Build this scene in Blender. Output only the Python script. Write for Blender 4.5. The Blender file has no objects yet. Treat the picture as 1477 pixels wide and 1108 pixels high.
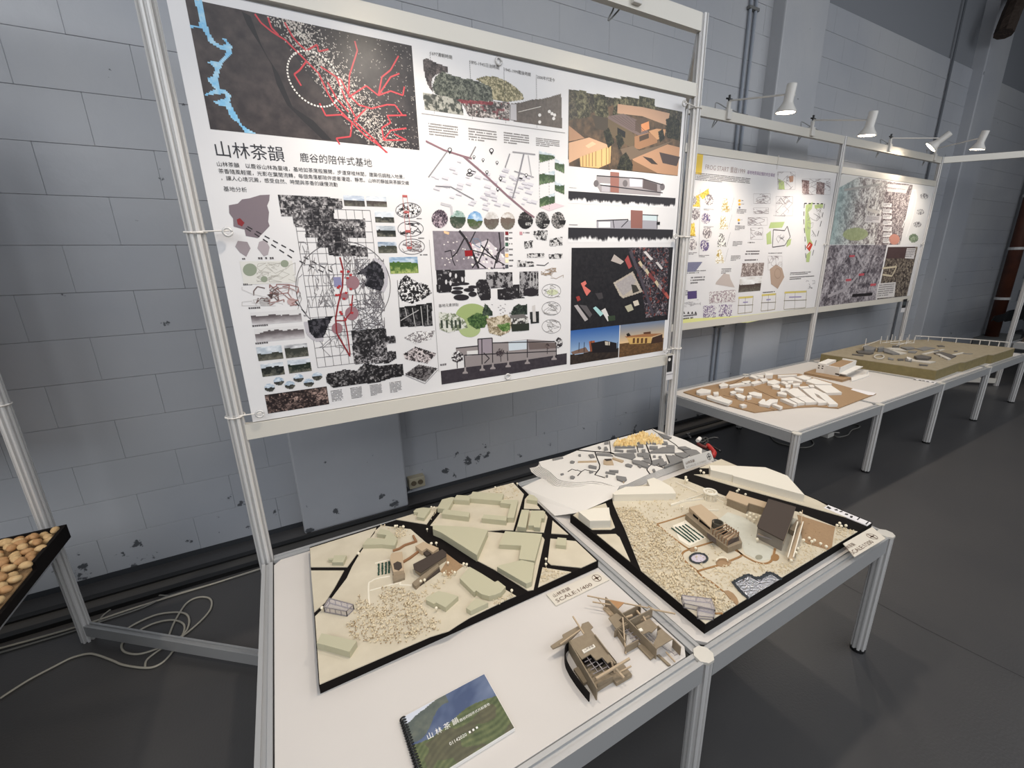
import bpy, bmesh, math, random
import numpy as np
from mathutils import Vector, Matrix
random.seed(7); RNG = np.random.RandomState(5)
SC = bpy.context.scene
COL = bpy.context.collection

# ---------------------------------------------------------------- camera
F_PX, CXP, CYP = 608.43, 738.5, 554.0
CAM_H = 1.518
PITCH, ROLL, YAW = math.radians(-15.76), math.radians(-1.495), math.radians(-27.652)
RC = Matrix.Rotation(YAW, 3, 'Z') @ Matrix.Rotation(math.pi/2+PITCH, 3, 'X') @ Matrix.Rotation(ROLL, 3, 'Z')
cam = bpy.data.cameras.new('camera'); cam.sensor_fit = 'HORIZONTAL'; cam.sensor_width = 36
cam.lens = F_PX/1477*36; cam.clip_start = .02; cam.clip_end = 100
camo = bpy.data.objects.new('camera', cam); COL.objects.link(camo)
camo.matrix_world = Matrix.Translation((0, 0, CAM_H)) @ RC.to_4x4()
SC.camera = camo
# ---------------------------------------------------------------- view, world
SC.view_settings.view_transform = 'Standard'; SC.view_settings.look = 'None'
SC.view_settings.gamma = 1; SC.view_settings.use_curve_mapping = False
SC.view_settings.exposure = 0.0
W = bpy.data.worlds.new('world'); SC.world = W; W.use_nodes = True
bg = W.node_tree.nodes['Background']; bg.inputs[0].default_value = (.90, .95, 1, 1); bg.inputs[1].default_value = .36
def area(name, loc, size, power, col, rot=(0, 0, 0), sy=None):
    l = bpy.data.lights.new(name, 'AREA'); l.energy = power; l.color = col; l.size = size
    if sy: l.shape = 'RECTANGLE'; l.size_y = sy
    o = bpy.data.objects.new(name, l); COL.objects.link(o); o.location = loc; o.rotation_euler = rot
    return o
# unseen fill lights added behind and above the camera (soft, slightly cool)
area('fill_light', (3.5, -1.7, 3.6), 9.0, 165, (.93, .96, 1), (math.radians(36), 0, 0), 2.6)
area('fill_light', (-2.6, -1.2, 3.6), 2.4, 72, (.93, .96, 1), (math.radians(36), 0, 0))
SPOT_W = 39
SPOT_COL = (1, .89, .76)

# ---------------------------------------------------------------- pixel -> point on a real plane
CO = Vector((0, 0, CAM_H))
def ray(u, v): return RC @ Vector(((u-CXP)/F_PX, -(v-CYP)/F_PX, -1))
def onz(u, v, z):
    d = ray(u, v); return CO + d*((z-CO.z)/d.z)
def ony(u, v, y):
    d = ray(u, v); return CO + d*((y-CO.y)/d.y)
def onv(u, v, A, B):
    n = Vector((-(B-A).y, (B-A).x, 0)); d = ray(u, v); return CO + d*(n.dot(A-CO)/n.dot(d))
def cr(c, pts): return [(c[0]+x/c[2], c[1]+y/c[2]) for x, y in pts]
K0 = (430, 680, 3.357); K1 = (570, 690, 7.385); K2 = (440, 740, 7.385); K3 = (600, 780, 7.385); K4 = (700, 740, 8.206)
K5 = (440, 850, 7.385); K6 = (860, 840, 9.231); K7 = (570, 960, 7.385); K8 = (780, 820, 9.231); KT = (780, 880, 8.52)
KS = (720, 670, 7.385); M1 = (820, 660, 8.206); M2 = (940, 690, 8.206); M3 = (1060, 690, 6.714); M4 = (900, 780, 7.385)
M5 = (1020, 760, 9.231); M6 = (760, 610, 9.231); M7 = (880, 610, 9.231); M8 = (960, 640, 14.77); MN = (980, 620, 7.385)
PA = (250, 0, 3.957); PB = (300, 260, 3.2588); PC = (590, 60, 3.958); PD = (600, 300, 4.2625); PE = (800, 100, 4.433)
PF = (800, 320, 4.262); PG = (970, 200, 3.957); PH = (1160, 220, 4.43); PT = (300, 190, 5.68)
F1 = (970, 510, 4.765); F2 = (1100, 530, 8.688); F3 = (1150, 490, 9.847); F4 = (1180, 470, 6.714); F5 = (1340, 470, 10.78)
L1 = (0, 560, 2.4625); L2 = (0, 720, 3.958); L3 = (0, 720, 6.16); S4 = (1100, 560, 7.385); PX = (0, 0, 1)

# ---------------------------------------------------------------- materials
def s2l(c):
    c = np.asarray(c, float)/255.0
    return np.where(c <= .04045, c/12.92, ((c+.055)/1.055)**2.4)
MATS = {}
def mat(name, rgb, rough=.6, metal=0, spec=.5, noise=None, bump=None, alpha=1, trans=0, rgb2=None, emit=None, coat=0):
    if name in MATS: return MATS[name]
    m = bpy.data.materials.new(name); m.use_nodes = True; MATS[name] = m
    nt = m.node_tree; b = nt.nodes['Principled BSDF']; L = nt.links.new
    c = tuple(s2l(rgb))+(1,)
    b.inputs['Base Color'].default_value = c; b.inputs['Roughness'].default_value = rough
    b.inputs['Metallic'].default_value = metal; b.inputs['Specular IOR Level'].default_value = spec
    if coat: b.inputs['Coat Weight'].default_value = coat
    if alpha < 1: b.inputs['Alpha'].default_value = alpha
    if trans: b.inputs['Transmission Weight'].default_value = trans
    if emit: b.inputs['Emission Color'].default_value = tuple(emit[:3])+(1,); b.inputs['Emission Strength'].default_value = emit[3]
    if noise or bump:
        tc = nt.nodes.new('ShaderNodeTexCoord')
    if noise:
        n = nt.nodes.new('ShaderNodeTexNoise'); n.inputs['Scale'].default_value = noise[0]; n.inputs['Detail'].default_value = 6
        L(tc.outputs['Object'], n.inputs['Vector'])
        r = nt.nodes.new('ShaderNodeValToRGB'); r.color_ramp.elements[0].position = .5-noise[1]; r.color_ramp.elements[1].position = .5+noise[1]
        r.color_ramp.elements[0].color = tuple(s2l(rgb2))+(1,); r.color_ramp.elements[1].color = c
        L(n.outputs['Fac'], r.inputs['Fac']); L(r.outputs['Color'], b.inputs['Base Color'])
    if bump:
        n2 = nt.nodes.new('ShaderNodeTexNoise'); n2.inputs['Scale'].default_value = bump[0]; n2.inputs['Detail'].default_value = 5
        L(tc.outputs['Object'], n2.inputs['Vector'])
        bp = nt.nodes.new('ShaderNodeBump'); bp.inputs['Strength'].default_value = bump[1]; bp.inputs['Distance'].default_value = bump[2]
        L(n2.outputs['Fac'], bp.inputs['Height']); L(bp.outputs['Normal'], b.inputs['Normal'])
    return m
ALU = mat('satin_aluminium', (208, 206, 204), .36, .15)
ALUD = mat('aluminium_groove', (120, 120, 118), .5, .3)
BEAM = mat('white_beam', (212, 207, 197), .38, .1)
TOP = mat('white_laminate', (212, 206, 200), .55, noise=(3, .3), rgb2=(205, 199, 193))
BLK = mat('black_foamboard', (22, 18, 17), .9, spec=.15)
BLKG = mat('black_plastic', (16, 16, 17), .4)
LAND = mat('cream_card', (212, 202, 181), .85, noise=(14, .35), rgb2=(192, 181, 159), bump=(60, .3, .002))
LANDW = mat('white_card', (236, 229, 214), .8, noise=(20, .3), rgb2=(226, 218, 200))
BGRN = mat('sage_card', (186, 181, 154), .8)
BWHT = mat('ivory_card', (226, 219, 204), .75)
TAU = mat('taupe_card', (146, 131, 109), .8, noise=(90, .3), rgb2=(134, 119, 98))
TAUL = mat('light_taupe_card', (186, 164, 136), .8)
DBR = mat('dark_brown_card', (66, 55, 48), .75)
CORK = mat('brown_board', (164, 134, 100), .8, noise=(120, .3), rgb2=(150, 122, 92))
CORKD = mat('brown_path_card', (150, 112, 70), .8)
TUFT = mat('dried_moss', (232, 219, 192), .9, noise=(60, .25), rgb2=(206, 188, 154))
TUFTD = mat('brown_moss', (158, 132, 94), .9, noise=(60, .3), rgb2=(128, 102, 68))
TUFTW = mat('cream_foam', (240, 230, 206), .9)
GRNP = mat('dark_green_flock', (22, 66, 52), .9)
GREY = mat('grey_card', (124, 122, 120), .8)
WHT = mat('white_foam', (226, 221, 214), .8)
ACR = mat('clear_acrylic', (206, 200, 208), .12, alpha=.33)
ACRE = mat('acrylic_edge', (140, 133, 134), .3)
GLD = mat('golden_dried_flowers', (222, 184, 110), .85, noise=(50, .25), rgb2=(246, 226, 178))
FOIL = mat('crumpled_foil', (225, 225, 228), .22, .9, bump=(160, 1, .01))
STONE = mat('dark_pebbles', (58, 62, 66), .8)
LILAC = mat('lilac_film', (196, 186, 198), .3)
PAPER = mat('paper', (236, 233, 228), .5)
def print_mat():
    m = bpy.data.materials.new('printed_ink'); m.use_nodes = True; nt = m.node_tree; b = nt.nodes['Principled BSDF']
    a = nt.nodes.new('ShaderNodeAttribute'); a.attribute_name = 'ink'; nt.links.new(a.outputs['Color'], b.inputs['Base Color'])
    b.inputs['Roughness'].default_value = .34; b.inputs['Specular IOR Level'].default_value = .35
    return m
INK = print_mat()
def poster_mat():
    m = mat('glossy_poster_paper', (226, 224, 224), .34, noise=(2.2, .22), rgb2=(214, 212, 213)); return m
PPR = poster_mat()

# wall paint: grey blue emulsion over blocks, chips and stains
def wall_mat(name, smooth=False):
    m = bpy.data.materials.new(name); m.use_nodes = True; nt = m.node_tree; b = nt.nodes['Principled BSDF']; L = nt.links.new
    g = nt.nodes.new('ShaderNodeNewGeometry')
    n = nt.nodes.new('ShaderNodeTexNoise'); n.inputs['Scale'].default_value = .9; n.inputs['Detail'].default_value = 5; L(g.outputs['Position'], n.inputs['Vector'])
    r = nt.nodes.new('ShaderNodeValToRGB'); e = r.color_ramp.elements
    e[0].position = .35; e[1].position = .65; e[0].color = tuple(s2l((168, 171, 178)))+(1,); e[1].color = tuple(s2l((182, 183, 186)))+(1,)
    L(n.outputs['Fac'], r.inputs['Fac'])
    # chips
    n3 = nt.nodes.new('ShaderNodeTexNoise'); n3.inputs['Scale'].default_value = 9; n3.inputs['Detail'].default_value = 8; n3.inputs['Roughness'].default_value = .6; L(g.outputs['Position'], n3.inputs['Vector'])
    sp = nt.nodes.new('ShaderNodeSeparateXYZ'); L(g.outputs['Position'], sp.inputs['Vector'])
    mr = nt.nodes.new('ShaderNodeMapRange'); mr.inputs['From Min'].default_value = 0; mr.inputs['From Max'].default_value = .5; mr.inputs['To Min'].default_value = .12; mr.inputs['To Max'].default_value = 0
    L(sp.outputs['Z'], mr.inputs['Value'])
    ad = nt.nodes.new('ShaderNodeMath'); ad.operation = 'ADD'; L(n3.outputs['Fac'], ad.inputs[0]); L(mr.outputs['Result'], ad.inputs[1])
    r3 = nt.nodes.new('ShaderNodeValToRGB'); r3.color_ramp.elements[0].position = .715; r3.color_ramp.elements[1].position = .74
    L(ad.outputs[0], r3.inputs['Fac'])
    mx = nt.nodes.new('ShaderNodeMixRGB'); mx.inputs['Color2'].default_value = tuple(s2l((86, 88, 92)))+(1,)
    L(r.outputs['Color'], mx.inputs['Color1']); L(r3.outputs['Color'], mx.inputs['Fac']); L(mx.outputs['Color'], b.inputs['Base Color'])
    b.inputs['Roughness'].default_value = .34; b.inputs['Specular IOR Level'].default_value = .4
    n2 = nt.nodes.new('ShaderNodeTexNoise'); n2.inputs['Scale'].default_value = 14; n2.inputs['Detail'].default_value = 6; L(g.outputs['Position'], n2.inputs['Vector'])
    bp = nt.nodes.new('ShaderNodeBump'); bp.inputs['Strength'].default_value = .25; bp.inputs['Distance'].default_value = .01
    L(n2.outputs['Fac'], bp.inputs['Height']); L(bp.outputs['Normal'], b.inputs['Normal'])
    return m
WALL = wall_mat('painted_block')
MORT = mat('painted_mortar', (128, 131, 137), .7)
def floor_mat():
    m = bpy.data.materials.new('grey_epoxy_floor'); m.use_nodes = True; nt = m.node_tree; b = nt.nodes['Principled BSDF']; L = nt.links.new
    g = nt.nodes.new('ShaderNodeNewGeometry')
    n = nt.nodes.new('ShaderNodeTexNoise'); n.inputs['Scale'].default_value = 1.3; n.inputs['Detail'].default_value = 6; L(g.outputs['Position'], n.inputs['Vector'])
    r = nt.nodes.new('ShaderNodeValToRGB'); e = r.color_ramp.elements; e[0].position = .3; e[1].position = .7
    e[0].color = tuple(s2l((68, 67, 68)))+(1,); e[1].color = tuple(s2l((77, 75, 74)))+(1,)
    L(n.outputs['Fac'], r.inputs['Fac']); L(r.outputs['Color'], b.inputs['Base Color'])
    b.inputs['Roughness'].default_value = .38
    n2 = nt.nodes.new('ShaderNodeTexNoise'); n2.inputs['Scale'].default_value = 130; n2.inputs['Detail'].default_value = 3; L(g.outputs['Position'], n2.inputs['Vector'])
    bp = nt.nodes.new('ShaderNodeBump'); bp.inputs['Strength'].default_value = .35; bp.inputs['Distance'].default_value = .002
    L(n2.outputs['Fac'], bp.inputs['Height']); L(bp.outputs['Normal'], b.inputs['Normal'])
    return m
FLOOR = floor_mat()

# ---------------------------------------------------------------- mesh builder
class MB:
    def __init__(s): s.v = []; s.f = []; s.c = []
    def add(s, vs, fs):
        k = len(s.v); s.v += [tuple(v) for v in vs]; s.f += [tuple(i+k for i in f) for f in fs]; return s
    def box(s, x0, x1, y0, y1, z0, z1):
        return s.add([(x0,y0,z0),(x1,y0,z0),(x1,y1,z0),(x0,y1,z0),(x0,y0,z1),(x1,y0,z1),(x1,y1,z1),(x0,y1,z1)],
                     [(3,2,1,0),(4,5,6,7),(0,1,5,4),(1,2,6,5),(2,3,7,6),(3,0,4,7)])
    def prism(s, poly, z0, z1):
        a = sum(poly[i][0]*poly[(i+1)%len(poly)][1]-poly[(i+1)%len(poly)][0]*poly[i][1] for i in range(len(poly)))
        if a < 0: poly = poly[::-1]
        n = len(poly)
        return s.add([(p[0],p[1],z0) for p in poly]+[(p[0],p[1],z1) for p in poly],
                     [tuple(range(n))[::-1], tuple(range(n, 2*n))]+[(i,(i+1)%n,n+(i+1)%n,n+i) for i in range(n)])
    def sweep(s, prof, P, Q, up=Vector((0,0,1))):
        """profile (a across, b up) swept from P to Q"""
        P = Vector(P); Q = Vector(Q); d = (Q-P).normalized(); a = d.cross(up).normalized(); b = a.cross(d)
        n = len(prof); vs = [P+a*x+b*y for x, y in prof]+[Q+a*x+b*y for x, y in prof]
        return s.add(vs, [tuple(range(n)), tuple(range(n,2*n))[::-1]]+[(i,n+i,n+(i+1)%n,(i+1)%n) for i in range(n)])
    def bar(s, P, Q, w, h):
        return s.sweep([(-w/2,-h/2),(w/2,-h/2),(w/2,h/2),(-w/2,h/2)], P, Q)
    def cyl(s, P, Q, r, n=12, r2=None):
        P = Vector(P); Q = Vector(Q); d = (Q-P).normalized(); a = d.orthogonal().normalized(); b = d.cross(a); r2 = r if r2 is None else r2
        vs = [P+(a*math.cos(t)+b*math.sin(t))*r for t in [2*math.pi*i/n for i in range(n)]]+[Q+(a*math.cos(t)+b*math.sin(t))*r2 for t in [2*math.pi*i/n for i in range(n)]]
        return s.add(vs, [tuple(range(n))[::-1], tuple(range(n,2*n))]+[(i,(i+1)%n,n+(i+1)%n,n+i) for i in range(n)])
    def tube(s, pts, r, n=6):
        pts = [Vector(p) for p in pts]; k = len(s.v); m = len(pts); a = None
        for i, p in enumerate(pts):
            d = (pts[min(i+1,m-1)]-pts[max(i-1,0)]); d = d.normalized() if d.length > 1e-9 else Vector((1,0,0))
            a = d.orthogonal().normalized() if a is None else (a-d*a.dot(d)).normalized()
            b = d.cross(a)
            for j in range(n):
                t = 2*math.pi*j/n; s.v.append(tuple(p+(a*math.cos(t)+b*math.sin(t))*r))
        for i in range(m-1):
            for j in range(n): s.f.append((k+i*n+j, k+i*n+(j+1)%n, k+(i+1)*n+(j+1)%n, k+(i+1)*n+j))
        s.f.append(tuple(k+j for j in range(n))[::-1]); s.f.append(tuple(k+(m-1)*n+j for j in range(n)))
        return s
    def lathe(s, P, d, prof, n=20):
        """prof: list of (r, t) along unit d from P"""
        P = Vector(P); d = Vector(d).normalized(); a = d.orthogonal().normalized(); b = d.cross(a); k = len(s.v); m = len(prof)
        for r, t in prof:
            for j in range(n):
                q = 2*math.pi*j/n; s.v.append(tuple(P+d*t+(a*math.cos(q)+b*math.sin(q))*r))
        for i in range(m-1):
            for j in range(n): s.f.append((k+i*n+j, k+i*n+(j+1)%n, k+(i+1)*n+(j+1)%n, k+(i+1)*n+j))
        return s
    def blob(s, c, r, sq=1.0, n=None):
        x, y, z = c; a = random.random()*3; j = lambda: r*(.75+.5*random.random())
        vs = [(x+j()*math.cos(a+i*math.pi/2), y+j()*math.sin(a+i*math.pi/2), z+(random.random()-.5)*r*.4) for i in range(4)]+[(x, y, z+j()*sq), (x, y, z-j()*sq)]
        return s.add(vs, [(0,1,4),(1,2,4),(2,3,4),(3,0,4),(1,0,5),(2,1,5),(3,2,5),(0,3,5)])
    def sphere(s, c, r, n=8, m=6, sz=1.0):
        k = len(s.v); cx, cy, cz = c
        s.v.append((cx,cy,cz+r*sz))
        for i in range(1, m):
            for j in range(n):
                t = math.pi*i/m; q = 2*math.pi*j/n; s.v.append((cx+r*math.sin(t)*math.cos(q), cy+r*math.sin(t)*math.sin(q), cz+r*sz*math.cos(t)))
        s.v.append((cx,cy,cz-r*sz)); e = len(s.v)-1
        for j in range(n):
            s.f.append((k, k+1+j, k+1+(j+1)%n)); s.f.append((e, k+1+(m-2)*n+(j+1)%n, k+1+(m-2)*n+j))
            for i in range(m-2):
                a0 = k+1+i*n; s.f.append((a0+j, a0+n+j, a0+n+(j+1)%n, a0+(j+1)%n))
        return s
    def build(s, name, m, parent=None, smooth=False, bevel=0):
        me = bpy.data.meshes.new(name); me.from_pydata(s.v, [], s.f); me.update()
        me.materials.append(m)
        if smooth: me.polygons.foreach_set('use_smooth', [True]*len(me.polygons))
        o = bpy.data.objects.new(name, me); COL.objects.link(o)
        if parent is not None: attach(o, parent)
        if bevel:
            b = o.modifiers.new('bevel', 'BEVEL'); b.width = bevel; b.segments = 2; b.limit_method = 'ANGLE'
        return o
def attach(o, parent):
    o.parent = parent
    if parent.parent is None: o.matrix_parent_inverse = Matrix.Translation(-parent.location)
def tag(o, label=None, cat=None, group=None, kind=None):
    if label: o['label'] = label
    if cat: o['category'] = cat
    if group: o['group'] = group
    if kind: o['kind'] = kind
    return o
def thing(name, loc, label, cat, group=None):
    o = bpy.data.objects.new(name, None); COL.objects.link(o); o.location = loc; o.empty_display_size = .1
    return tag(o, label, cat, group)
def stuff(o): o['kind'] = 'stuff'; return o
def flat(c, pts, z): return [(p.x, p.y) for p in (onz(u, v, z) for u, v in cr(c, pts))]
def slab(name, c, pts, ztop, zbot, m, parent):
    return MB().prism(flat(c, pts, ztop), zbot, ztop).build(name, m, parent)
def smoothpath(P, k=6):
    P = [Vector(p) for p in P]; out = []
    for i in range(len(P)-1):
        a, b, c, d = P[max(i-1,0)], P[i], P[i+1], P[min(i+2, len(P)-1)]
        for j in range(k):
            t = j/k; out.append(.5*((2*b)+(c-a)*t+(2*a-5*b+4*c-d)*t*t+(3*b-a-3*c+d)*t**3))
    return out+[P[-1]]
def inpoly(x, y, poly):
    r = np.zeros(np.shape(x), bool); n = len(poly)
    for i in range(n):
        x0, y0 = poly[i]; x1, y1 = poly[(i+1)%n]
        if y0 == y1: continue
        k = ((y0 > y) != (y1 > y)) & (x < (x1-x0)*(y-y0)/(y1-y0)+x0); r ^= k
    return r

# ---------------------------------------------------------------- setting
ZT, ZF = .532, .516           # table heights: near and far rows
fl = MB().box(-4.2, 13.0, -5.0, 2.75, -.05, 0).build('floor', FLOOR); fl['kind'] = 'structure'
for x0, y0, x1, y1 in ((2.6, -2.0, 2.61, .98), (-4, -.9, 13, -.893), (5.9, -5, 5.905, 1.2)):
    pass
wb = MB().box(-4.2, 13.0, 2.648, 2.85, 0, 4.6).build('wall_back', MORT); wb['kind'] = 'structure'
Z0 = 1.040-5*.2032-.2032+.0  # bottom joint
CH = .2032
def block_mesh():
    b = MB().box(-.1998, .1998, -.0108, .01, -.1011, .1011)
    me = bpy.data.meshes.new('block'); me.from_pydata(b.v, [], b.f); me.materials.append(WALL); bm = bmesh.new(); bm.from_mesh(me)
    bmesh.ops.bevel(bm, geom=[e for e in bm.edges], offset=.0016, segments=1, affect='EDGES'); bm.to_mesh(me); bm.free(); return me
BLOCK = block_mesh()
cells = []
zrow0 = 1.040-6*CH+CH/2
for r in range(-1, 18):
    zc = zrow0+r*CH+CH
    if zc < .05: continue
    for i in range(-11, 33):
        xc = -.02+i*.4+(.2 if r % 2 else 0)
        if xc > 12.9: continue
        d = math.hypot(xc, 2.64); k = d*d+(zc-1.5)**2
        vis = xc+.2 > -2.3 and xc-.2 < 11.8
        u = None
        cells.append((k if vis else 1e9, xc, zc))
cells.sort()
rest = MB()
for n, (k, xc, zc) in enumerate(cells):
    if n < 300:
        o = bpy.data.objects.new('block', BLOCK); COL.objects.link(o); o.parent = wb
        o.location = (xc, 2.640+random.uniform(-.0008, .0008), zc)
    elif k < 1e9:
        rest.box(xc-.1992, xc+.1992, 2.6295, 2.65, zc-.1007, zc+.1007)
o = rest.build('block_field', WALL, wb); stuff(o)
for n, x0, x1 in ((1, -.10, .525), (2, 3.87, 4.465), (3, 7.86, 8.48)):
    p = MB().box(x0, x1, 2.52, 2.66, 0, 4.6).build('trim_%d' % n, WALL, None, bevel=.012); p['kind'] = 'structure'
# skirting strip of floor paint and black trunking rails along the wall
bs = MB().box(-4.2, 13, 2.626, 2.65, 0, .03).build('baseboard_back', mat('dark_floor_paint', (52, 54, 58), .6)); bs['kind'] = 'structure'
tr = thing('cable_trunking', (-4.2, 2.40, 0), 'pair of black cable rails running along the floor at the foot of the block wall', 'trunking')
for y in (2.335, 2.445):
    MB().box(-4.2, 12.5, y, y+.035, 0, .022).build('rail', BLKG, tr)
MB().box(-4.2, 12.5, 2.37, 2.445, 0, .012).build('cover_strip', mat('grey_trunking_lid', (70, 68, 66), .5), tr)
ce = MB().box(-4.2, 13, -5.0, 2.85, 4.6, 4.7).build('ceiling', mat('dark_ceiling', (70, 72, 76), .8)); ce['kind'] = 'structure'
wl = MB().box(12.9, 13.1, -5, 2.85, 0, 4.6).build('wall_right', mat('grey_wall_paint', (110, 112, 116), .6)); wl['kind'] = 'structure'
# conduits
cd = thing('conduit_pair', (3.60, 2.6, 0), 'two thin grey conduits running up the wall behind the yellow banner poster', 'pipe')
for dx in (-.035, .03):
    MB().cyl((3.6+dx, 2.612, .3), (3.6+dx, 2.612, 4.5), .012, 8).build('conduit', mat('conduit_grey', (150, 156, 166), .5), cd)
for z in (.9, 1.7, 2.66, 3.4): MB().box(3.54, 3.66, 2.598, 2.626, z, z+.02).build('clip', ALUD, cd)
c3 = tag(MB().cyl((7.22, 2.61, .2), (7.22, 2.61, 4.5), .012, 8).build('conduit', mat('crack_line_dark', (92, 96, 102), .5)), 'thin dark rod drawn for a crack line on the wall beyond the far lamps', 'pipe')  # thin rod drawn in place of a crack line in the wall
# rusty drain pipe far right and cut pipe end above
dp = thing('drain_pipe', (11.2, 2.5, 0), 'rust brown drain pipe standing against the wall at the far right', 'pipe')
RUST = mat('rust_brown_paint', (96, 52, 34), .5, noise=(6, .3), rgb2=(62, 34, 26))
a = ony(1474, 300, 2.5); b = ony(1431, 482, 2.5)
MB().cyl((b.x, 2.5, .12), (b.x, 2.5, 4.4), .085, 16).build('pipe', RUST, dp, smooth=True)
for z in (.75, 1.55, 2.35):
    MB().cyl((b.x, 2.5, z), (b.x, 2.5, z+.04), .1, 16).build('bracket', ALU, dp)
MB().box(b.x-.35, b.x+.55, 2.28, 2.62, 0, .13).build('plinth', mat('concrete_plinth', (120, 120, 118), .8), dp)
q = ony(1462, 18, 2.35)
ro = thing('roof_pipe_stub', (q.x, 2.35, q.z), 'dark brown broken pipe end hanging high at the top right corner', 'pipe')
MB().tube([(q.x-.1, 2.36, q.z-.22), (q.x-.02, 2.36, q.z), (q.x+.22, 2.36, q.z+.45), (q.x+.3, 2.36, q.z+.9)], .085, 9).build('pipe', mat('charred_brown', (56, 44, 36), .8, bump=(8, 1, .05)), ro)
MB().tube([(q.x-.02, 2.34, q.z+.1), (q.x+.4, 2.3, q.z+.35), (q.x+.9, 2.3, q.z+.5)], .05, 9).build('branch', mat('charred_brown', (56, 44, 36), .8), ro)
# wall socket
ob = thing('wall_socket', tuple(ony(600, 696, 2.62)), 'cream double socket box low on the wall beside the painted column', 'socket')
A = ony(588, 688, 2.6); B = ony(613, 706, 2.6)
MB().box(A.x, B.x, 2.575, 2.63, A.z-.085, A.z-.01).build('box', mat('aged_cream_plastic', (168, 160, 138), .5), ob, bevel=.004)
w = (B.x-A.x)
for t in (.28, .7):
    MB().cyl((A.x+w*t, 2.576, A.z-.045), (A.x+w*t, 2.568, A.z-.045), .017, 12).build('outlet', mat('outlet_brown', (92, 82, 66), .5), ob)

# ---------------------------------------------------------------- aluminium system: posts, rails
def post_prof(r=.0235):
    P = []
    for k in range(8):
        a = k*45
        for da, q in ((-10.5, .99), (-8.5, .62), (8.5, .62), (10.5, .99), (22.5, 1.03)):
            t = math.radians(a+da); P.append((r*q*math.cos(t), r*q*math.sin(t)))
    return P
PP = post_prof()
def post(x, y, z0, z1, parent, name='post'):
    o = MB().sweep(PP, (x, y, z0), (x, y, z1), Vector((0, 1, 0))).build(name, ALU, parent); return o
def rail(P, Q, z0, z1, parent, name='rail', w=.028, m=None):
    """grooved top"""
    P = Vector(P); Q = Vector(Q); d = (Q-P).normalized()*.02
    g = .006
    prof = [(-w/2, z0), (w/2, z0), (w/2, z1), (g, z1), (g, z1-.006), (-g, z1-.006), (-g, z1), (-w/2, z1)]
    return MB().sweep(prof, (P.x+d.x, P.y+d.y, 0), (Q.x-d.x, Q.y-d.y, 0)).build(name, m or BEAM, parent)
A_ = Vector((-.1945, 1.5507)); B_ = Vector((1.8055, 1.5507)); E_ = Vector((-.968, 2.172)); G_ = Vector((2.56, 2.285)); C_ = Vector((4.56, 2.285)); D_ = Vector((6.56, 2.285)); F_ = Vector((7.286, 1.562))
fm = thing('panel_stand', (A_.x, A_.y, 0), 'tall aluminium frame of two posts carrying the large tea village poster', 'frame')
post(A_.x, A_.y, 0, 2.55, fm); post(B_.x, B_.y, 0, 2.55, fm)
rail(A_, B_, 2.482, 2.55, fm); rail(A_, B_, 2.232, 2.284, fm); rail(A_, B_, .990, 1.042, fm)
fl_ = thing('panel_stand', (E_.x, E_.y, 0), 'aluminium frame of the left booth with a low rail crossing the floor', 'frame')
post(E_.x, E_.y, 0, 2.55, fl_); post(-2.96, E_.y, 0, 2.55, fl_)
rail(E_, A_, .035, .085, fl_, m=mat('grey_rail', (168, 168, 168), .35, .3)); rail(E_, A_, 2.49, 2.55, fl_); rail((-2.96, E_.y), E_, 2.49, 2.55, fl_); rail((-2.96, E_.y), E_, 2.23, 2.28, fl_); rail((-2.96, E_.y), E_, .99, 1.04, fl_)
ff = thing('panel_stand', (G_.x, G_.y, 0), 'long aluminium frame behind the far tables carrying two posters and the clamp lamps', 'frame')
for q in (G_, C_, D_): post(q.x, q.y, 0, 2.53, ff)
for a, b in ((G_, C_), (C_, D_)):
    rail(a, b, 2.468, 2.53, ff); rail(a, b, 2.235, 2.29, ff); rail(a, b, .995, 1.05, ff)
rail(B_, G_, 2.49, 2.55, ff); rail(B_, G_, .03, .08, ff)
fr = thing('panel_stand', (F_.x, F_.y, 0), 'next aluminium frame beyond the olive relief model with a low white floor rail', 'frame')
post(F_.x, F_.y, 0, 2.53, fr); post(F_.x+2, F_.y, 0, 2.53, fr)
rail(D_, F_, .03, .085, fr); rail(D_, F_, 2.468, 2.53, fr); rail(F_, F_+Vector((2, 0)), 2.468, 2.53, fr); rail(F_, F_+Vector((2, 0)), .995, 1.05, fr)
# ties and eyelets
def tie(parent, x, z, side, y=1.525, px=None, pr_=.027, py=None):
    py = py if py is not None else y+.025
    m = MB()
    ring = [(px+pr_*math.cos(t), py+pr_*math.sin(t), z+.002*math.sin(t)) for t in [2*math.pi*i/14 for i in range(15)]]
    m.tube(ring, .0022, 5)
    m.tube([(px+side*pr_, py-.01, z), (x-side*.006, y-.004, z+.004)], .0022, 5)
    m.build('zip_tie', WHT, parent)
    MB().tube([(x+.011*math.cos(t), y-.002, z+.011*math.sin(t)) for t in [2*math.pi*i/12 for i in range(13)]], .0035, 6).build('eyelet', ALU, parent, smooth=True)

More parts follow.
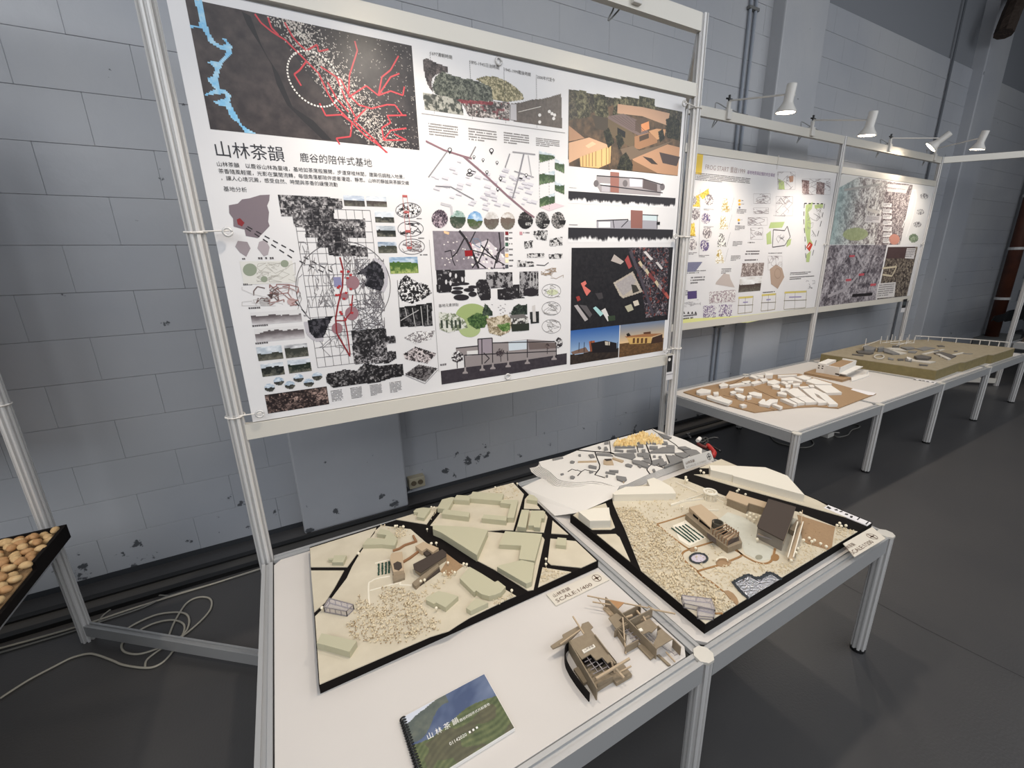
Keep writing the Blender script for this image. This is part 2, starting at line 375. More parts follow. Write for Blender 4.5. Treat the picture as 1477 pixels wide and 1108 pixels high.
# ---------------------------------------------------------------- tables
def table(name, loc, label, xs, yb, yf, z, th=0.0, hide_back_leg=()):
    t = thing(name, loc, label, 'table')
    c, s = math.cos(th), math.sin(th); ox, oy = xs[0], yb
    T = lambda x, y: (ox+(x-ox)*c-(y-oy)*s, oy+(x-ox)*s+(y-oy)*c)
    g = .0205
    for a, b in zip(xs[:-1], xs[1:]):
        k = .042
        poly = [(a+g, yf+k), (a+k, yf+g), (b-k, yf+g), (b-g, yf+k), (b-g, yb-k), (b-k, yb-g), (a+k, yb-g), (a+g, yb-k)]
        MB().prism([T(*p) for p in poly], z-.012, z).build('table_top', TOP, t, bevel=.001)
        MB().prism([T(*p) for p in ((a+.01, yf+.01), (b-.01, yf+.01), (b-.01, yb-.01), (a+.01, yb-.01))], z-.02, z-.0125).build('underlay', BLKG, t)
        for y in (yf, yb): rail(T(a, y), T(b, y), z-.062, z+.001, t, m=TR, w=.034)
    for x in xs: rail(T(x, yf), T(x, yb), z-.062, z+.001, t, m=TR, w=.034)
    for i, x in enumerate(xs):
        for y in (yf, yb):
            if (i, y == yb) in hide_back_leg: continue
            X, Y = T(x, y)
            l = post(X, Y, .012, z-.002, t, 'leg')
            MB().cyl((X, Y, 0), (X, Y, .012), .025, 16).build('foot', BLKG, l)
            MB().prism([(X+.026*math.cos(math.radians(22.5+45*q)), Y+.026*math.sin(math.radians(22.5+45*q))) for q in range(8)], z-.004, z+.004).build('leg_cap', BEAM, l)
    return t
TR = mat('table_rail', (176, 176, 176), .36, .25)
TH = .011
table('display_table', (-.19, 1.05, 0), 'near white display table of two bays on aluminium legs below the large poster', [-.1903, .8097, 1.8097], 1.5408, 1.5408-1.014, ZT, TH, {(0, True), (2, True)})
table('display_table', (2.56, 1.77, 0), 'long white display table of four bays below the two far posters', [2.557, 3.557, 4.557, 5.557, 6.557], 2.262, 1.268, ZF, 0, {(0, True), (2, True), (4, True)})
table('display_table', (-2.96, 1.6, 0), 'white table at the left edge under the tray of nut shells', [-2.955, -1.955, -.955], 2.15, 1.15, ZF+.005, 0, {(0, True), (2, True)})
table('display_table', (7.3, 1.05, 0), 'white table beyond the drain pipe at the far right edge', [7.3, 8.3, 9.3], 1.54, .54, ZF, 0, {(0, True), (2, True)})
# ---------------------------------------------------------------- clamp lamps
def lamp(x, yb, zb, head, aim, label, on=True, group='clamp lamps on the top rails', wx=0, power=None, arm_len=None):
    t = thing('clamp_lamp', (x, yb, zb), label, 'lamp', group)
    H = Vector(head); d = Vector(aim).normalized()
    lampw = mat('white_lamp_enamel', (214, 210, 204), .4)
    c = MB(); c.box(x-.022, x+.022, yb-.03, yb+.03, zb-.055, zb+.012); c.box(x-.012, x+.012, yb-.022, yb-.002, zb+.012, zb+.06)
    c.build('clamp', lampw, t, bevel=.003)
    sc_ = MB().cyl((x, yb-.012, zb+.055), (x, yb-.012, zb+.10), .008, 8); sc_.cyl((x-.03, yb-.012, zb+.075), (x+.03, yb-.012, zb+.075), .006, 8)
    sc_.build('clamp_screw', BLKG, t)
    J = H-d*.10
    MB().cyl((x, yb-.012, zb+.065), J, .0055, 8).build('arm', lampw, t)
    prof = [(.001, -.155), (.026, -.155), (.028, -.15), (.028, -.06), (.034, -.045), (.056, -.012), (.06, 0), (.057, .0), (.05, -.012), (.001, -.016)]
    MB().lathe(H, d, prof, 20).build('lamp_head', lampw, t, smooth=True)
    MB().cyl(J+Vector((0, 0, .0)), J+Vector((0.045, 0, .0)), .008, 8).build('joint', lampw, t)
    e = mat('lamp_glow', (255, 240, 214), .5, emit=(1, .86, .66, 26)) if on else mat('lamp_glass_off', (190, 186, 178), .2)
    MB().cyl(H-d*.006, H-d*.001, .05, 20).build('bulb', e, t)
    cbl = smoothpath([(x, yb, zb+.02), (x-.06, yb+.04, zb+.06), (x-.10, yb+.02, zb+.02), (x-.05, yb+.05, zb-.03), (x-.09, yb+.04, zb-.10), (x-.03, yb+.05, zb-.05), (x+.04, yb+.03, zb+.03), (x+.25, yb+.03, zb+.005)], 5)
    MB().tube(cbl, .0035, 5).build('cable', mat('grey_cable', (150, 150, 148), .5), t)
    if on:
        l = bpy.data.lights.new('spot', 'SPOT'); l.energy = power or SPOT_W; l.color = SPOT_COL; l.spot_size = math.radians(128); l.spot_blend = .8; l.shadow_soft_size = .045
        o = bpy.data.objects.new('spot', l); COL.objects.link(o); o.location = H+d*.015
        o.rotation_euler = d.to_track_quat('-Z', 'Y').to_euler(); attach(o, t)
    return t
AIM = (0, .12, -1)
lamp(.42, 1.55, 2.55, (.42, 1.06, 2.42), AIM, 'clamp lamp above the left half of the large poster, out of view')
lamp(1.40, 1.55, 2.55, (1.40, 1.06, 2.42), AIM, 'clamp lamp above the right half of the large poster, out of view')
lamp(-1.9, 2.17, 2.55, (-1.75, 1.7, 2.42), (0, .5, -1), 'clamp lamp above the left booth, out of view', power=SPOT_W)
for cl, hd, lb, on in (((2.98, 2.285), (1133, 163), 'clamp lamp nearest the large poster post, brightly lit', True),
                   ((4.03, 2.285), (1250, 196), 'lit clamp lamp hanging in front of the middle frame post', True),
                   ((5.35, 2.285), (1336, 218), 'clamp lamp turned to the wall beside the frame corner, third from the near post', True),
                   ((6.35, 2.285), (1409, 216), 'lit clamp lamp farthest away, beyond the frame corner', True)):
    h = ony(hd[0], hd[1], 1.83); h.z -= 0
    if hd[0] == 1336: h = ony(1342, 213, 2.05)
    lamp(cl[0], cl[1], 2.53, h, AIM if hd[0] not in (1336, 1409) else ((-.35, .75, -.75) if hd[0] == 1336 else (0, .2, -1)), lb, on, power=SPOT_W*(.25 if hd[0] == 1336 else 1))
# ---------------------------------------------------------------- helpers for lettering
def text_geom(body):
    c = bpy.data.curves.new('txt', 'FONT'); c.body = body; c.size = 1; c.resolution_u = 2
    o = bpy.data.objects.new('txt', c); COL.objects.link(o); bpy.context.view_layer.update()
    dg = bpy.context.evaluated_depsgraph_get(); me = bpy.data.meshes.new_from_object(o.evaluated_get(dg))
    v = [tuple(p.co) for p in me.vertices]; f = [tuple(p.vertices) for p in me.polygons]
    bpy.data.objects.remove(o); bpy.data.curves.remove(c); bpy.data.meshes.remove(me)
    return v, f
def lettering(body, O, X, Y, width, m, parent, name='lettering', height=None, nrm=None):
    """flat letters from origin O along unit X, up Y, fitted to width"""
    v, f = text_geom(body); x0 = min(p[0] for p in v); x1 = max(p[0] for p in v); s = width/(x1-x0)
    y0 = min(p[1] for p in v); y1 = max(p[1] for p in v); sy = height/(y1-y0) if height else s
    O = Vector(O); X = Vector(X).normalized(); Y = Vector(Y).normalized()
    vs = [O+X*((p[0]-x0)*s)+Y*((p[1]-(y0 if height else 0))*sy) for p in v]
    return MB().add(vs, f).build(name, m, parent)
INKB = mat('black_ink', (34, 32, 32), .6); INKW = mat('white_ink', (238, 236, 230), .6); ENGR = mat('laser_engraving', (98, 74, 58), .8)
def ribbon(c, pts, z, w, m, name, parent, h=.002, k=1):
    P = [onz(u, v, z) for u, v in cr(c, pts)]
    if k > 1: P = smoothpath(P, k)
    L = []; R = []
    for i, p in enumerate(P):
        d = P[min(i+1, len(P)-1)]-P[max(i-1, 0)]; d.z = 0; d.normalize(); n = Vector((-d.y, d.x, 0))*w/2
        L.append((p.x+n.x, p.y+n.y)); R.append((p.x-n.x, p.y-n.y))
    b = MB()
    for i in range(len(P)-1):
        b.prism([L[i], L[i+1], R[i+1], R[i]], z-h, z)
    return b.build(name, m, parent)
def scatter(poly_xy, n, fn, keep=None):
    xs = [p[0] for p in poly_xy]; ys = [p[1] for p in poly_xy]; k = 0; t = 0
    while k < n and t < n*60:
        t += 1; x = random.uniform(min(xs), max(xs)); y = random.uniform(min(ys), max(ys))
        if inpoly(np.array([x]), np.array([y]), poly_xy)[0] and (keep is None or keep(x, y)): fn(x, y); k += 1
def balltrees(c, pts, z, parent, r=.0045, h=.012, m=None):
    b = MB()
    for u, v in cr(c, pts):
        p = onz(u, v, z+h); b.cyl((p.x, p.y, z), (p.x, p.y, z+h), .0009, 5); b.sphere((p.x, p.y, z+h), r, 8, 6)
    return stuff(b.build('ball_trees', m or TUFTW, parent, smooth=True))
def wallstrip(c, a, b_, z0, z1, t, m, parent, name='wall_panel', ztr=None):
    """upright card wall; pixels trace its top edge"""
    ztr = ztr or z1
    P = onz(*cr(c, [a])[0], ztr); Q = onz(*cr(c, [b_])[0], ztr); d = (Q-P); d.z = 0; d.normalize(); n = Vector((-d.y, d.x, 0))*t/2
    return MB().prism([(P.x+n.x, P.y+n.y), (Q.x+n.x, Q.y+n.y), (Q.x-n.x, Q.y-n.y), (P.x-n.x, P.y-n.y)], z0, z1).build(name, m, parent)
def stick(c, a, b_, za, zb, w, m, parent, name='stick'):
    P = onz(*cr(c, [a])[0], za); Q = onz(*cr(c, [b_])[0], zb)
    return MB().bar(P, Q, w, w).build(name, m, parent)

# ================================================================ MODEL 1 : 1/400 site model
ZB1 = ZT+.028; ZL1 = ZB1+.0025
m1 = thing('site_model', (.37, 1.22, ZT), 'black-edged site model with sage card blocks, dark roads and a moss field, beside the seam', 'model')
def WB(x0, x1, y0, y1): return [(x0, y0), (x1, y0), (x1, y1), (x0, y1)]
bx = [tuple(onz(*q, ZB1))[:2] for q in ((446.4, 789.5), (744, 695.5), (749, 700), (863, 809), (459.8, 988.3))]
MB().prism(bx, ZT+.0005, ZB1).build('base_board', BLK, m1)
for c, pts in ((K0, [(57, 372), (378, 272), (370, 300), (330, 345), (290, 392), (238, 463), (62, 463)]),
               (K0, [(62, 480), (222, 480), (178, 560), (130, 635), (78, 682)]),
               (K0, [(402, 262), (545, 280), (620, 345), (700, 395), (745, 430), (822, 462), (1055, 603), (1010, 622), (830, 708), (770, 745), (730, 772), (640, 800), (104, 1030), (82, 702), (135, 650), (235, 518), (262, 460), (300, 395), (330, 350), (370, 290)]),
               (K0, [(472, 232), (560, 205), (650, 172), (678, 172), (622, 256)]),
               (K0, [(640, 262), (720, 160), (850, 105), (1042, 55), (1093, 110), (1042, 285), (985, 283), (900, 290)]),
               (K0, [(655, 300), (655, 270), (905, 290), (1000, 300), (1185, 318), (1193, 330), (1140, 572), (1112, 577), (950, 475), (860, 428)]),
               (K0, [(1098, 135), (1112, 118), (1165, 172), (1172, 183), (1093, 180)]),
               (K0, [(1088, 190), (1188, 190), (1208, 220), (1190, 296), (1052, 288)]),
               (K0, [(1232, 238), (1308, 305), (1226, 300)]),
               (K0, [(1222, 325), (1345, 338), (1445, 432), (1370, 466), (1225, 452), (1208, 438)]),
               (K0, [(1183, 465), (1322, 487), (1162, 560)])):
    slab('plot', c, pts, ZL1, ZB1, LAND, m1)
def bld(c, pts, h, par=m1, zb=None, m=None, name='block_building'):
    zb = ZL1 if zb is None else zb
    return slab(name, c, pts, zb+h, zb, m or BGRN, par)
for c, h, pts in ((K1, .014, [(195, 350), (225, 325), (300, 310), (370, 318), (375, 330), (308, 425), (232, 412), (245, 365), (198, 360)]),
                  (K1, .02, [(447, 318), (500, 225), (600, 200), (632, 205), (560, 338), (512, 325)]),
                  (K1, .021, [(495, 378), (518, 330), (795, 362), (780, 412)]),
                  (K1, .021, [(622, 228), (655, 178), (805, 185), (790, 238)]),
                  (K1, .021, [(793, 214), (825, 142), (1157, 165), (1130, 242)]),
                  (K1, .021, [(1120, 262), (1135, 228), (1310, 230), (1265, 422), (1190, 420), (1232, 275)]),
                  (K1, .021, [(920, 425), (945, 385), (1190, 405), (1182, 452)]),
                  (K1, .027, [(400, 540), (400, 500), (470, 502), (820, 520), (988, 552), (870, 818), (490, 578)]),
                  (K4, .018, [(165, 373), (235, 215), (670, 248), (585, 567), (398, 545), (425, 387)]),
                  (K4, .018, [(140, 637), (165, 620), (430, 557), (580, 590), (548, 812), (487, 838)]),
                  (KS, .019, [(190, 662), (240, 482), (320, 485), (285, 675)]),
                  (KS, .018, [(308, 652), (345, 490), (490, 502), (482, 575), (450, 572), (435, 674), (370, 668), (368, 652)]),
                  (KS, .018, [(295, 372), (318, 315), (372, 332), (408, 366), (408, 390)]),
                  (K4, .015, [(835, 375), (855, 290), (960, 300), (955, 387)]),
                  (K3, .018, [(465, 400), (570, 277), (702, 352), (840, 440), (872, 425), (955, 490), (905, 550), (840, 578), (778, 590), (700, 570), (640, 530), (620, 552)]),
                  (K3, .016, [(105, 603), (240, 535), (330, 555), (450, 592), (315, 712), (215, 658), (190, 674), (110, 632)]),
                  (K3, .016, [(533, 717), (640, 610), (770, 662), (585, 747)]),
                  (K2, .016, [(612, 340), (668, 268), (742, 270), (848, 275), (865, 235), (765, 222), (800, 165), (900, 190), (985, 272), (955, 348), (820, 335)]),
                  (K2, .014, [(288, 525), (310, 452), (443, 450), (405, 528)]),
                  (K2, .012, [(245, 480), (300, 482), (292, 500), (248, 497)]),
                  (K5, .02, [(122, 575), (175, 470), (550, 550), (472, 667), (205, 592), (190, 590)])):
    bld(c, pts, h)
# tea house group in brown card
slab('deck', K1, [(545, 800), (722, 932), (572, 1052), (480, 992), (545, 890)], ZL1+.0015, ZL1, CORK, m1)
slab('walls', K1, [(208, 955), (490, 780), (545, 832), (270, 1010)], ZL1+.017, ZL1, TAU, m1)
slab('dark_roof', K1, [(190, 915), (500, 755), (545, 790), (545, 825), (272, 1005), (200, 965)], ZL1+.022, ZL1+.019, DBR, m1)
slab('flat_roof', K1, [(215, 722), (300, 675), (462, 742), (402, 790), (335, 745), (285, 777)], ZL1+.018, ZL1, TAUL, m1)
slab('court_well', K1, [(285, 777), (335, 742), (402, 790), (340, 825)], ZL1+.010, ZL1, DBR, m1)
slab('tea_hall', K2, [(912, 445), (930, 425), (1035, 412), (1055, 610), (940, 632), (905, 490)], ZL1+.02, ZL1, TAUL, m1)
slab('roof_well', K2, [(940, 540), (985, 515), (1025, 530), (1035, 580), (1000, 615), (950, 600)], ZL1+.0205, ZL1+.0202, DBR, m1)
slab('porch', K2, [(930, 655), (1062, 635), (1062, 690), (940, 735)], ZL1+.008, ZL1, TAU, m1)
slab('ramp', K2, [(1140, 750), (1160, 728), (1415, 535), (1425, 570), (1180, 785)], ZL1+.012, ZL1, TAU, m1)
slab('ramp_side', K2, [(1165, 765), (1425, 560), (1440, 610), (1190, 790)], ZL1+.006, ZL1, DBR, m1)
for c, pts in ((K2, [(935, 395), (1000, 375), (1062, 335), (1170, 300)]), (K2, [(1045, 515), (1120, 470), (1205, 405)]), (K2, [(1150, 235), (1185, 300)])):
    ribbon(c, pts, ZL1+.007, .007, mat('brown_bridge', (146, 106, 74), .8), 'walkway', m1, h=.006)
gp = MB()
for i, x in enumerate((785, 824, 862, 894)):
    for j in range(7):
        a = 548+j*18-i*8; q = onz(*cr(K2, [(x, a)])[0], ZL1+.003); gp.blob((q.x, q.y, ZL1+.003), .0042)
stuff(gp.build('hedge_rows', GRNP, m1))
for pts in ([(1140, 770), (1012, 762), (1000, 742), (690, 826)], [(905, 672), (760, 700), (705, 728), (678, 755), (678, 900), (685, 985), (668, 1020), (622, 1062)], [(905, 495), (745, 535)]):
    ribbon(K2, pts, ZL1+.001, .0045, LANDW, 'white_path', m1, h=.001, k=4)
# moss field (cannot be counted)
mb = MB(); reg = flat(K5, [(560, 60), (760, 180), (820, -20), (1050, -10), (1200, 60), (1300, 280), (1440, 330), (1440, 440), (1080, 580), (820, 600), (560, 560), (470, 500), (430, 360), (620, 280), (520, 260)], ZL1)
md = MB(); scatter(reg, 420, lambda x, y: md.blob((x, y, ZL1+.004), random.uniform(.0014, .0024), .8)); stuff(md.build('brown_moss_dots', TUFTD, m1))
scatter(reg, 480, lambda x, y: mb.sphere((x, y, ZL1+random.uniform(.002, .005)), random.uniform(.0018, .0034), 5, 4))
for c, pts, n in ((K1, [(900, 150), (1240, 60), (1340, 160), (1300, 225), (1160, 230), (1160, 165)], 50), (K2, [(800, 130), (1080, 160), (1120, 240), (1000, 280), (880, 180)], 36), (K4, [(680, 655), (1000, 705), (640, 850)], 60),
                  (K3, [(800, 640), (930, 560), (1060, 597), (850, 700)], 22), (K3, [(0, 560), (300, 330), (480, 330), (200, 560), (0, 760)], 70), (K1, [(0, 530), (150, 570), (60, 650), (0, 640)], 20), (K1, [(370, 480), (430, 330), (450, 400), (420, 490)], 10)):
    scatter(flat(c, pts, ZL1), n, lambda x, y: mb.blob((x, y, ZL1+.003), random.uniform(.0018, .0034), 1.4))
stuff(mb.build('moss_field', TUFT, m1))
balltrees(K3, [(215, 25), (508, 245), (540, 252), (340, 235), (300, 345), (412, 338), (92, 418), (50, 432), (1020, 530), (215, 718), (1385, 195), (1385, 250), (160, 30)], ZL1, m1)
balltrees(K1, [(385, 305), (415, 310), (20, 505), (90, 515), (440, 690), (385, 695), (1065, 95), (340, 542), (1300, 55), (1250, 60)], ZL1, m1, r=.004)
balltrees(K2, [(970, 565), (1005, 565), (960, 140), (1045, 145), (568, 430), (1345, 325), (180, 1010)], ZL1+.002, m1, r=.005)
# little acrylic frame
def acrylic_box(c, pts, z0, z1, par, nb=4):
    P = [onz(u, v, z1) for u, v in cr(c, pts)]; b = MB(); g = MB()
    for i in range(4):
        a, d = P[i], P[(i+1) % 4]; n = nb if i % 2 == 0 else 1
        for z in (z0+.0012, z1): b.bar((a.x, a.y, z), (d.x, d.y, z), .0022, .0022)
        for k in range(n+1):
            t = k/n; b.bar((a.x+(d.x-a.x)*t, a.y+(d.y-a.y)*t, z0+.0012), (a.x+(d.x-a.x)*t+1e-5, a.y+(d.y-a.y)*t, z1), .0022, .0022)
        g.add([(a.x, a.y, z0), (d.x, d.y, z0), (d.x, d.y, z1), (a.x, a.y, z1)], [(0, 1, 2, 3)])
    g.add([(p.x, p.y, z1) for p in P], [(0, 1, 2, 3)])
    b.build('acrylic_edge', ACRE, par); g.build('acrylic_shell', ACR, par)
acrylic_box(K5, [(255, 97), (512, 165), (440, 235), (200, 190)], ZL1, ZL1+.018, m1)

# ================================================================ MODEL 2 : 1/200 site model
ZB2 = ZT+.034; ZL2 = ZB2+.0025
m2 = thing('site_model', (1.34, .90, ZT), 'square black-edged site model with taupe tea house, silver pond and ivory blocks', 'model')
bx = [tuple(onz(*q, ZB2))[:2] for q in ((822.5, 743), (1017.8, 900.3), (1258.3, 754), (1040.5, 662.5))]
MB().prism(bx, ZT+.0005, ZB2).build('base_board', BLK, m2)
PXL = lambda *L: sum([cr(c, [p]) for c, p in L], [])
main = PXL((M4, (182, 318)), (M4, (868, 882)), (M3, (1188, 515)), (M3, (960, 462)), (M3, (600, 322)), (M2, (880, 215)), (M2, (400, 22)), (M8, (165, 712)), (M1, (1235, 232)), (M1, (1090, 285)), (M1, (545, 395)), (M1, (512, 440)), (M1, (528, 545)), (M1, (590, 690)), (M1, (655, 820)), (M4, (90, 85)))
slab('plot', PX, main, ZL2, ZB2, LAND, m2)
slab('plot', PX, PXL((M1, (55, 682)), (M1, (120, 640)), (M1, (440, 540)), (M1, (550, 828)), (M1, (500, 852)), (M1, (278, 852))), ZL2, ZB2, LAND, m2)
slab('plot', PX, PXL((M1, (336, 910)), (M1, (560, 905)), (M1, (605, 945)), (M4, (68, 222)), (M4, (0, 168))), ZL2, ZB2, LAND, m2)
up = PXL((M8, (720, 515)), (M8, (1185, 328)), (MN, (1470, 752)), (M3, (1128, 392)), (M3, (660, 262)), (M8, (1400, 890)), (M8, (605, 655)), (M8, (925, 655)), (M8, (925, 520)))
slab('plot', PX, up, ZL2, ZB2, LAND, m2)
slab('title_strip', M3, [(862, 285), (905, 258), (1322, 430), (1282, 458), (1100, 385)], ZB2+.0032, ZB2, mat('white_label_card', (232, 228, 228), .6), m2)
lm = MB()
for a in ([(885, 280), (905, 270), (935, 292), (915, 300)], [(1180, 400), (1205, 378), (1215, 382), (1190, 405)], [(1262, 442), (1290, 418), (1300, 422), (1275, 448)], [(1010, 318), (1040, 315), (1045, 325), (1020, 328)], [(1070, 340), (1100, 345), (1090, 358), (1062, 350)], [(960, 300), (990, 298), (1000, 312), (975, 312)], [(1120, 362), (1145, 366), (1135, 385), (1112, 378)]):
    lm.prism(flat(M3, a, ZB2+.0036), ZB2+.0033, ZB2+.0037)
lm.build('black_marks', INKB, m2)
bw = lambda c, pts, h: bld(c, pts, h, m2, ZL2, BWHT)
bw(MN, [(322, 378), (610, 385), (915, 400), (1150, 490), (1333, 695), (575, 492), (566, 482), (333, 428)], .034)
bw(M1, [(522, 425), (570, 392), (680, 345), (962, 338), (930, 263), (1005, 238), (1095, 275), (1225, 350), (1272, 425), (1160, 428), (540, 440)], .031)
bw(M1, [(118, 640), (165, 628), (300, 600), (480, 592), (498, 745), (255, 752)], .031)
# back wing
slab('walls', M2, [(895, 240), (925, 165), (1372, 300), (1330, 350), (1150, 300), (1125, 335)], ZL2+.032, ZL2, TAU, m2)
slab('roof', M2, [(872, 226), (920, 148), (1372, 287), (1335, 346), (1145, 290), (1132, 322)], ZL2+.035, ZL2+.032, TAUL, m2)
# central hall : lower block, upper hall, windows
slab('lower_block', M2, [(400, 425), (455, 395), (700, 585), (790, 590), (1030, 668), (1072, 762), (905, 822), (660, 645)], ZL2+.022, ZL2, TAU, m2)
up_pts = [(442, 342), (585, 305), (790, 468), (712, 512), (702, 590)]
slab('upper_hall', M2, up_pts, ZL2+.040, ZL2+.022, TAUL, m2)
Aw = onz(*cr(M2, [(442, 342)])[0], ZL2+.040); Bw = onz(*cr(M2, [(702, 590)])[0], ZL2+.040)
wn = (Bw-Aw).cross(Vector((0, 0, 1))).normalized()*.0008
if wn.dot(CO-Aw) < 0: wn = -wn
for q in ([(492, 418), (552, 470), (550, 492), (490, 445)], [(566, 480), (690, 588), (692, 610), (566, 512)]):
    P = [onv(u, v, Aw, Bw) for u, v in cr(M2, q)]; MB().add([p+wn for p in P]+[p-wn*.5 for p in P], [(0, 1, 2, 3), (4, 7, 6, 5), (0, 4, 5, 1), (1, 5, 6, 2), (2, 6, 7, 3), (3, 7, 4, 0)]).build('window_slot', BLK, m2)
P = onz(*cr(M2, [(782, 520)])[0], ZL2+.042); MB().lathe((P.x, P.y, ZL2+.022), (0, 0, 1), [(.019, 0), (.019, .021), (.0165, .021), (.0165, .004), (0.0001, .004)], 24).build('round_well', mat('dark_taupe_card', (84, 78, 68), .8), m2)  # open drum in its own dark taupe
slab('porch_opening', M2, [(655, 640), (760, 715), (765, 775), (700, 735), (655, 690)], ZL2+.0225, ZL2+.0222, DBR, m2)
for k in range(6):
    a = (728+k*34, 612+k*26); b_ = (890+k*28, 545+k*18)
    z = ZL2+.040; PA_ = onz(*cr(M2, [a])[0], z); PB_ = onz(*cr(M2, [b_])[0], z)
    g = MB().bar(PA_, PB_, .003, .003)
    for p in (PA_, PB_): g.bar((p.x, p.y, ZL2+.021), (p.x+1e-5, p.y, z), .003, .003)
    g.build('pergola_arch', mat('pergola_brown', (138, 110, 84), .8), m2)
slab('roof_terrace', M2, [(830, 690), (1000, 640), (1030, 668), (900, 730)], ZL2+.024, ZL2+.0222, TAUL, m2)
slab('terrace_well', M2, [(810, 640), (860, 605), (900, 630), (850, 665)], ZL2+.0246, ZL2+.0224, BLK, m2)
slab('porch_well', M2, [(890, 740), (1025, 690), (1040, 735), (905, 790)], ZL2+.0226, ZL2+.0222, DBR, m2)
# glass hall with dark roof
slab('acrylic_shell', M3, [(222, 465), (330, 205), (585, 278), (470, 590)], ZL2+.047, ZL2, mat('grey_acrylic', (150, 142, 132), .15, alpha=.75), m2)
slab('dark_roof', M3, [(215, 455), (325, 198), (592, 277), (478, 592), (470, 600), (225, 475)], ZL2+.052, ZL2+.048, DBR, m2)
slab('floor_plate', M3, [(222, 545), (330, 300), (560, 380), (470, 635)], ZL2+.022, ZL2+.020, TAUL, m2)
for pts in ([(222, 540), (455, 600)], [(215, 460), (470, 590)]):
    P, Q = [onz(u, v, ZL2+.024) for u, v in cr(M3, [(215, 548), (465, 625)])]; MB().bar(P, Q, .003, .003).build('beam', ACRE, m2); break
# ramp of clear acrylic
for dx, nm in ((0, 'ramp_panel'), (52, 'ramp_panel')):
    P = onz(*cr(M3, [(605+dx, 440)])[0], ZL2+.022); Q = onz(*cr(M3, [(512+dx, 770)])[0], ZL2+.012)
    MB().add([(P.x, P.y, ZL2), (Q.x, Q.y, ZL2), (Q.x, Q.y, ZL2+.014), (P.x, P.y, ZL2+.03)], [(0, 1, 2, 3)]).build(nm, ACR, m2); MB().bar((P.x, P.y, ZL2+.03), (Q.x, Q.y, ZL2+.014), .003, .003).build('ramp_edge', LANDW, m2)
slab('ramp_floor', M3, [(600, 455), (655, 455), (570, 790), (512, 775)], ZL2+.010, ZL2+.008, TAUL, m2)
stick(M3, (655, 310), (640, 440), ZL2+.05, ZL2+.03, .002, TAUL, m2, 'post')
slab('stair_block', M3, [(530, 490), (600, 400), (640, 410), (580, 520)], ZL2+.02, ZL2, TAU, m2)
slab('cork_plaza', M3, [(605, 352), (972, 470), (955, 560), (940, 665), (900, 690), (700, 632), (655, 600)], ZL2+.0012, ZL2, CORK, m2)
# pond, rings
pond = [(372, 760), (372, 730), (455, 680), (550, 645), (620, 672), (695, 682), (750, 660), (820, 620), (900, 642), (980, 690), (545, 950)]
slab('pond', M5, pond, ZL2+.0016, ZL2, FOIL, m2)
st = MB(); pp = smoothpath([onz(u, v, ZL2+.003) for u, v in cr(M5, [(980, 690), (900, 638), (820, 615), (750, 658), (695, 682), (620, 672), (550, 642), (455, 680), (368, 730), (368, 770), (450, 860), (545, 950)])], 9)
for p in pp: st.blob((p.x, p.y, ZL2+.003), .0048); st.blob((p.x+random.uniform(-.004, .004), p.y+random.uniform(-.004, .004), ZL2+.003), .0038)
for i in range(46):
    t = 2*math.pi*i/46; p = onz(*cr(M4, [(795+92*math.cos(t), 186+52*math.sin(t))])[0], ZL2+.003); st.blob((p.x, p.y, ZL2+.003), .0042)
stuff(st.build('pebble_edging', STONE, m2))
slab('round_pool', M4, [(795+78*math.cos(t), 186+42*math.sin(t)) for t in [2*math.pi*i/20 for i in range(20)]], ZL2+.0014, ZL2, LILAC, m2)
slab('grey_disc', M5, [(690+48*math.cos(t), 402+30*math.sin(t)) for t in [2*math.pi*i/16 for i in range(16)]], ZL2+.002, ZL2, mat('olive_grey', (150, 146, 128), .8), m2)
for c, pts, w in ((M2, [(60, 540), (230, 490), (410, 430)], .006), (M2, [(60, 540), (160, 625), (330, 760), (440, 835)], .006), (M2, [(440, 835), (560, 800), (720, 752)], .006),
               (M4, [(715, 85), (640, 115), (618, 160), (650, 215), (730, 280), (785, 325)], .0065), (M4, [(785, 325), (860, 300), (1000, 262), (1060, 240), (1150, 205), (1255, 152), (1180, 95)], .0065),
               (M4, [(785, 330), (850, 392), (920, 430), (1060, 540)], .0055), (M5, [(390, 300), (470, 370), (600, 445), (690, 478), (780, 486), (850, 455), (885, 380), (905, 285)], .0065), (M4, [(970, 775), (1050, 772)], .006)):
    ribbon(c, pts, ZL2+.0015, w, CORKD, 'brown_path', m2, h=.0015, k=4)
slab('leaf_plate', M4, [(1060, 535), (1110, 528), (1165, 560), (1205, 610), (1222, 655), (1205, 685), (1130, 620)], ZL2+.002, ZL2, CORK, m2)
slab('leaf_plate', M4, [(690, 95), (730, 70), (785, 75), (780, 105), (720, 118)], ZL2+.002, ZL2, CORK, m2)
slab('brown_disc', M4, [(1060+82*math.cos(t), 232+45*math.sin(t)) for t in [2*math.pi*i/18 for i in range(18)]], ZL2+.002, ZL2, CORK, m2)
slab('brown_disc', M5, [(905+55*math.cos(t), 405+45*math.sin(t)) for t in [2*math.pi*i/14 for i in range(14)]], ZL2+.002, ZL2, CORKD, m2)
ar = MB(); pr_ = [onz(*cr(M4, [(1045+62*math.cos(t), 215+38*math.sin(t))])[0], ZL2+.01) for t in [math.pi+math.pi*i/10 for i in range(11)]]
ar.tube(pr_, .0022, 5); ar.build('arched_rail', TUFTW, m2)
gp = MB()
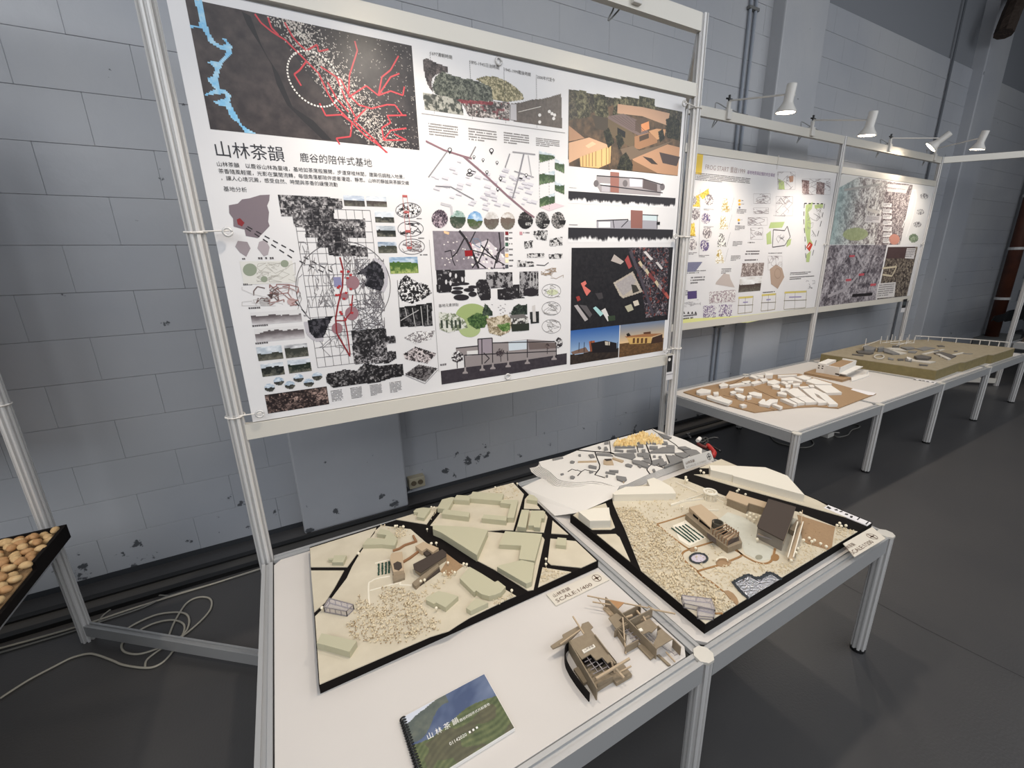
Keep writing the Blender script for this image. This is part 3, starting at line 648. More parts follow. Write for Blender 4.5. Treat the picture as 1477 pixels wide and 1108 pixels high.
for a, b_ in (((235, 588), (455, 750)), ((285, 580), (492, 745)), ((330, 572), (525, 728)), ((368, 562), (562, 720)), ((400, 546), (608, 698))):
    n = 22
    for i in range(n):
        t = i/(n-1); q = onz(*cr(M2, [(a[0]+(b_[0]-a[0])*t, a[1]+(b_[1]-a[1])*t)])[0], ZL2+.003); gp.blob((q.x, q.y, ZL2+.003), .0032)
stuff(gp.build('hedge_rows', GRNP, m2))
slab('white_court', M2, [(250, 560), (400, 500), (650, 700), (450, 800), (330, 730)], ZL2+.0006, ZL2, LANDW, m2)
slab('stone_court', M2, [(800, 480), (900, 400), (1110, 470), (1250, 560), (1250, 760), (1440, 820), (1400, 960), (1280, 980), (1100, 890), (1040, 700), (1000, 620)], ZL2+.0006, ZL2, mat('pale_grey_card', (206, 204, 190), .8, noise=(30, .3), rgb2=(190, 188, 174)), m2)
# low walls and ring pavilion behind
for a, b_ in (((228, 312), (400, 262)), ((400, 262), (615, 232)), ((228, 306), (610, 180)), ((285, 40), (545, 160)), ((760, 190), (890, 240)), ((650, 372), (790, 368)), ((770, 240), (860, 285))):
    wallstrip(M2, a, b_, ZL2, ZL2+.008, .003, LANDW, m2, 'low_wall')
P = onz(*cr(M2, [(692, 160)])[0], ZL2+.032); pv = MB()
ringp = [(P.x+.024*math.cos(t), P.y+.024*math.sin(t), ZL2+.032) for t in [2*math.pi*i/16 for i in range(17)]]
pv.tube(ringp, .0045, 6)
for i in range(0, 16, 2): pv.cyl((ringp[i][0], ringp[i][1], ZL2), ringp[i], .0016, 6)
pv.tube([(P.x+.012*math.cos(t), P.y+.012*math.sin(t), ZL2+.03) for t in [2*math.pi*i/12 for i in range(13)]], .0025, 5)
pv.build('ring_pavilion', LANDW, m2)
# moss
mb = MB(); wood = flat(PX, PXL((M1, (560, 600)), (M1, (800, 600)), (M1, (880, 700)), (M1, (1040, 790)), (M2, (330, 780)), (M4, (610, 130)), (M4, (640, 210)), (M4, (780, 350)), (M4, (900, 430)), (M4, (1050, 560)), (M4, (1200, 700)), (M4, (1010, 790)), (M4, (960, 690)), (M4, (620, 580)), (M4, (590, 650)), (M4, (180, 315)), (M4, (95, 90))), ZL2)
md = MB(); scatter(wood, 480, lambda x, y: md.blob((x, y, ZL2+.006), random.uniform(.0014, .0024), .8)); scatter(flat(PX, main, ZL2), 140, lambda x, y: md.blob((x, y, ZL2+.002), random.uniform(.001, .0018), .8)); stuff(md.build('brown_moss_dots', TUFTD, m2))
scatter(wood, 1400, lambda x, y: mb.sphere((x, y, ZL2+random.uniform(.003, .006)), random.uniform(.0020, .0036), 5, 4))
open_ = flat(PX, PXL((M4, (850, 330)), (M4, (1160, 230)), (M5, (600, 470)), (M5, (850, 500)), (M5, (1090, 480)), (M3, (650, 620)), (M3, (900, 700)), (M3, (500, 930)), (M5, (980, 660)), (M5, (820, 600)), (M5, (550, 620)), (M5, (350, 720)), (M5, (350, 800)), (M4, (1060, 520))), ZL2)
scatter(open_, 360, lambda x, y: mb.blob((x, y, ZL2+.002), random.uniform(.0016, .0032), 1.0))
for pts, n, c in (([(0, 600), (600, 600), (1250, 230), (1477, 330), (1200, 570), (1400, 640), (1060, 760), (900, 700)], 90, M1), ([(600, 300), (1060, 300), (1477, 480), (1400, 640), (1050, 760)], 60, M1), ([(990, 470), (1180, 515), (960, 640)], 60, M3), ([(480, 880), (720, 800), (900, 880), (700, 1040), (560, 1080)], 30, M2)):
    scatter(flat(c, pts, ZL2), n, lambda x, y: mb.blob((x, y, ZL2+.003), random.uniform(.0018, .0034), 1.3), keep=lambda x, y: inpoly(np.array([x]), np.array([y]), flat(PX, main, ZL2))[0])
stuff(mb.build('moss_field', TUFT, m2))
balltrees(M2, [(1125, 438), (1165, 415), (1210, 430), (1165, 460), (1240, 465), (1212, 492), (1280, 450), (1030, 135), (1010, 152), (400, 12), (412, 30), (1110, 190), (360, 340), (1250, 720), (520, 828), (710, 712)], ZL2, m2, r=.0048, h=.014)
balltrees(M3, [(1015, 435), (990, 455), (1030, 462), (1076, 458), (720, 578), (770, 600), (830, 632), (885, 660), (745, 612), (665, 598), (635, 335), (610, 680), (590, 718), (545, 795)], ZL2, m2, r=.005, h=.012)
balltrees(M8, [(432, 715), (748, 580), (813, 620), (455, 775)], ZL2, m2, r=.006, h=.014)
acrylic_box(M4, [(618, 582), (930, 620), (968, 735), (640, 665)], ZL2, ZL2+.016, m2, nb=2)
acrylic_box(M4, [(785, 712), (968, 740), (955, 815), (785, 800)], ZL2, ZL2+.010, m2, nb=1)
# title plate, 1/200
def plate(c, corners, z, th, title, scale, label, cat='sign', tilt=0, m=None):
    """corners px : top-left, top-right, bottom-right, bottom-left of the lettered face"""
    P = [onz(u, v, z if not tilt else z+(tilt if i < 2 else 0)) for i, (u, v) in enumerate(cr(c, corners))]
    t = thing('title_plate', tuple(P[3]-Vector((0, 0, th))), label, cat)
    n = (P[1]-P[0]).cross(P[3]-P[0]).normalized(); n = n if n.z > 0 else -n
    vs = P+[p-n*th for p in P]
    MB().add(vs, [(3, 2, 1, 0), (4, 5, 6, 7), (0, 1, 5, 4), (1, 2, 6, 5), (2, 3, 7, 6), (3, 0, 4, 7)]).build('plate', m or mat('plate_card', (214, 206, 192), .7), t)
    X = (P[2]-P[3]); wd = X.length; Xn = X.normalized(); Y = n.cross(Xn); Y = Y if Y.dot(P[0]-P[3]) > 0 else -Y; hh = (P[0]-P[3]).dot(Y); e = n*.0006
    lettering(title, P[3]+Xn*wd*.07+Y*hh*.56+e, Xn, Y, wd*.30, ENGR, t)
    lettering(scale, P[3]+Xn*wd*.05+Y*hh*.14+e, Xn, Y, wd*.66, ENGR, t, height=hh*.26)
    Cc = P[3]+Xn*wd*.86+Y*hh*.5+e; r = min(hh*.28, wd*.09)
    MB().tube([Cc+Xn*r*math.cos(a)+Y*r*math.sin(a) for a in [2*math.pi*i/20 for i in range(21)]], .0007, 4).build('north_ring', ENGR, t)
    k = MB(); k.add([Cc+Y*r*1.35, Cc-Xn*r*.22, Cc-Y*r*1.2, Cc+Xn*r*.22], [(0, 1, 2, 3)]); k.add([Cc+Xn*r*1.15, Cc+Y*r*.2, Cc-Xn*r*1.15, Cc-Y*r*.2], [(0, 1, 2, 3)])
    k.build('north_star', ENGR, t)
    return t
plate(M3, [(1048, 632), (1330, 470), (1460, 582), (1158, 762)], ZT+.036, .0025, '山林茶韻', 'SCALE:1/200', 'lettered title plate reading SCALE:1/200 at the corner of the moss model', tilt=0)
plate(K8, [(75, 345), (760, 40), (910, 152), (203, 497)], ZT+.004, .003, '山林茶韻', 'SCALE:1/400', 'lettered wooden title plate reading SCALE:1/400 lying on the white table', m=mat('plate_card', (214, 206, 192), .7))

# ================================================================ MODEL 3 : contour model on white sheet
m3 = thing('terrain_model', (1.4, 1.45, ZT), 'stepped white contour model with grey town blocks and golden dried flowers near the frame post', 'model')
shp = [(onz(752, 703, ZT+.002)), (onz(790, 686, ZT+.002)), (onz(900, 690, ZT+.04)), (onz(884, 718, ZT+.042)), (onz(838, 739, ZT+.040)), (onz(800, 744, ZT+.006)), (onz(776, 722, ZT+.002))]
MB().add(shp+[p-Vector((0, 0, .0015)) for p in shp], [(6, 5, 4, 3, 2, 1, 0), (7, 8, 9, 10, 11, 12, 13)]+[(i, (i+1) % 7, 7+(i+1) % 7, 7+i) for i in range(7)]).build('base_sheet', WHT, m3)
lo = [(38, 600), (60, 650), (130, 705), (240, 748), (290, 820), (345, 887), (440, 905), (520, 918), (640, 935), (720, 940), (810, 935), (900, 930), (1000, 962), (1080, 1000)]
hi = [(190, 585), (230, 605), (290, 640), (330, 672), (365, 710), (410, 748), (470, 768), (530, 778), (620, 788), (720, 790), (800, 778), (870, 772), (1000, 790), (1180, 850)]
NL = 8; HL = .0050
back = [(M7, (1225, 345)), (M7, (1000, 228)), (M7, (570, 80)), (M7, (0, 235)), (M6, (990, 268)), (M6, (700, 355)), (M6, (490, 445)), (M6, (160, 518))]
zt3 = ZT+.002+NL*HL
bk = [onz(*cr(c, [p])[0], zt3) for c, p in back]
fr_ = [onz(*cr(c, [p])[0], zt3) for c, p in ((M7, (100, 878)), (M7, (230, 815)), (M7, (500, 690)), (M7, (720, 603)), (M7, (1000, 500)), (M7, (1220, 425)))]
for k in range(NL):
    z = ZT+.002+(k+1)*HL; t = k/(NL-1)
    pts = [onz(*cr(M6, [(a[0]+(b[0]-a[0])*t, a[1]+(b[1]-a[1])*t)])[0], z) for a, b in zip(lo, hi)]
    L = [(p.x, p.y) for p in pts]
    f0 = [(p.x, p.y) for p in fr_[1:]]; b0 = [(p.x, p.y) for p in bk]
    MB().prism(L+f0+b0, z-HL+.0022, z).build('contour_sheet', WHT if k < NL-1 else mat('white_terrain_top', (222, 217, 210), .8), m3)
grey = mat('grey_layer_edge', (160, 158, 156), .8)
zp = zt3
for c, pts in ((M7, [(1220, 425), (1230, 350), (1330, 392), (1340, 405)]),):
    slab('corner_block', c, pts, zp, ZT+.002, GREY, m3)
for c, pts, w in ((M6, [(640, 358), (900, 382), (1100, 390), (1400, 490)], .012), (M6, [(905, 380), (930, 460), (970, 560), (965, 610), (905, 690), (1040, 730)], .007), (M6, [(1100, 240), (1118, 390)], .005),
                  (M6, [(545, 650), (600, 615), (660, 632)], .005), (M6, [(665, 625), (725, 648), (770, 622), (940, 655)], .005), (M6, [(725, 648), (675, 703)], .005),
                  (M7, [(0, 400), (300, 488)], .010), (M7, [(345, 250), (375, 390)], .006), (M7, [(470, 260), (520, 390), (560, 545)], .008), (M7, [(345, 262), (560, 262)], .005), (M7, [(560, 85), (750, 210), (860, 280), (940, 350), (1060, 430)], .006),
                  (M7, [(530, 405), (850, 400)], .005), (M7, [(740, 420), (790, 540)], .005), (M7, [(830, 430), (1030, 485), (1215, 425)], .006), (M7, [(720, 600), (560, 545), (500, 590), (490, 625), (530, 680)], .007), (M7, [(720, 600), (1030, 485)], .006)):
    ribbon(c, pts, zp+.0016, w*.75, BLK, 'road', m3, h=.0014)
for c, h, pts in ((M6, .008, [(340, 480), (475, 450), (485, 465), (350, 495)]), (M6, .01, [(685, 420), (715, 415), (720, 435), (690, 438)]), (M6, .01, [(575, 510), (600, 500), (638, 512), (620, 530), (580, 528)]), (M6, .01, [(820, 568), (840, 558), (930, 578), (925, 605), (825, 590)]),
                  (M6, .01, [(575, 708), (605, 700), (640, 715), (620, 738), (580, 735)]), (M6, .008, [(447, 676), (485, 668), (492, 682), (455, 692)]), (M6, .01, [(828, 640), (870, 635), (885, 650), (840, 662)]), (M6, .01, [(1050, 645), (1180, 665), (1175, 680), (1045, 660)]), (M6, .012, [(1095, 625), (1220, 630), (1215, 652), (1100, 642)]),
                  (M6, .01, [(1050, 690), (1080, 690), (1080, 712), (1052, 715)]), (M6, .012, [(1190, 700), (1320, 720), (1330, 750), (1290, 780), (1200, 745)]), (M6, .012, [(945, 310), (970, 312), (990, 330), (965, 340)]), (M6, .012, [(1030, 320), (1060, 315), (1082, 350), (1030, 360)]),
                  (M6, .012, [(1030, 260), (1090, 240), (1090, 270), (1035, 275)]), (M6, .008, [(925, 400), (1100, 400), (1150, 440), (925, 425)]), (M6, .01, [(820, 420), (880, 415), (905, 450), (850, 460)]),
                  (M7, .010, [(55, 405), (320, 400), (340, 450), (290, 480), (60, 425)]), (M7, .012, [(60, 350), (180, 362), (175, 378), (60, 366)]), (M7, .012, [(220, 360), (345, 350), (350, 380), (225, 378)]), (M7, .014, [(60, 310), (330, 300), (330, 320), (60, 325)]),
                  (M7, .014, [(345, 245), (445, 238), (455, 262), (350, 265)]), (M7, .014, [(470, 240), (540, 235), (550, 265), (478, 270)]), (M7, .014, [(560, 240), (610, 245), (612, 275), (562, 270)]), (M7, .014, [(690, 240), (760, 250), (770, 275), (695, 275)]), (M7, .012, [(370, 285), (440, 285), (445, 318), (375, 315)]),
                  (M7, .014, [(525, 308), (635, 310), (635, 345), (525, 338)]), (M7, .012, [(640, 345), (700, 320), (860, 330), (860, 390), (530, 392), (540, 375)]), (M7, .012, [(360, 405), (460, 392), (530, 400), (520, 470), (450, 470), (440, 440), (368, 435)]), (M7, .010, [(415, 500), (540, 480), (550, 540), (420, 500)]),
                  (M7, .014, [(290, 490), (400, 500), (500, 540), (520, 570), (490, 590), (300, 525)]), (M7, .010, [(200, 550), (240, 540), (300, 560), (280, 585), (210, 570)]), (M7, .010, [(365, 565), (400, 555), (430, 570), (400, 592)]), (M7, .01, [(562, 615), (590, 610), (605, 635), (580, 650)]),
                  (M7, .010, [(560, 500), (700, 470), (720, 510), (600, 560), (560, 548)]), (M7, .014, [(650, 530), (750, 510), (760, 540), (690, 565), (655, 555)]), (M7, .012, [(750, 430), (880, 440), (1000, 490), (730, 590), (720, 570), (800, 530)]), (M7, .012, [(860, 400), (980, 390), (1060, 420), (990, 470), (880, 425)]),
                  (M7, .010, [(1090, 350), (1150, 360), (1215, 415), (1060, 460), (1060, 430), (980, 370)]), (M7, .014, [(750, 290), (860, 300), (860, 335), (760, 325)]), (M7, .014, [(900, 320), (1000, 310), (1080, 345), (980, 352)]), (M7, .012, [(640, 130), (700, 150), (820, 190), (780, 210), (720, 200)]),
                  (M7, .012, [(570, 432), (605, 430), (608, 448), (575, 448)]), (M7, .012, [(645, 438), (685, 440), (685, 458), (648, 455)]), (M7, .012, [(420, 350), (470, 350), (470, 385), (425, 385)])):
    slab('town_block', c, pts, zp+h*.7, zp, GREY, m3)
for c, pts in ((M6, [(1020, 490), (1130, 480), (1155, 550), (1060, 550), (1020, 540)]), (M6, [(1140, 455), (1290, 500), (1270, 520), (1140, 475)]), (M6, [(1230, 735), (1320, 745), (1290, 790)]), (M6, [(680, 508), (930, 500), (930, 512), (680, 518)])):
    slab('wood_block', c, pts, zp+.007, zp, TAUL, m3)
slab('wood_block_roof', M6, [(1030, 480), (1120, 478), (1130, 492), (1060, 500)], zp+.011, zp+.008, DBR, m3)
gd = MB(); fr2 = flat(M7, [(20, 300), (60, 240), (150, 210), (330, 165), (420, 120), (560, 150), (680, 210), (720, 260), (640, 270), (345, 255), (340, 300), (200, 305)], zp+.012)
def gold(x, y):
    h = random.uniform(.016, .03); r = random.uniform(.006, .0095); gd.lathe((x, y, zp), (random.uniform(-.3, .3), random.uniform(-.3, .3), 1), [(r*.7, 0), (r, h*.35), (r*.5, h*.8), (.0005, h)], 6)
scatter(fr2, 210, gold)
stuff(gd.build('dried_flower_hill', GLD, m3))
# plate on the side of the contour stack
A = onz(*cr(M7, [(990, 540)])[0], zt3-.004); B = onz(*cr(M7, [(1345, 400)])[0], zt3-.004)
dirx = (fr_[-1]-fr_[2]); dirx.z = 0; dirx.normalize(); nn = Vector((dirx.y, -dirx.x, 0))
if nn.dot(CO-fr_[2]) < 0: nn = -nn
O3 = onz(*cr(M7, [(1000, 625)])[0], ZT+.036); O3b = onz(*cr(M7, [(1385, 500)])[0], ZT+.036)
Xd = (O3b-O3); wd = Xd.length; Xd.normalize(); Yd = Vector((0, 0, 1)); hh = .045
tp = thing('title_plate', tuple(O3), 'grey title plate leaning on the side of the stepped contour model', 'sign')
n3 = Vector((Xd.y, -Xd.x, 0)); n3 = n3 if n3.dot(CO-O3) > 0 else -n3
bb = [O3, O3+Xd*wd, O3+Xd*wd*.97+Yd*hh-n3*.02, O3+Yd*hh-n3*.02]
MB().add(bb+[p-n3*.003 for p in bb], [(0, 1, 2, 3), (7, 6, 5, 4), (0, 4, 5, 1), (1, 5, 6, 2), (2, 6, 7, 3), (3, 7, 4, 0)]).build('plate', mat('plate_grey', (196, 192, 186), .7), tp)
Yt = (bb[3]-bb[0]).normalized(); e = n3*.0008+Vector((0, 0, .0004))
lettering('山林茶韻', O3+Xd*wd*.06+Yt*hh*.5+e, Xd, Yt, wd*.3, ENGR, tp); lettering('SCALE:1/1000', O3+Xd*wd*.05+Yt*hh*.12+e, Xd, Yt, wd*.68, mat('faint_engraving', (150, 142, 134), .8), tp, height=hh*.2)
Cc = O3+Xd*wd*.86+Yt*hh*.55+e; MB().tube([Cc+Xd*.013*math.cos(a)+Yt*.015*math.sin(a) for a in [2*math.pi*i/20 for i in range(21)]], .001, 4).build('north_ring', INKB, tp)
MB().add([Cc+Yt*.022, Cc-Xd*.003, Cc-Yt*.018, Cc+Xd*.003, Cc+Xd*.016, Cc+Yt*.003, Cc-Xd*.016, Cc-Yt*.003], [(0, 1, 2, 3), (4, 5, 6, 7)]).build('north_star', INKB, tp)
# long grey apron of stacked layers under the plate side
ap_lo = [onz(*cr(M7, [p])[0], ZT+.036) for p in ((105, 885), (680, 768), (1000, 628))]

# ================================================================ card details on the near table
z0 = ZT
s1 = thing('card_model', tuple(onz(865, 950, z0)), 'small taupe card building model with a curved black wall, nearer the spiral booklet', 'model')
zt = z0+.036
slab('floor_plate', KT, [(500, 610), (700, 970), (890, 852), (932, 902), (1122, 792), (1000, 640), (910, 660), (600, 600)], z0+.010, z0+.0005, TAU, s1)
slab('roof_plate', KT, [(350, 378), (540, 298), (488, 232), (505, 170), (585, 140), (642, 208), (612, 238), (932, 642), (905, 657), (882, 620), (820, 650), (752, 578), (680, 618), (610, 540), (503, 605)], zt, zt-.003, TAU, s1)
wallstrip(KT, (350, 378), (692, 965), z0, zt, .003, TAU, s1); wallstrip(KT, (665, 300), (832, 520), z0, zt+.006, .0025, TAU, s1); wallstrip(KT, (832, 520), (928, 642), z0, zt, .0025, TAU, s1); wallstrip(KT, (692, 915), (885, 810), z0+.004, z0+.018, .0025, TAU, s1)
for j, q in enumerate(([(505, 605), (560, 570), (605, 632), (550, 668)], [(560, 570), (610, 543), (665, 600), (605, 632)], [(605, 632), (650, 612), (715, 690), (695, 708)], [(680, 625), (750, 582), (800, 640), (735, 700)], [(800, 650), (845, 640), (880, 690), (830, 720)])):
    slab('stair_void', KT, q, zt-.012, zt-.014, BLK if j < 4 else DBR, s1)
for a, b_ in (((560, 570), (700, 760)), ((610, 543), (760, 730)), ((690, 640), (800, 790)), ((745, 585), (860, 740)), ((540, 640), (620, 600)), ((570, 690), (680, 632)), ((610, 740), (760, 650)), ((640, 790), (830, 690))):
    stick(KT, a, b_, zt-.006, zt-.010, .0014, ACRE, s1, 'glazing_bar')
cw = smoothpath([onz(u, v, z0+.026) for u, v in cr(KT, [(350, 385), (312, 430), (298, 510), (310, 600), (345, 680), (400, 770), (480, 880), (598, 1022)])], 5)
b = MB()
for p, q in zip(cw[:-1], cw[1:]):
    d = (q-p); d.z = 0; d.normalize(); n = Vector((-d.y, d.x, 0))*.0015
    b.prism([(p.x+n.x, p.y+n.y), (q.x+n.x, q.y+n.y), (q.x-n.x, q.y-n.y), (p.x-n.x, p.y-n.y)], z0, z0+.026)
b.build('curved_wall', BLK, s1)
slab('side_terrace', KT, [(405, 722), (475, 688), (606, 862), (525, 902)], z0+.008, z0+.0005, TAU, s1)
slab('walkway', KT, [(120, 440), (275, 340), (265, 303), (462, 195), (500, 230), (385, 345), (330, 392), (150, 475)], zt-.006, zt-.010, TAU, s1)
for a, b_, za, zb, w in (((395, 80), (530, 295), zt+.003, zt+.002, .0035), ((680, 845), (1092, 597), zt-.004, zt+.010, .005), ((912, 715), (1022, 835), z0+.03, z0+.02, .005), ((240, 420), (500, 235), zt, zt, .003), ((870, 635), (905, 770), zt, z0+.012, .004), ((960, 770), (1110, 690), z0+.012, z0+.012, .003)):
    stick(KT, a, b_, za, zb, w, TAUL, s1)
q = [onz(u, v, zt+.003) for u, v in cr(KT, [(505, 492), (650, 420), (672, 450), (530, 527)])]
MB().prism([(p.x, p.y) for p in q], zt, zt+.003).build('name_tag', mat('ivory_tag', (236, 230, 216), .7), s1)
lettering('山林茶韻', q[3]+(q[0]-q[3])*.22+Vector((0, 0, .0004))+(q[2]-q[3])*.1, q[2]-q[3], q[0]-q[3], (q[2]-q[3]).length*.8, ENGR, s1)
s2 = thing('card_model', tuple(onz(940, 920, z0)), 'taupe card building model with crossing sticks and long spine wall by the seam', 'model')
zt = z0+.034
wallstrip(K6, (125, 195), (805, 885), z0, zt, .0028, TAU, s2, 'spine_wall')
for pts, z in (([(162, 475), (270, 410), (348, 460), (300, 508), (330, 535), (412, 535), (265, 622)], z0+.026), ([(525, 580), (712, 480), (822, 590), (765, 640), (740, 668), (700, 655), (625, 692)], z0+.028), ([(762, 822), (815, 700), (812, 650), (870, 618), (1022, 750), (802, 882)], z0+.032)):
    slab('roof_plate', K6, pts, z, z-.003, TAU, s2)
for a, b_, z in (((345, 418), (590, 290), zt-.002), ((440, 510), (748, 350), zt-.004), ((245, 640), (430, 545), zt-.010), ((300, 620), (400, 700), zt-.012), ((385, 862), (562, 765), zt-.012), ((590, 290), (592, 340), zt-.002), ((1022, 750), (1128, 860), zt-.006), ((820, 575), (870, 620), zt-.004), ((290, 640), (390, 790), zt-.014)):
    wallstrip(K6, a, b_, z0, z, .0025, TAU, s2)
slab('base_plate', K6, [(550, 845), (600, 820), (802, 962), (725, 1022)], z0+.006, z0+.0005, TAU, s2)
slab('base_plate', K6, [(805, 965), (840, 958), (992, 1098), (960, 1108)], z0+.005, z0+.0005, TAU, s2)
slab('canopy', K6, [(170, 235), (372, 270), (290, 352)], zt, zt-.0025, mat('tan_card', (172, 130, 90), .8), s2)
slab('side_strip', K6, [(90, 335), (150, 330), (245, 430), (190, 440)], z0+.008, z0+.0005, TAUL, s2)
for a, b_, za, zb, w in (((-120, 180), (692, 342), zt, zt-.004, .003), ((-50, 262), (195, 300), zt-.006, zt-.006, .003), ((735, 360), (1055, 420), zt-.004, zt-.006, .0035), ((352, 468), (395, 955), zt+.006, z0+.004, .0035), ((930, 930), (1050, 1062), z0+.008, z0+.008, .003), ((20, 215), (130, 350), zt-.003, z0+.01, .002), ((690, 320), (800, 380), zt-.004, zt-.004, .003), ((400, 470), (480, 440), z0+.02, z0+.02, .005), ((540, 380), (590, 440), z0+.02, z0+.02, .005), ((480, 540), (700, 440), z0+.012, z0+.012, .006), ((620, 450), (660, 520), z0+.02, z0+.02, .005), ((730, 350), (735, 400), zt-.004, z0+.01, .004)):
    stick(K6, a, b_, za, zb, w, TAUL, s2)
for a, b_ in (((395, 620), (560, 790)), ((440, 600), (590, 770)), ((380, 650), (470, 610)), ((410, 700), (510, 660)), ((450, 750), (550, 705)), ((480, 790), (580, 745)), ((960, 900), (1040, 960)), ((1040, 975), (1085, 955)), ((870, 850), (950, 910)), ((700, 690), (800, 790)), ((660, 700), (760, 800))):
    stick(K6, a, b_, z0+.012, z0+.012, .0016, ACRE, s2, 'glazing_bar')
q = [onz(u, v, z0+.030) for u, v in cr(K6, [(560, 625), (600, 608), (625, 640), (582, 658)])]
MB().prism([(p.x, p.y) for p in q], z0+.028, z0+.0305).build('name_tag', mat('ivory_tag', (236, 230, 216), .7), s2)
# ================================================================ posters (flat print)
def vnoise(x, y, seed, octv=4, rough=.55):
    x = np.asarray(x, float); y = np.asarray(y, float); out = np.zeros_like(x); amp = 1; tot = 0
    rs = np.random.RandomState(seed)
    for o in range(octv):
        G = rs.rand(64, 64); xi = np.floor(x).astype(int); yi = np.floor(y).astype(int); fx = x-xi; fy = y-yi
        fx = fx*fx*(3-2*fx); fy = fy*fy*(3-2*fy); g = lambda a, b: G[a % 64, b % 64]
        out += amp*((g(xi, yi)*(1-fx)+g(xi+1, yi)*fx)*(1-fy)+(g(xi, yi+1)*(1-fx)+g(xi+1, yi+1)*fx)*fy)
        tot += amp; amp *= rough; x = x*2+3.1; y = y*2+1.7
    return out/tot
def mix(a, b, t): a = np.asarray(a, float); b = np.asarray(b, float); t = np.clip(t, 0, 1)[..., None]; return a*(1-t)+b*t
class Print:
    """collects flat coloured ink shapes on a vertical sheet (plane y = const) or any plane given by a pixel->point function"""
    def __init__(s, plane, nrm, U, V):
        s.pl = plane; s.n = Vector(nrm).normalized(); s.U = Vector(U); s.V = Vector(V); s.O = Vector((0, 0, 0)); s.reset()
    def reset(s): s.vs = []; s.fs = []; s.cs = []; s.k = 0
    def uv(s, c, pts):
        r = []
        for u, v in cr(c, pts): p = s.pl(u, v)-s.O; r.append((p.dot(s.U), p.dot(s.V)))
        return r
    def pt(s, a, b, lay): return s.O+s.U*a+s.V*b+s.n*(.0004+.00012*lay+(s.k % 36)*.000003)
    def setO(s, p): s.O = p
    def poly2(s, P, col, lay=1):
        s.k += 1; k = len(s.vs); s.vs += [tuple(s.pt(a, b, lay)) for a, b in P]
        ar = sum(P[i][0]*P[(i+1) % len(P)][1]-P[(i+1) % len(P)][0]*P[i][1] for i in range(len(P)))
        f = tuple(range(k, k+len(P))); s.fs.append(f if ar > 0 else f[::-1]); s.cs.append(col)
    def poly(s, c, pts, col, lay=1): s.poly2(s.uv(c, pts), col, lay)
    def rect(s, c, tl, br, col, lay=1):
        a, b = s.uv(c, [tl, br]); s.poly2([(a[0], a[1]), (a[0], b[1]), (b[0], b[1]), (b[0], a[1])], col, lay)
    def line2(s, P, w, col, lay=2, dash=None):
        for i in range(len(P)-1):
            (x0, y0), (x1, y1) = P[i], P[i+1]; d = math.hypot(x1-x0, y1-y0)
            if d < 1e-6: continue
            nx, ny = -(y1-y0)/d*w/2, (x1-x0)/d*w/2; segs = [(0, 1)]
            if dash: n = max(1, int(d/dash)); segs = [(j/n, (j+.58)/n) for j in range(n)]
            for a, b in segs:
                ax, ay, bx, by = x0+(x1-x0)*a, y0+(y1-y0)*a, x0+(x1-x0)*b, y0+(y1-y0)*b
                s.poly2([(ax+nx, ay+ny), (ax-nx, ay-ny), (bx-nx, by-ny), (bx+nx, by+ny)], col, lay)
    def line(s, c, pts, w, col, lay=2, dash=None): s.line2(s.uv(c, pts), w, col, lay, dash)
    def ell(s, c, cx, cy, rx, ry, col, lay=2, n=20, ring=None):
        P = s.uv(c, [(cx+rx*math.cos(t), cy+ry*math.sin(t)) for t in [2*math.pi*i/n for i in range(n)]])
        if ring: s.line2(P+[P[0]], ring, col, lay)
        else: s.poly2(P, col, lay)
    def pic2(s, P, fn, cell=.0032, lay=1):
        xs = [p[0] for p in P]; ys = [p[1] for p in P]; w = max(xs)-min(xs); h = max(ys)-min(ys)
        nx = max(2, int(round(w/cell))); ny = max(2, int(round(h/cell)))
        gx = (np.arange(nx)+.5)/nx; gy = (np.arange(ny)+.5)/ny; X, Y = np.meshgrid(gx, gy)
        m = inpoly(min(xs)+X*w, min(ys)+Y*h, P) if len(P) > 0 else np.ones(X.shape, bool)
        s.k += 1; C = fn(X, 1-Y, X*w*100, (1-Y)*h*100)
        gj, gi = np.nonzero(m); k = len(s.vs)
        base = {}
        dx = w/nx; dy = h/ny; x0 = min(xs); y0 = min(ys)
        for j, i in zip(gj, gi):
            ids = []
            for a, b in ((i, j), (i+1, j), (i+1, j+1), (i, j+1)):
                q = (a, b)
                if q not in base: base[q] = len(s.vs); s.vs.append(tuple(s.pt(x0+a*dx, y0+b*dy, lay)))
                ids.append(base[q])
            s.fs.append(tuple(ids)); s.cs.append(tuple(C[j, i]))
    def pic(s, c, pts, fn, cell=.0032, lay=1): s.pic2(s.uv(c, pts), fn, cell, lay)
    def rpic(s, c, tl, br, fn, cell=.0032, lay=1):
        a, b = s.uv(c, [tl, br]); s.pic2([(a[0]-1e-4, a[1]+1e-4), (a[0]-1e-4, b[1]-1e-4), (b[0]+1e-4, b[1]-1e-4), (b[0]+1e-4, a[1]+1e-4)], fn, cell, lay)
    def cpic(s, c, cx, cy, rx, ry, fn, cell=.0025, lay=2):
        s.pic(c, [(cx+rx*math.cos(t), cy+ry*math.sin(t)) for t in [2*math.pi*i/24 for i in range(24)]], fn, cell, lay)
    def micro(s, c, tl, br, rows, col=(110, 108, 108), lay=1, fill=.9):
        """rows of illegible small print"""
        a, b = s.uv(c, [tl, br]); W = b[0]-a[0]; H = a[1]-b[1]; rh = H/rows
        for r in range(rows):
            x = a[0]; y = a[1]-r*rh; end = a[0]+W*(fill if r < rows-1 else random.uniform(.4, .8))
            while x < end:
                w = rh*random.choice((.42, .5, .5, .6)); s.poly2([(x, y), (x, y-rh*random.uniform(.45, .58)), (x+w*.82, y-rh*.52), (x+w*.82, y)], col, lay); x += w*1.05
                if random.random() < .08: x += w
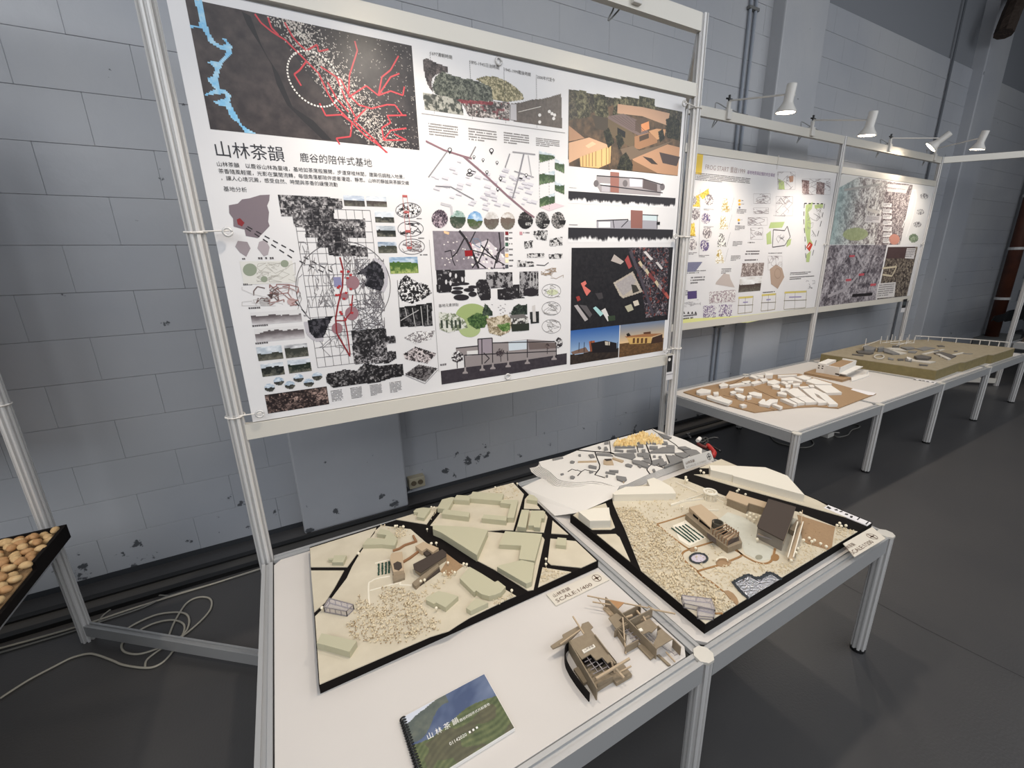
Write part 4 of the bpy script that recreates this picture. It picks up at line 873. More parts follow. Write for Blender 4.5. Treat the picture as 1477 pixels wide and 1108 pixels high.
    def text(s, body, c, bl, br, col, lay=3, height=None):
        s.k += 1; v, f = text_geom(body); a, b = s.uv(c, [bl, br]); x0 = min(p[0] for p in v); x1 = max(p[0] for p in v); y0 = min(p[1] for p in v); y1 = max(p[1] for p in v)
        k = (b[0]-a[0])/(x1-x0); ky = k if not height else height/(y1-y0); q = len(s.vs)
        s.vs += [tuple(s.pt(a[0]+(p[0]-x0)*k, a[1]+(p[1]-y0)*ky, lay)) for p in v]
        for g in f: s.fs.append(tuple(i+q for i in g)); s.cs.append(col)
    def flush(s, name, parent):
        me = bpy.data.meshes.new(name); me.from_pydata(s.vs, [], s.fs); me.update()
        at = me.color_attributes.new('ink', 'FLOAT_COLOR', 'CORNER')
        cl = np.array([c[:3] for c in s.cs], float); lin = s2l(np.clip(cl, 0, 255)); cnt = np.array([len(f) for f in s.fs])
        full = np.ones((cnt.sum(), 4)); full[:, :3] = np.repeat(lin, cnt, axis=0); at.data.foreach_set('color', full.ravel().astype(np.float32))
        me.materials.append(INK); o = bpy.data.objects.new(name, me); COL.objects.link(o); attach(o, parent); s.reset(); return o
# picture painters: fn(u right 0..1, v down 0..1, x cm, y cm) -> rgb
def F_aerial(seed, dark=(46, 40, 41), mid=(78, 68, 66), town=(206, 196, 188), dens=.0, sc=.5):
    def fn(u, v, x, y):
        n = vnoise(x*sc, y*sc, seed, 4); C = mix(dark, mid, n*1.3-.2)
        f = vnoise(x*2.2, y*2.2, seed+9, 2); g = vnoise(x*.25, y*.25, seed+3, 2)
        t = (f > .72-dens*(g > .42)); C = np.where((t & (g > .40))[..., None], mix(mid, town, vnoise(x*3, y*3, seed+5, 1)*1.3), C)
        return C
    return fn
def F_city(seed, lo=(36, 34, 36), hi=(196, 192, 190), sc=1.5, tint=None, p=.5):
    def fn(u, v, x, y):
        n = vnoise(x*sc, y*sc, seed, 3, .8); m = vnoise(x*sc*1.1+y*.6, y*sc-x*.5, seed+2, 2, .9)
        b = vnoise(x*.33, y*.33, seed+11, 2); t = np.clip((n*.45+m*.35+b*.2-p)*4.6+.35, 0, 1); C = mix(lo, hi, t)
        if tint is not None: C = np.where((vnoise(x*1.1, y*1.1, seed+7, 1) > .78)[..., None], mix(C, np.asarray(tint, float), np.full(x.shape, .6)), C)
        return C
    return fn
def F_view(seed, sky=(176, 186, 196), land=(58, 60, 54), hor=.45, land2=(110, 108, 98)):
    def fn(u, v, x, y):
        h = hor+.22*(vnoise(u*3, u*0, seed, 3)-.5); n = vnoise(x*1.6, y*1.6, seed+1, 3)
        return np.where((v < h)[..., None], mix(sky, (236, 238, 240), vnoise(u*4, v*5, seed+4, 3)*1.5-.4), mix(land, land2, n*2-.5+(v-.8)*2))
    return fn
def F_mount(seed, top=(214, 212, 212), a=(92, 84, 86)):
    def fn(u, v, x, y):
        h = .45-.42*vnoise(u*3.2, u*0, seed, 3)+.05; n = vnoise(u*8, v*5, seed+1, 3)
        return np.where((v < h)[..., None], np.asarray(top, float)+n[..., None]*0, mix(a, (206, 202, 204), (v-.35)*1.5+n*.4-.2))
    return fn
def F_tree(seed, dk=(48, 52, 46), lt=(132, 134, 120), sc=1.6):
    def fn(u, v, x, y): n = vnoise(x*sc, y*sc, seed, 4, .75); return mix(dk, lt, (n-.35)*3)
    return fn
def F_ink(seed, bg=(228, 226, 226), ink=(40, 38, 40), th=.52, sc=2.0):
    def fn(u, v, x, y): n = vnoise(x*sc, y*sc, seed, 3, .8); return mix(bg, ink, (n-th)*7+.5)
    return fn
def F_smoke(seed, flip=False):
    def fn(u, v, x, y): n = vnoise(x*.5, y*.2, seed, 3); m = vnoise(x*1.8, y*.3, seed+1, 2); return mix((44, 42, 46), (224, 223, 224), (v-.62+(n-.5)*.5+(m-.5)*.25)*6)
    return fn
DK = (52, 48, 50); GY = (128, 124, 126); RED = (198, 66, 74); DRED = (132, 44, 48)

def sheet(px0, px1, y, label, name='poster', group=None):
    A = ony(*px0, y); B = ony(*px1, y); x0, x1, zt_, zb_ = A.x, B.x, A.z, B.z
    t = thing(name, ((x0+x1)/2, y, zb_), label, 'poster', group)
    nx, nz = 24, 12; b = MB(); vs = []
    MB().box(x0, x1, y, y+.0012, zb_, zt_).build('sheet', PPR, t)
    return t, (x0, x1, zb_, zt_)
YP = 1.5475
A0 = ony(237, 10, YP); 
pt, ext = sheet((352, -6), (350, 0), YP, 'x') if False else (None, None)
po = thing('poster', (.78, YP, 1.05), 'large glossy site study poster with a dark aerial map, titled in thin black characters', 'poster')
MB().box(-.150, 1.735, YP, YP+.0012, 1.044, 2.222).build('sheet', PPR, po)
p = Print(lambda u, v: ony(u, v, YP), (0, -1, 0), (1, 0, 0), (0, 0, 1)); p.setO(Vector((0, YP, 0)))
# -- aerial map with river and roads
def aerial(u, v, x, y):
    C = mix((50, 43, 44), (84, 74, 71), vnoise(x*.35, y*.35, 3, 5, .6)*1.6-.4)
    band = u-(.30+.38*v); R = band > 0
    C2 = mix((40, 36, 38), (70, 64, 64), vnoise(x*.4, y*.4, 8, 4)*1.5-.4); C = np.where(R[..., None], C2, C)
    d = np.abs(u-(.40+.42*v)); f = vnoise(x*2.9, y*2.9, 21, 2, .9); k = np.clip(1-d/.16, 0, 1)
    C = np.where(((f > .74-.26*k) & R & (k > 0.02))[..., None], mix((150, 140, 134), (226, 218, 208), vnoise(x*3, y*3, 4, 1)), C)
    C = np.where(((f > .78) & R)[..., None], (146, 138, 132), C); return C
p.rpic(PA, (66, -12), (1405, 857), aerial, .0026)
uvA = lambda pts: p.uv(PA, pts)
def river(u, v, x, y): return mix((108, 178, 222), (186, 216, 232), vnoise(x*.9, y*.9, 5, 3)*1.3-.2)
p.pic(PA, [(118, 0), (162, 0), (172, 60), (188, 130), (212, 200), (240, 240), (275, 262), (305, 250), (270, 215), (300, 225), (335, 262), (332, 310), (292, 345), (265, 400), (255, 470), (262, 505), (295, 510), (330, 548), (322, 580), (352, 640), (392, 715), (450, 752), (485, 766), (410, 757), (372, 705), (330, 672), (300, 612), (262, 600), (228, 580), (300, 562), (292, 535), (232, 540), (165, 548), (215, 520), (240, 512), (190, 450), (222, 438), (240, 392), (190, 350), (262, 352), (298, 318), (300, 292), (250, 270), (205, 240), (182, 190), (160, 160), (98, 158), (98, 145), (150, 148), (140, 60)], river, .0034, 2)
p.poly(PA, [(390, 66), (440, 92), (500, 250), (540, 330), (600, 420), (680, 610), (800, 690), (905, 800), (850, 795), (740, 690), (650, 600), (590, 480), (560, 370), (490, 250), (420, 140)], (34, 31, 33), 2)
for r in ([(465, 80), (500, 130), (560, 180), (640, 230), (700, 290), (760, 350), (830, 420), (880, 530), (930, 610), (1020, 700), (1100, 780), (1160, 820), (1222, 872)], [(540, 100), (560, 160), (600, 200)], [(635, 128), (680, 210), (720, 255), (760, 290), (820, 255), (830, 295), (885, 282)], [(760, 350), (722, 400), (690, 425), (730, 490)],
          [(840, 380), (960, 460), (1000, 540), (1060, 600), (1130, 620)], [(1130, 620), (1220, 598), (1265, 600), (1305, 655)], [(1330, 658), (1220, 660), (1240, 700), (1190, 730), (1200, 800), (1330, 800), (1260, 765)], [(1000, 555), (1100, 490), (1170, 545), (1190, 440), (1240, 400), (1285, 320)], [(1170, 545), (1240, 520), (1310, 545), (1318, 495)],
          [(1000, 540), (1005, 430), (1050, 290), (1035, 235)], [(835, 590), (870, 660), (960, 655), (1020, 700), (1010, 780), (930, 790), (950, 825)], [(1200, 800), (1240, 745), (1330, 732)], [(1100, 620), (1030, 690), (1150, 800), (1215, 870)], [(930, 440), (980, 560), (1050, 690)], [(880, 470), (930, 560), (1000, 640)], [(1170, 545), (1240, 440), (1290, 420)]):
    p.line(PA, r, .0044, RED, 4)
EL_ = [(803+150*math.cos(t)+28*math.sin(t), 450+158*math.sin(t)+25*math.cos(t)) for t in [2*math.pi*i/52 for i in range(53)]]
for i in range(0, 52): 
    p.line(PA, [EL_[i], (EL_[i][0]*.4+EL_[i+1][0]*.6, EL_[i][1]*.4+EL_[i+1][1]*.6)], .0045, (236, 230, 222), 5)
p.flush('printed_picture', po)
# -- title and text
p.text('山林茶韻', PT, (72, 205), (635, 262), (44, 44, 50)); p.text('鹿谷的陪伴式基地', PT, (757, 245), (1345, 285), (52, 50, 52))
p.text('山林茶韻　以鹿谷山林為靈魂，基地如茶席般展開，步道穿梭林間，建築低調融入地景，', PA, (252, 950), (1318, 1010), (46, 44, 46))
p.text('茶香隨風輕擺，光影在葉間流轉，每個角落都陪伴遊者漫遊、靜思。山林的靜謐與茶韻交織', PA, (260, 990), (1345, 1052), (46, 44, 46))
p.text('，讓人心境沉澱，感受自然、時間與茶香的緩慢流動', PA, (275, 1030), (938, 1062), (46, 44, 46))
p.text('基地分析', PB, (75, 52), (185, 58), (70, 68, 70)); p.text('基地元素拼貼', PD, (140, 612), (262, 606), (70, 68, 70))
for tx, a, b_ in (('1697清朝時期', (124, 78), (246, 104)), ('1895-1945日治時期', (348, 128), (514, 158)), ('1945-1999戰後時期', (545, 170), (694, 196)), ('2000年代至今', (730, 212), (832, 226))): p.text(tx, PC, a, b_, (84, 80, 78))
p.flush('lettering', po)
# -- left column
PUR = (124, 112, 118)
p.poly(PB, [(98, 118), (140, 110), (160, 90), (195, 85), (245, 70), (290, 68), (288, 95), (278, 120), (287, 150), (283, 195), (290, 215), (262, 245), (235, 272), (178, 262), (172, 232), (120, 218), (118, 180), (100, 155)], PUR, 1)
p.poly(PB, [(135, 185), (150, 178), (172, 200), (160, 218), (140, 208)], DRED, 2); p.poly(PB, [(140, 285), (185, 290), (200, 320), (180, 360), (150, 340), (128, 312)], (150, 140, 144), 1); p.poly(PB, [(240, 290), (270, 280), (290, 315), (282, 350), (262, 358), (232, 320)], (168, 158, 162), 1)
for a, b_ in (((185, 218), (420, 345)), ((178, 225), (410, 375)), ((430, 380), (560, 440)), ((450, 360), (600, 440)), ((410, 570), (470, 640))): p.line(PB, [a, b_], .0035, DK, 3, dash=.022)
for a, b_ in (((160, 372), (200, 380)), ((235, 368), (328, 380)), ((165, 492), (260, 498)), ((190, 604), (290, 608)), ((208, 688), (298, 690)), ((222, 770), (306, 772))): p.micro(PB, (a[0], a[1]-6), b_, 1, (90, 86, 88))
p.rect(PB, (148, 382), (412, 482), (214, 212, 206), 1)
def doodle(c, x0, y0, x1, y1, n, w, col, lay=3, step=.35):
    for i in range(n):
        x = random.uniform(x0, x1); y = random.uniform(y0, y1); L = [(x, y)]
        for j in range(random.randint(3, 6)):
            x = min(x1, max(x0, x+random.uniform(-step, step)*(x1-x0))); y = min(y1, max(y0, y+random.uniform(-step, step)*(y1-y0))); L.append((x, y))
        p.line(c, L, w, col, lay)
doodle(PB, 230, 388, 410, 478, 14, .0012, (170, 166, 158)); doodle(PB, 160, 500, 420, 590, 5, .0012, (190, 186, 184))
for cx, cy, r in ((197, 421, 33), (360, 392, 19), (264, 465, 16)): p.ell(PB, cx, cy, r, r*.9, (142, 150, 132), 4)
doodle(PB, 215, 500, 330, 580, 7, .003, (110, 92, 90)); doodle(PB, 290, 490, 425, 590, 9, .0028, (150, 116, 112)); p.poly(PB, [(278, 538), (308, 530), (300, 560)], (80, 66, 64), 4)
p.ell(PB, 262, 574, 20, 16, (168, 164, 164), 3); p.ell(PB, 392, 570, 20, 18, (186, 160, 158), 3)
p.rpic(PB, (198, 622), (443, 664), F_mount(31), .0034); p.rpic(PB, (216, 700), (456, 742), F_mount(47), .0034)
p.rpic(PB, (226, 786), (355, 838), F_view(5, hor=.5), .0034); p.rpic(PB, (357, 776), (474, 826), F_view(9, sky=(150, 150, 154), hor=.25), .0034); p.rpic(PB, (246, 866), (362, 912), F_view(13, hor=.3, land=(36, 38, 36)), .0034); p.rpic(PB, (372, 848), (488, 896), F_view(17, hor=.35, land=(34, 42, 34)), .0034)
for i, (cx, cy) in enumerate(((290, 975), (333, 945), (385, 963), (425, 930), (474, 952), (513, 922))): p.cpic(PB, cx, cy, 24, 19, F_view(60+i, sky=(150, 170, 190), land=(50, 50, 48), hor=.5))
p.rpic(PB, (266, 1010), (570, 1052), F_city(70, (40, 32, 32), (176, 150, 140), 1.6, p=.55), .0034)
p.flush('printed_diagrams', po)
# -- stepped aerial, analysis grid
step = [(328, 68), (630, 85), (634, 132), (592, 134), (593, 180), (738, 182), (742, 272), (658, 268), (660, 302), (750, 318), (752, 360), (570, 354), (566, 318), (515, 314), (512, 270), (458, 268), (458, 225), (408, 220), (398, 170), (345, 168)]
p.pic(PB, step, F_city(11, (34, 32, 35), (196, 192, 192), 1.35, p=.52), .0034, 1)
tl, br = p.uv(PB, [(400, 130), (838, 842)])
for i in range(10): 
    x = tl[0]+(br[0]-tl[0])*i/9; p.line2([(x, tl[1]), (x, br[1])], .0013, (96, 92, 94), 2)
for j in range(16):
    y = tl[1]+(br[1]-tl[1])*j/15; p.line2([(tl[0], y), (br[0], y)], .0013, (96, 92, 94), 2)
doodle(PB, 690, 370, 825, 600, 40, .0016, (104, 100, 104)); doodle(PB, 680, 560, 830, 700, 30, .0016, (96, 92, 96)); doodle(PB, 640, 350, 700, 460, 12, .0016, (110, 104, 106)); doodle(PB, 420, 290, 520, 640, 12, .0014, (130, 126, 128), step=.2); doodle(PB, 520, 390, 600, 600, 14, .0014, (120, 116, 118)); doodle(PB, 520, 700, 640, 830, 8, .0014, (120, 116, 118))
p.ell(PB, 635, 500, 222, 212, (90, 86, 88), 3, 60, ring=.002)
def fan(c, pts, arc): p.pic(c, pts, F_ink(88, (70, 68, 74), (26, 25, 30), .45, 1.2), .0034, 5); p.line(c, arc, .012, (182, 178, 184), 4)
fan(PB, [(700, 440), (740, 405), (780, 376), (812, 400), (828, 445), (826, 485), (812, 520), (765, 508), (735, 492), (748, 465), (735, 440)], [(782, 370), (822, 395), (838, 445), (836, 490), (820, 524)])
fan(PB, [(468, 658), (530, 648), (586, 640), (562, 690), (542, 740), (502, 742), (478, 715)], [(460, 665), (470, 720), (505, 750), (542, 746)])
p.rect(PB, (588, 456), (630, 500), (134, 134, 168), 4)
for cx, cy, r in ((680, 482, 32), (642, 545, 18), (676, 626, 32), (607, 696, 26)): p.ell(PB, cx, cy, r, r, (146, 112, 118), 4); 
for r, w in (([(620, 362), (635, 420), (632, 500), (610, 590), (600, 650), (605, 720), (640, 780), (668, 828)], .005), ([(680, 540), (672, 620), (640, 660), (600, 660)], .004), ([(640, 640), (655, 720), (668, 820)], .004)): p.line(PB, r, w, DRED, 5)
for k in range(16): x = 612+random.uniform(-24, 60); y = random.uniform(420, 660); p.poly(PB, [(x, y), (x+12, y+2), (x+10, y+12), (x-2, y+10)], (170, 52, 56), 6)
p.pic(PB, [(672, 708), (835, 696), (838, 735), (880, 732), (882, 765), (842, 770), (842, 802), (885, 806), (885, 836), (850, 860), (688, 864)], F_city(99, (34, 32, 34), (188, 184, 186), 1.5, p=.54), .0034, 4)
p.pic(PB, [(556, 912), (640, 890), (700, 895), (735, 860), (800, 872), (915, 862), (920, 918), (860, 930), (800, 950), (700, 960), (590, 976), (558, 950)], F_city(102, (30, 28, 30), (176, 172, 172), 1.5, p=.56), .0034, 4)
for k in range(4): x = 576+k*92; p.micro(PB, (x, 990-k*13), (x+64, 1035-k*14), 8, (96, 92, 94))
p.flush('printed_map', po)
# -- photos column right of the map
for tl_, br_, f in (((635, 70), (738, 124), F_view(21, (166, 178, 196), (62, 58, 56))), ((742, 74), (842, 126), F_view(23, (186, 194, 204), (74, 66, 62))), ((782, 146), (876, 200), F_view(25, (196, 204, 212), (44, 46, 44), .5)), ((790, 214), (884, 266), F_view(27, (160, 168, 176), (38, 40, 38), .4)), ((797, 290), (890, 342), F_view(29, (120, 138, 160), (60, 62, 54), .35)), ((850, 362), (990, 436), F_view(33, (110, 142, 176), (70, 100, 44), .35, (168, 178, 110)))): p.rpic(PB, tl_, br_, f, .003)
for cx, cy in ((942, 142), (952, 228), (958, 312)): p.ell(PB, cx, cy, 60, 36, (96, 92, 94), 3, 28, ring=.0018)
p.cpic(PB, 942, 142, 56, 32, F_ink(41, th=.5, sc=1.6)); doodle(PB, 905, 202, 1000, 254, 10, .0022, (50, 46, 48)); doodle(PB, 912, 288, 1004, 336, 16, .0012, (110, 96, 96))
for cx, cy in ((925, 75), (934, 150), (940, 240), (946, 318)): p.rect(PB, (cx-12, cy-6), (cx+12, cy+6), (176, 90, 88), 4)
p.line(PB, [(915, 80), (935, 320)], .0014, (176, 100, 98), 4); p.line(PB, [(936, 80), (958, 320)], .0014, (176, 100, 98), 4)
for q in ((980, 184), (988, 276), (996, 354)): p.micro(PB, (q[0], q[1]-6), (q[0]+42, q[1]+4), 1, (84, 80, 82))
p.pic(PB, [(890, 520), (905, 470), (930, 445), (985, 480), (1030, 490), (1052, 530), (1010, 560), (960, 580), (910, 565)], F_ink(44, (232, 230, 230), (30, 28, 30), .44, 1.5), .003)
p.pic(PB, [(900, 598), (1052, 576), (1055, 684), (905, 690)], F_ink(52, (90, 88, 90), (26, 25, 26), .4, 1.0), .003)
for a, b_ in (((905, 660), (990, 610)), ((960, 600), (975, 690)), ((1000, 592), (1010, 686)), ((1030, 586), (1034, 680)), ((925, 600), (935, 640))): p.line(PB, [a, b_], .003, (170, 168, 168), 4)
p.line(PB, [(890, 470), (905, 690)], .0016, DK, 3); p.line(PB, [(1040, 280), (1085, 900)], .0012, (120, 116, 118), 3)
p.pic(PB, [(920, 740), (975, 712), (1065, 708), (1050, 745), (975, 770)], F_ink(57, (224, 222, 222), (120, 114, 116), .5, 1.6), .003)
p.pic(PB, [(918, 818), (975, 782), (1075, 815), (1030, 862), (928, 842)], F_ink(58, (206, 196, 196), (52, 46, 48), .5, 1.0), .003)
p.pic(PB, [(925, 912), (990, 866), (1078, 884), (1022, 948)], F_ink(59, (120, 116, 116), (44, 40, 42), .5, 1.4), .003); p.line(PB, [(925, 916), (1020, 956), (1080, 892)], .002, GY, 3)
p.flush('printed_picture', po)
# -- centre column : timeline collage
p.pic(PC, [(80, 105), (100, 96), (135, 112), (165, 128), (218, 142), (222, 176), (182, 180), (150, 192), (132, 212), (128, 240), (138, 292), (108, 250), (92, 205), (82, 150)], F_tree(61, (50, 44, 44), (110, 100, 98), 1.0), .003)
p.pic(PC, [(132, 262), (150, 200), (190, 172), (240, 190), (300, 208), (360, 218), (400, 230), (470, 260), (480, 350), (360, 352), (250, 340), (180, 320), (150, 300)], F_tree(62), .003, 2)
p.pic(PC, [(378, 214), (440, 196), (500, 202), (560, 228), (610, 262), (648, 300), (655, 330), (560, 345), (480, 330), (440, 250)], F_tree(63, (96, 92, 66), (198, 186, 152)), .003)
p.pic(PC, [(78, 292), (180, 308), (300, 335), (310, 420), (90, 386)], F_ink(64, (170, 168, 158), (66, 68, 62), .5, .8), .003, 3)
p.pic(PC, [(300, 345), (480, 340), (575, 350), (572, 452), (480, 440), (340, 424)], F_city(65, (62, 56, 54), (216, 206, 200), 1.4, tint=(122, 52, 58), p=.5), .003, 3)
p.pic(PC, [(270, 330), (480, 345), (478, 362), (300, 352)], F_city(66, (110, 44, 50), (150, 80, 84), 1.5), .003, 4)
p.pic(PC, [(576, 356), (640, 348), (700, 332), (760, 328), (800, 318), (868, 298), (873, 496), (720, 472), (610, 456), (576, 448)], lambda u, v, x, y: mix((78, 70, 66), (112, 102, 94), vnoise(x*1.4, y*1.4, 67, 3)), .003, 4)
p.poly(PC, [(578, 358), (612, 358), (614, 452), (578, 446)], (186, 182, 184), 5)
for k in range(26): x = 625+k*5; p.ell(PC, x, 402-k*1.2, 2.5, 2.5, (224, 218, 210), 6, 6)
for q in ((745, 420), (815, 412), (745, 460), (825, 440), (800, 400), (830, 420)): p.ell(PC, q[0], q[1], 9, 10, (226, 222, 218), 6, 8)
p.line(PC, [(70, 410), (890, 522)], .0018, (150, 146, 146), 5)
for a, b_ in (((118, 62), (145, 415)), ((345, 110), (362, 445)), ((540, 148), (552, 470)), ((726, 190), (730, 495))): p.line(PC, [a, b_], .0016, (90, 86, 86), 6, dash=.006)
for a, b_ in (((110, 456), (298, 572)), ((338, 484), (516, 600)), ((540, 508), (698, 615)), ((724, 540), (872, 628))): p.micro(PC, (a[0], a[1]+8), (b_[0], b_[1]-12), 5, (120, 116, 114))
p.flush('printed_collage', po)
# -- isometric map
for i in range(70):
    x = random.uniform(130, 700); y = 640+(x-130)*.22+random.uniform(-20, 260)
    if y > 945: continue
    s_ = random.uniform(18, 40); p.poly(PC, [(x, y), (x+s_, y+s_*.28), (x+s_*.75, y+s_*.62), (x-s_*.25, y+s_*.34)], (206, 204, 210), 2); p.poly(PC, [(x-s_*.25, y+s_*.34), (x+s_*.75, y+s_*.62), (x+s_*.75, y+s_*.8), (x-s_*.25, y+s_*.5)], (168, 165, 174), 2)
for r, w, cl in (([(95, 568), (200, 620), (310, 655), (358, 668)], .006, (138, 104, 112)), ([(310, 655), (420, 750), (560, 880), (660, 965), (715, 1005)], .0075, (132, 104, 112)), ([(380, 600), (345, 665)], .004, GY), ([(110, 775), (215, 630)], .004, (140, 138, 142)), ([(150, 825), (240, 830), (310, 870), (370, 902)], .004, (128, 126, 132)), ([(590, 895), (620, 790), (655, 640)], .006, (132, 130, 136)), ([(590, 630), (720, 645)], .005, (150, 148, 152)), ([(548, 720), (575, 640)], .005, (140, 138, 142)), ([(600, 740), (712, 775)], .004, (140, 138, 142)), ([(180, 925), (240, 940), (245, 990)], .009, (186, 184, 188)), ([(680, 650), (700, 780)], .004, (168, 166, 170))): p.line(PC, r, w, cl, 4)
for cx, cy, r in ((232, 618, 13), (470, 622, 13), (370, 658, 8), (422, 675, 8), (502, 690, 8), (345, 738, 12), (444, 745, 9), (522, 782, 10), (506, 842, 9), (668, 762, 9)): p.ell(PC, cx, cy, r, r, DK, 5, 14); p.ell(PC, cx, cy, r*.6, r*.6, (236, 234, 234), 6, 10); p.poly(PC, [(cx-r*.7, cy+r*.7), (cx+r*.7, cy+r*.7), (cx, cy+r*2)], DK, 5)
p.ell(PC, 345, 760, 17, 8, DK, 5, 18, ring=.003)
GR = lambda s_: F_view(s_, (176, 190, 198), (62, 82, 56), .3, (116, 134, 98))
for q, s_ in (([(742, 622), (832, 648), (832, 668), (745, 692)], 71), ([(742, 760), (832, 735), (832, 800), (744, 818)], 72), ([(745, 898), (832, 862), (832, 922), (745, 945)], 73), ([(832, 668), (886, 700), (886, 752), (832, 728)], 74), ([(832, 795), (886, 820), (886, 872), (832, 850)], 75)): p.pic(PC, q, GR(s_), .003, 3)
p.poly(PC, [(745, 945), (830, 920), (888, 938), (800, 968)], (214, 196, 202), 2); p.line(PC, [(742, 650), (745, 945)], .0016, GY, 4, dash=.01); p.line(PC, [(798, 640), (800, 965)], .0016, GY, 4, dash=.01)
for i, (x, y) in enumerate(((175, 1012), (278, 1016), (376, 1020), (470, 1022), (563, 1024), (664, 1020), (760, 1020), (850, 1020))):
    p.cpic(PC, x, y, 46-i*1.2, 52-i*.6, (F_city(80, (50, 40, 50), (190, 172, 180), 2.2), F_view(81, (110, 140, 130), (52, 66, 52), .4), F_view(82, (90, 140, 190), (70, 86, 52), .5), F_view(83, (180, 174, 170), (96, 84, 78), .4), F_view(84, (176, 166, 158), (106, 92, 84), .35), F_ink(85, (130, 126, 126), (40, 38, 38), .35), F_city(86, (44, 44, 44), (190, 186, 184), 2.2), F_city(87, (44, 44, 44), (186, 180, 178), 2.2))[i])
    if i >= 5:
        a0, a1 = ((-.1, 3.2), (0, 1.6), (0, 1.0))[i-5]; p.poly(PC, [(x, y)]+[(x+44*math.cos(a0+(a1-a0)*t/8), y+50*math.sin(a0+(a1-a0)*t/8)) for t in range(9)], (36, 33, 34), 6)
        p.text(('60%', '27%', '13%')[i-5], PC, ((664, 1050), (768, 1058), (866, 1062))[i-5], ((698, 1052), (798, 1060), (892, 1064))[i-5], (226, 224, 222), 8)
p.flush('printed_diagrams', po)
# -- land use map and black collage
p.rpic(PD, (102, 141), (548, 372), lambda u, v, x, y: mix((112, 104, 112), (146, 138, 146), vnoise(x*1.2, y*1.2, 90, 4)), .0034)
p.poly(PD, [(330, 235), (440, 195), (545, 300), (548, 368), (378, 370)], (200, 192, 198), 2)
for i in range(60): x = random.uniform(340, 540); y = random.uniform(215, 365); p.poly(PD, [(x, y), (x+12, y+7), (x+7, y+16), (x-5, y+9)], random.choice(((238, 232, 230), (232, 226, 220), (150, 140, 148), (90, 84, 92))), 3)
for i in range(22): x = random.uniform(150, 330); y = random.uniform(160, 350); p.poly(PD, [(x, y), (x+8, y+3), (x+5, y+9), (x-3, y+6)], (226, 218, 214), 3)
for r, w in (([(265, 140), (310, 195), (345, 265), (385, 372)], .009), ([(300, 180), (250, 275), (225, 300)], .005), ([(330, 215), (365, 145)], .004), ([(380, 340), (440, 205), (440, 190)], .005), ([(345, 260), (420, 280), (545, 350)], .004), ([(480, 370), (500, 280), (545, 240)], .005), ([(510, 150), (520, 240), (495, 340)], .006), ([(175, 270), (215, 260), (225, 320), (240, 355)], .003), ([(400, 230), (500, 330)], .005), ([(345, 370), (375, 330), (430, 370)], .005)): p.line(PD, r, w, (42, 38, 42), 5)
p.poly(PD, [(298, 262), (345, 260), (348, 294), (302, 298)], (140, 26, 32), 5); p.poly(PD, [(318, 205), (335, 212), (350, 262), (335, 262)], (182, 110, 118), 4); p.poly(PD, [(170, 140), (205, 150), (200, 165), (172, 155)], (232, 190, 150), 4); p.line(PD, [(350, 190), (380, 190), (400, 215), (395, 245), (365, 230), (350, 205), (350, 190)], .003, (110, 128, 148), 5)
for j, cl in enumerate(((120, 36, 42), (90, 84, 88), (64, 96, 80), (150, 146, 150), (232, 188, 132), (240, 226, 190), (76, 78, 84))): y = 156+j*34; p.rect(PD, (548, y-11), (568, y+11), cl, 3); p.micro(PD, (572, y-8), (600+(j % 2)*12, y+8), 1, (80, 76, 78))
p.rect(PD, (636, 146), (654, 166), (190, 140, 146), 3); p.micro(PD, (660, 148), (712, 164), 1, (110, 100, 102))
BK = lambda s_, th=.40: F_ink(s_, (150, 148, 150), (38, 35, 38), th, .9)
for q, s_, th in (([(125, 382), (300, 382), (300, 470), (218, 485), (218, 518), (128, 520)], 110, .3), ([(432, 395), (592, 395), (592, 492), (434, 492)], 112, .5), ([(500, 500), (590, 490), (595, 472), (634, 470), (640, 540), (668, 552), (560, 566), (502, 562)], 113, .28), ([(636, 392), (752, 390), (752, 540), (640, 542)], 114, .5), ([(368, 462), (385, 440), (430, 438), (458, 500), (458, 565), (400, 568), (375, 520)], 116, .3)): p.pic(PD, q, BK(s_, th), .003, 3)
for cx, cy, rx, ry in ((246, 470, 30, 9), (300, 466, 28, 8), (348, 486, 28, 10), (252, 518, 36, 13), (326, 504, 34, 12), (278, 550, 48, 19), (348, 530, 26, 16), (258, 494, 34, 9), (706, 518, 46, 26)): p.ell(PD, cx, cy, rx, ry, (42, 38, 42), 5, 18)
for q in ((185, 455), (212, 462), (285, 440), (245, 418), (210, 410)): p.ell(PD, q[0], q[1], 7, 15, (200, 198, 200), 5, 10)
for x in (702, 722, 740): p.line(PD, [(x, 400), (x, 480)], .003, (190, 188, 188), 5)
for q, s_ in (([(720, 140), (808, 138), (805, 200), (745, 195), (722, 165)], 121), ([(665, 205), (720, 200), (715, 245), (668, 250)], 122), ([(820, 190), (900, 178), (898, 230), (822, 235)], 123), ([(682, 280), (790, 278), (788, 305), (684, 305)], 124), ([(815, 285), (900, 280), (898, 308), (818, 312)], 125), ([(622, 322), (725, 332), (725, 360), (622, 362)], 126)): p.pic(PD, q, F_ink(s_, (200, 198, 198), (40, 38, 40), .5, 1.2), .003, 3)
p.line(PD, [(740, 350), (790, 354), (815, 335)], .003, DK, 4); doodle(PD, 770, 370, 905, 435, 9, .0018, (150, 130, 110)); 
for cy in (510, 618, 728): p.ell(PD, 832, cy, 58, 42, (130, 126, 126), 3, 24, ring=.0018); doodle(PD, 785, cy-35, 885, cy+35, 7, .0014, (130, 126, 122))
p.ell(PD, 838, 518, 36, 18, (196, 202, 170), 2)
p.flush('printed_collage', po)
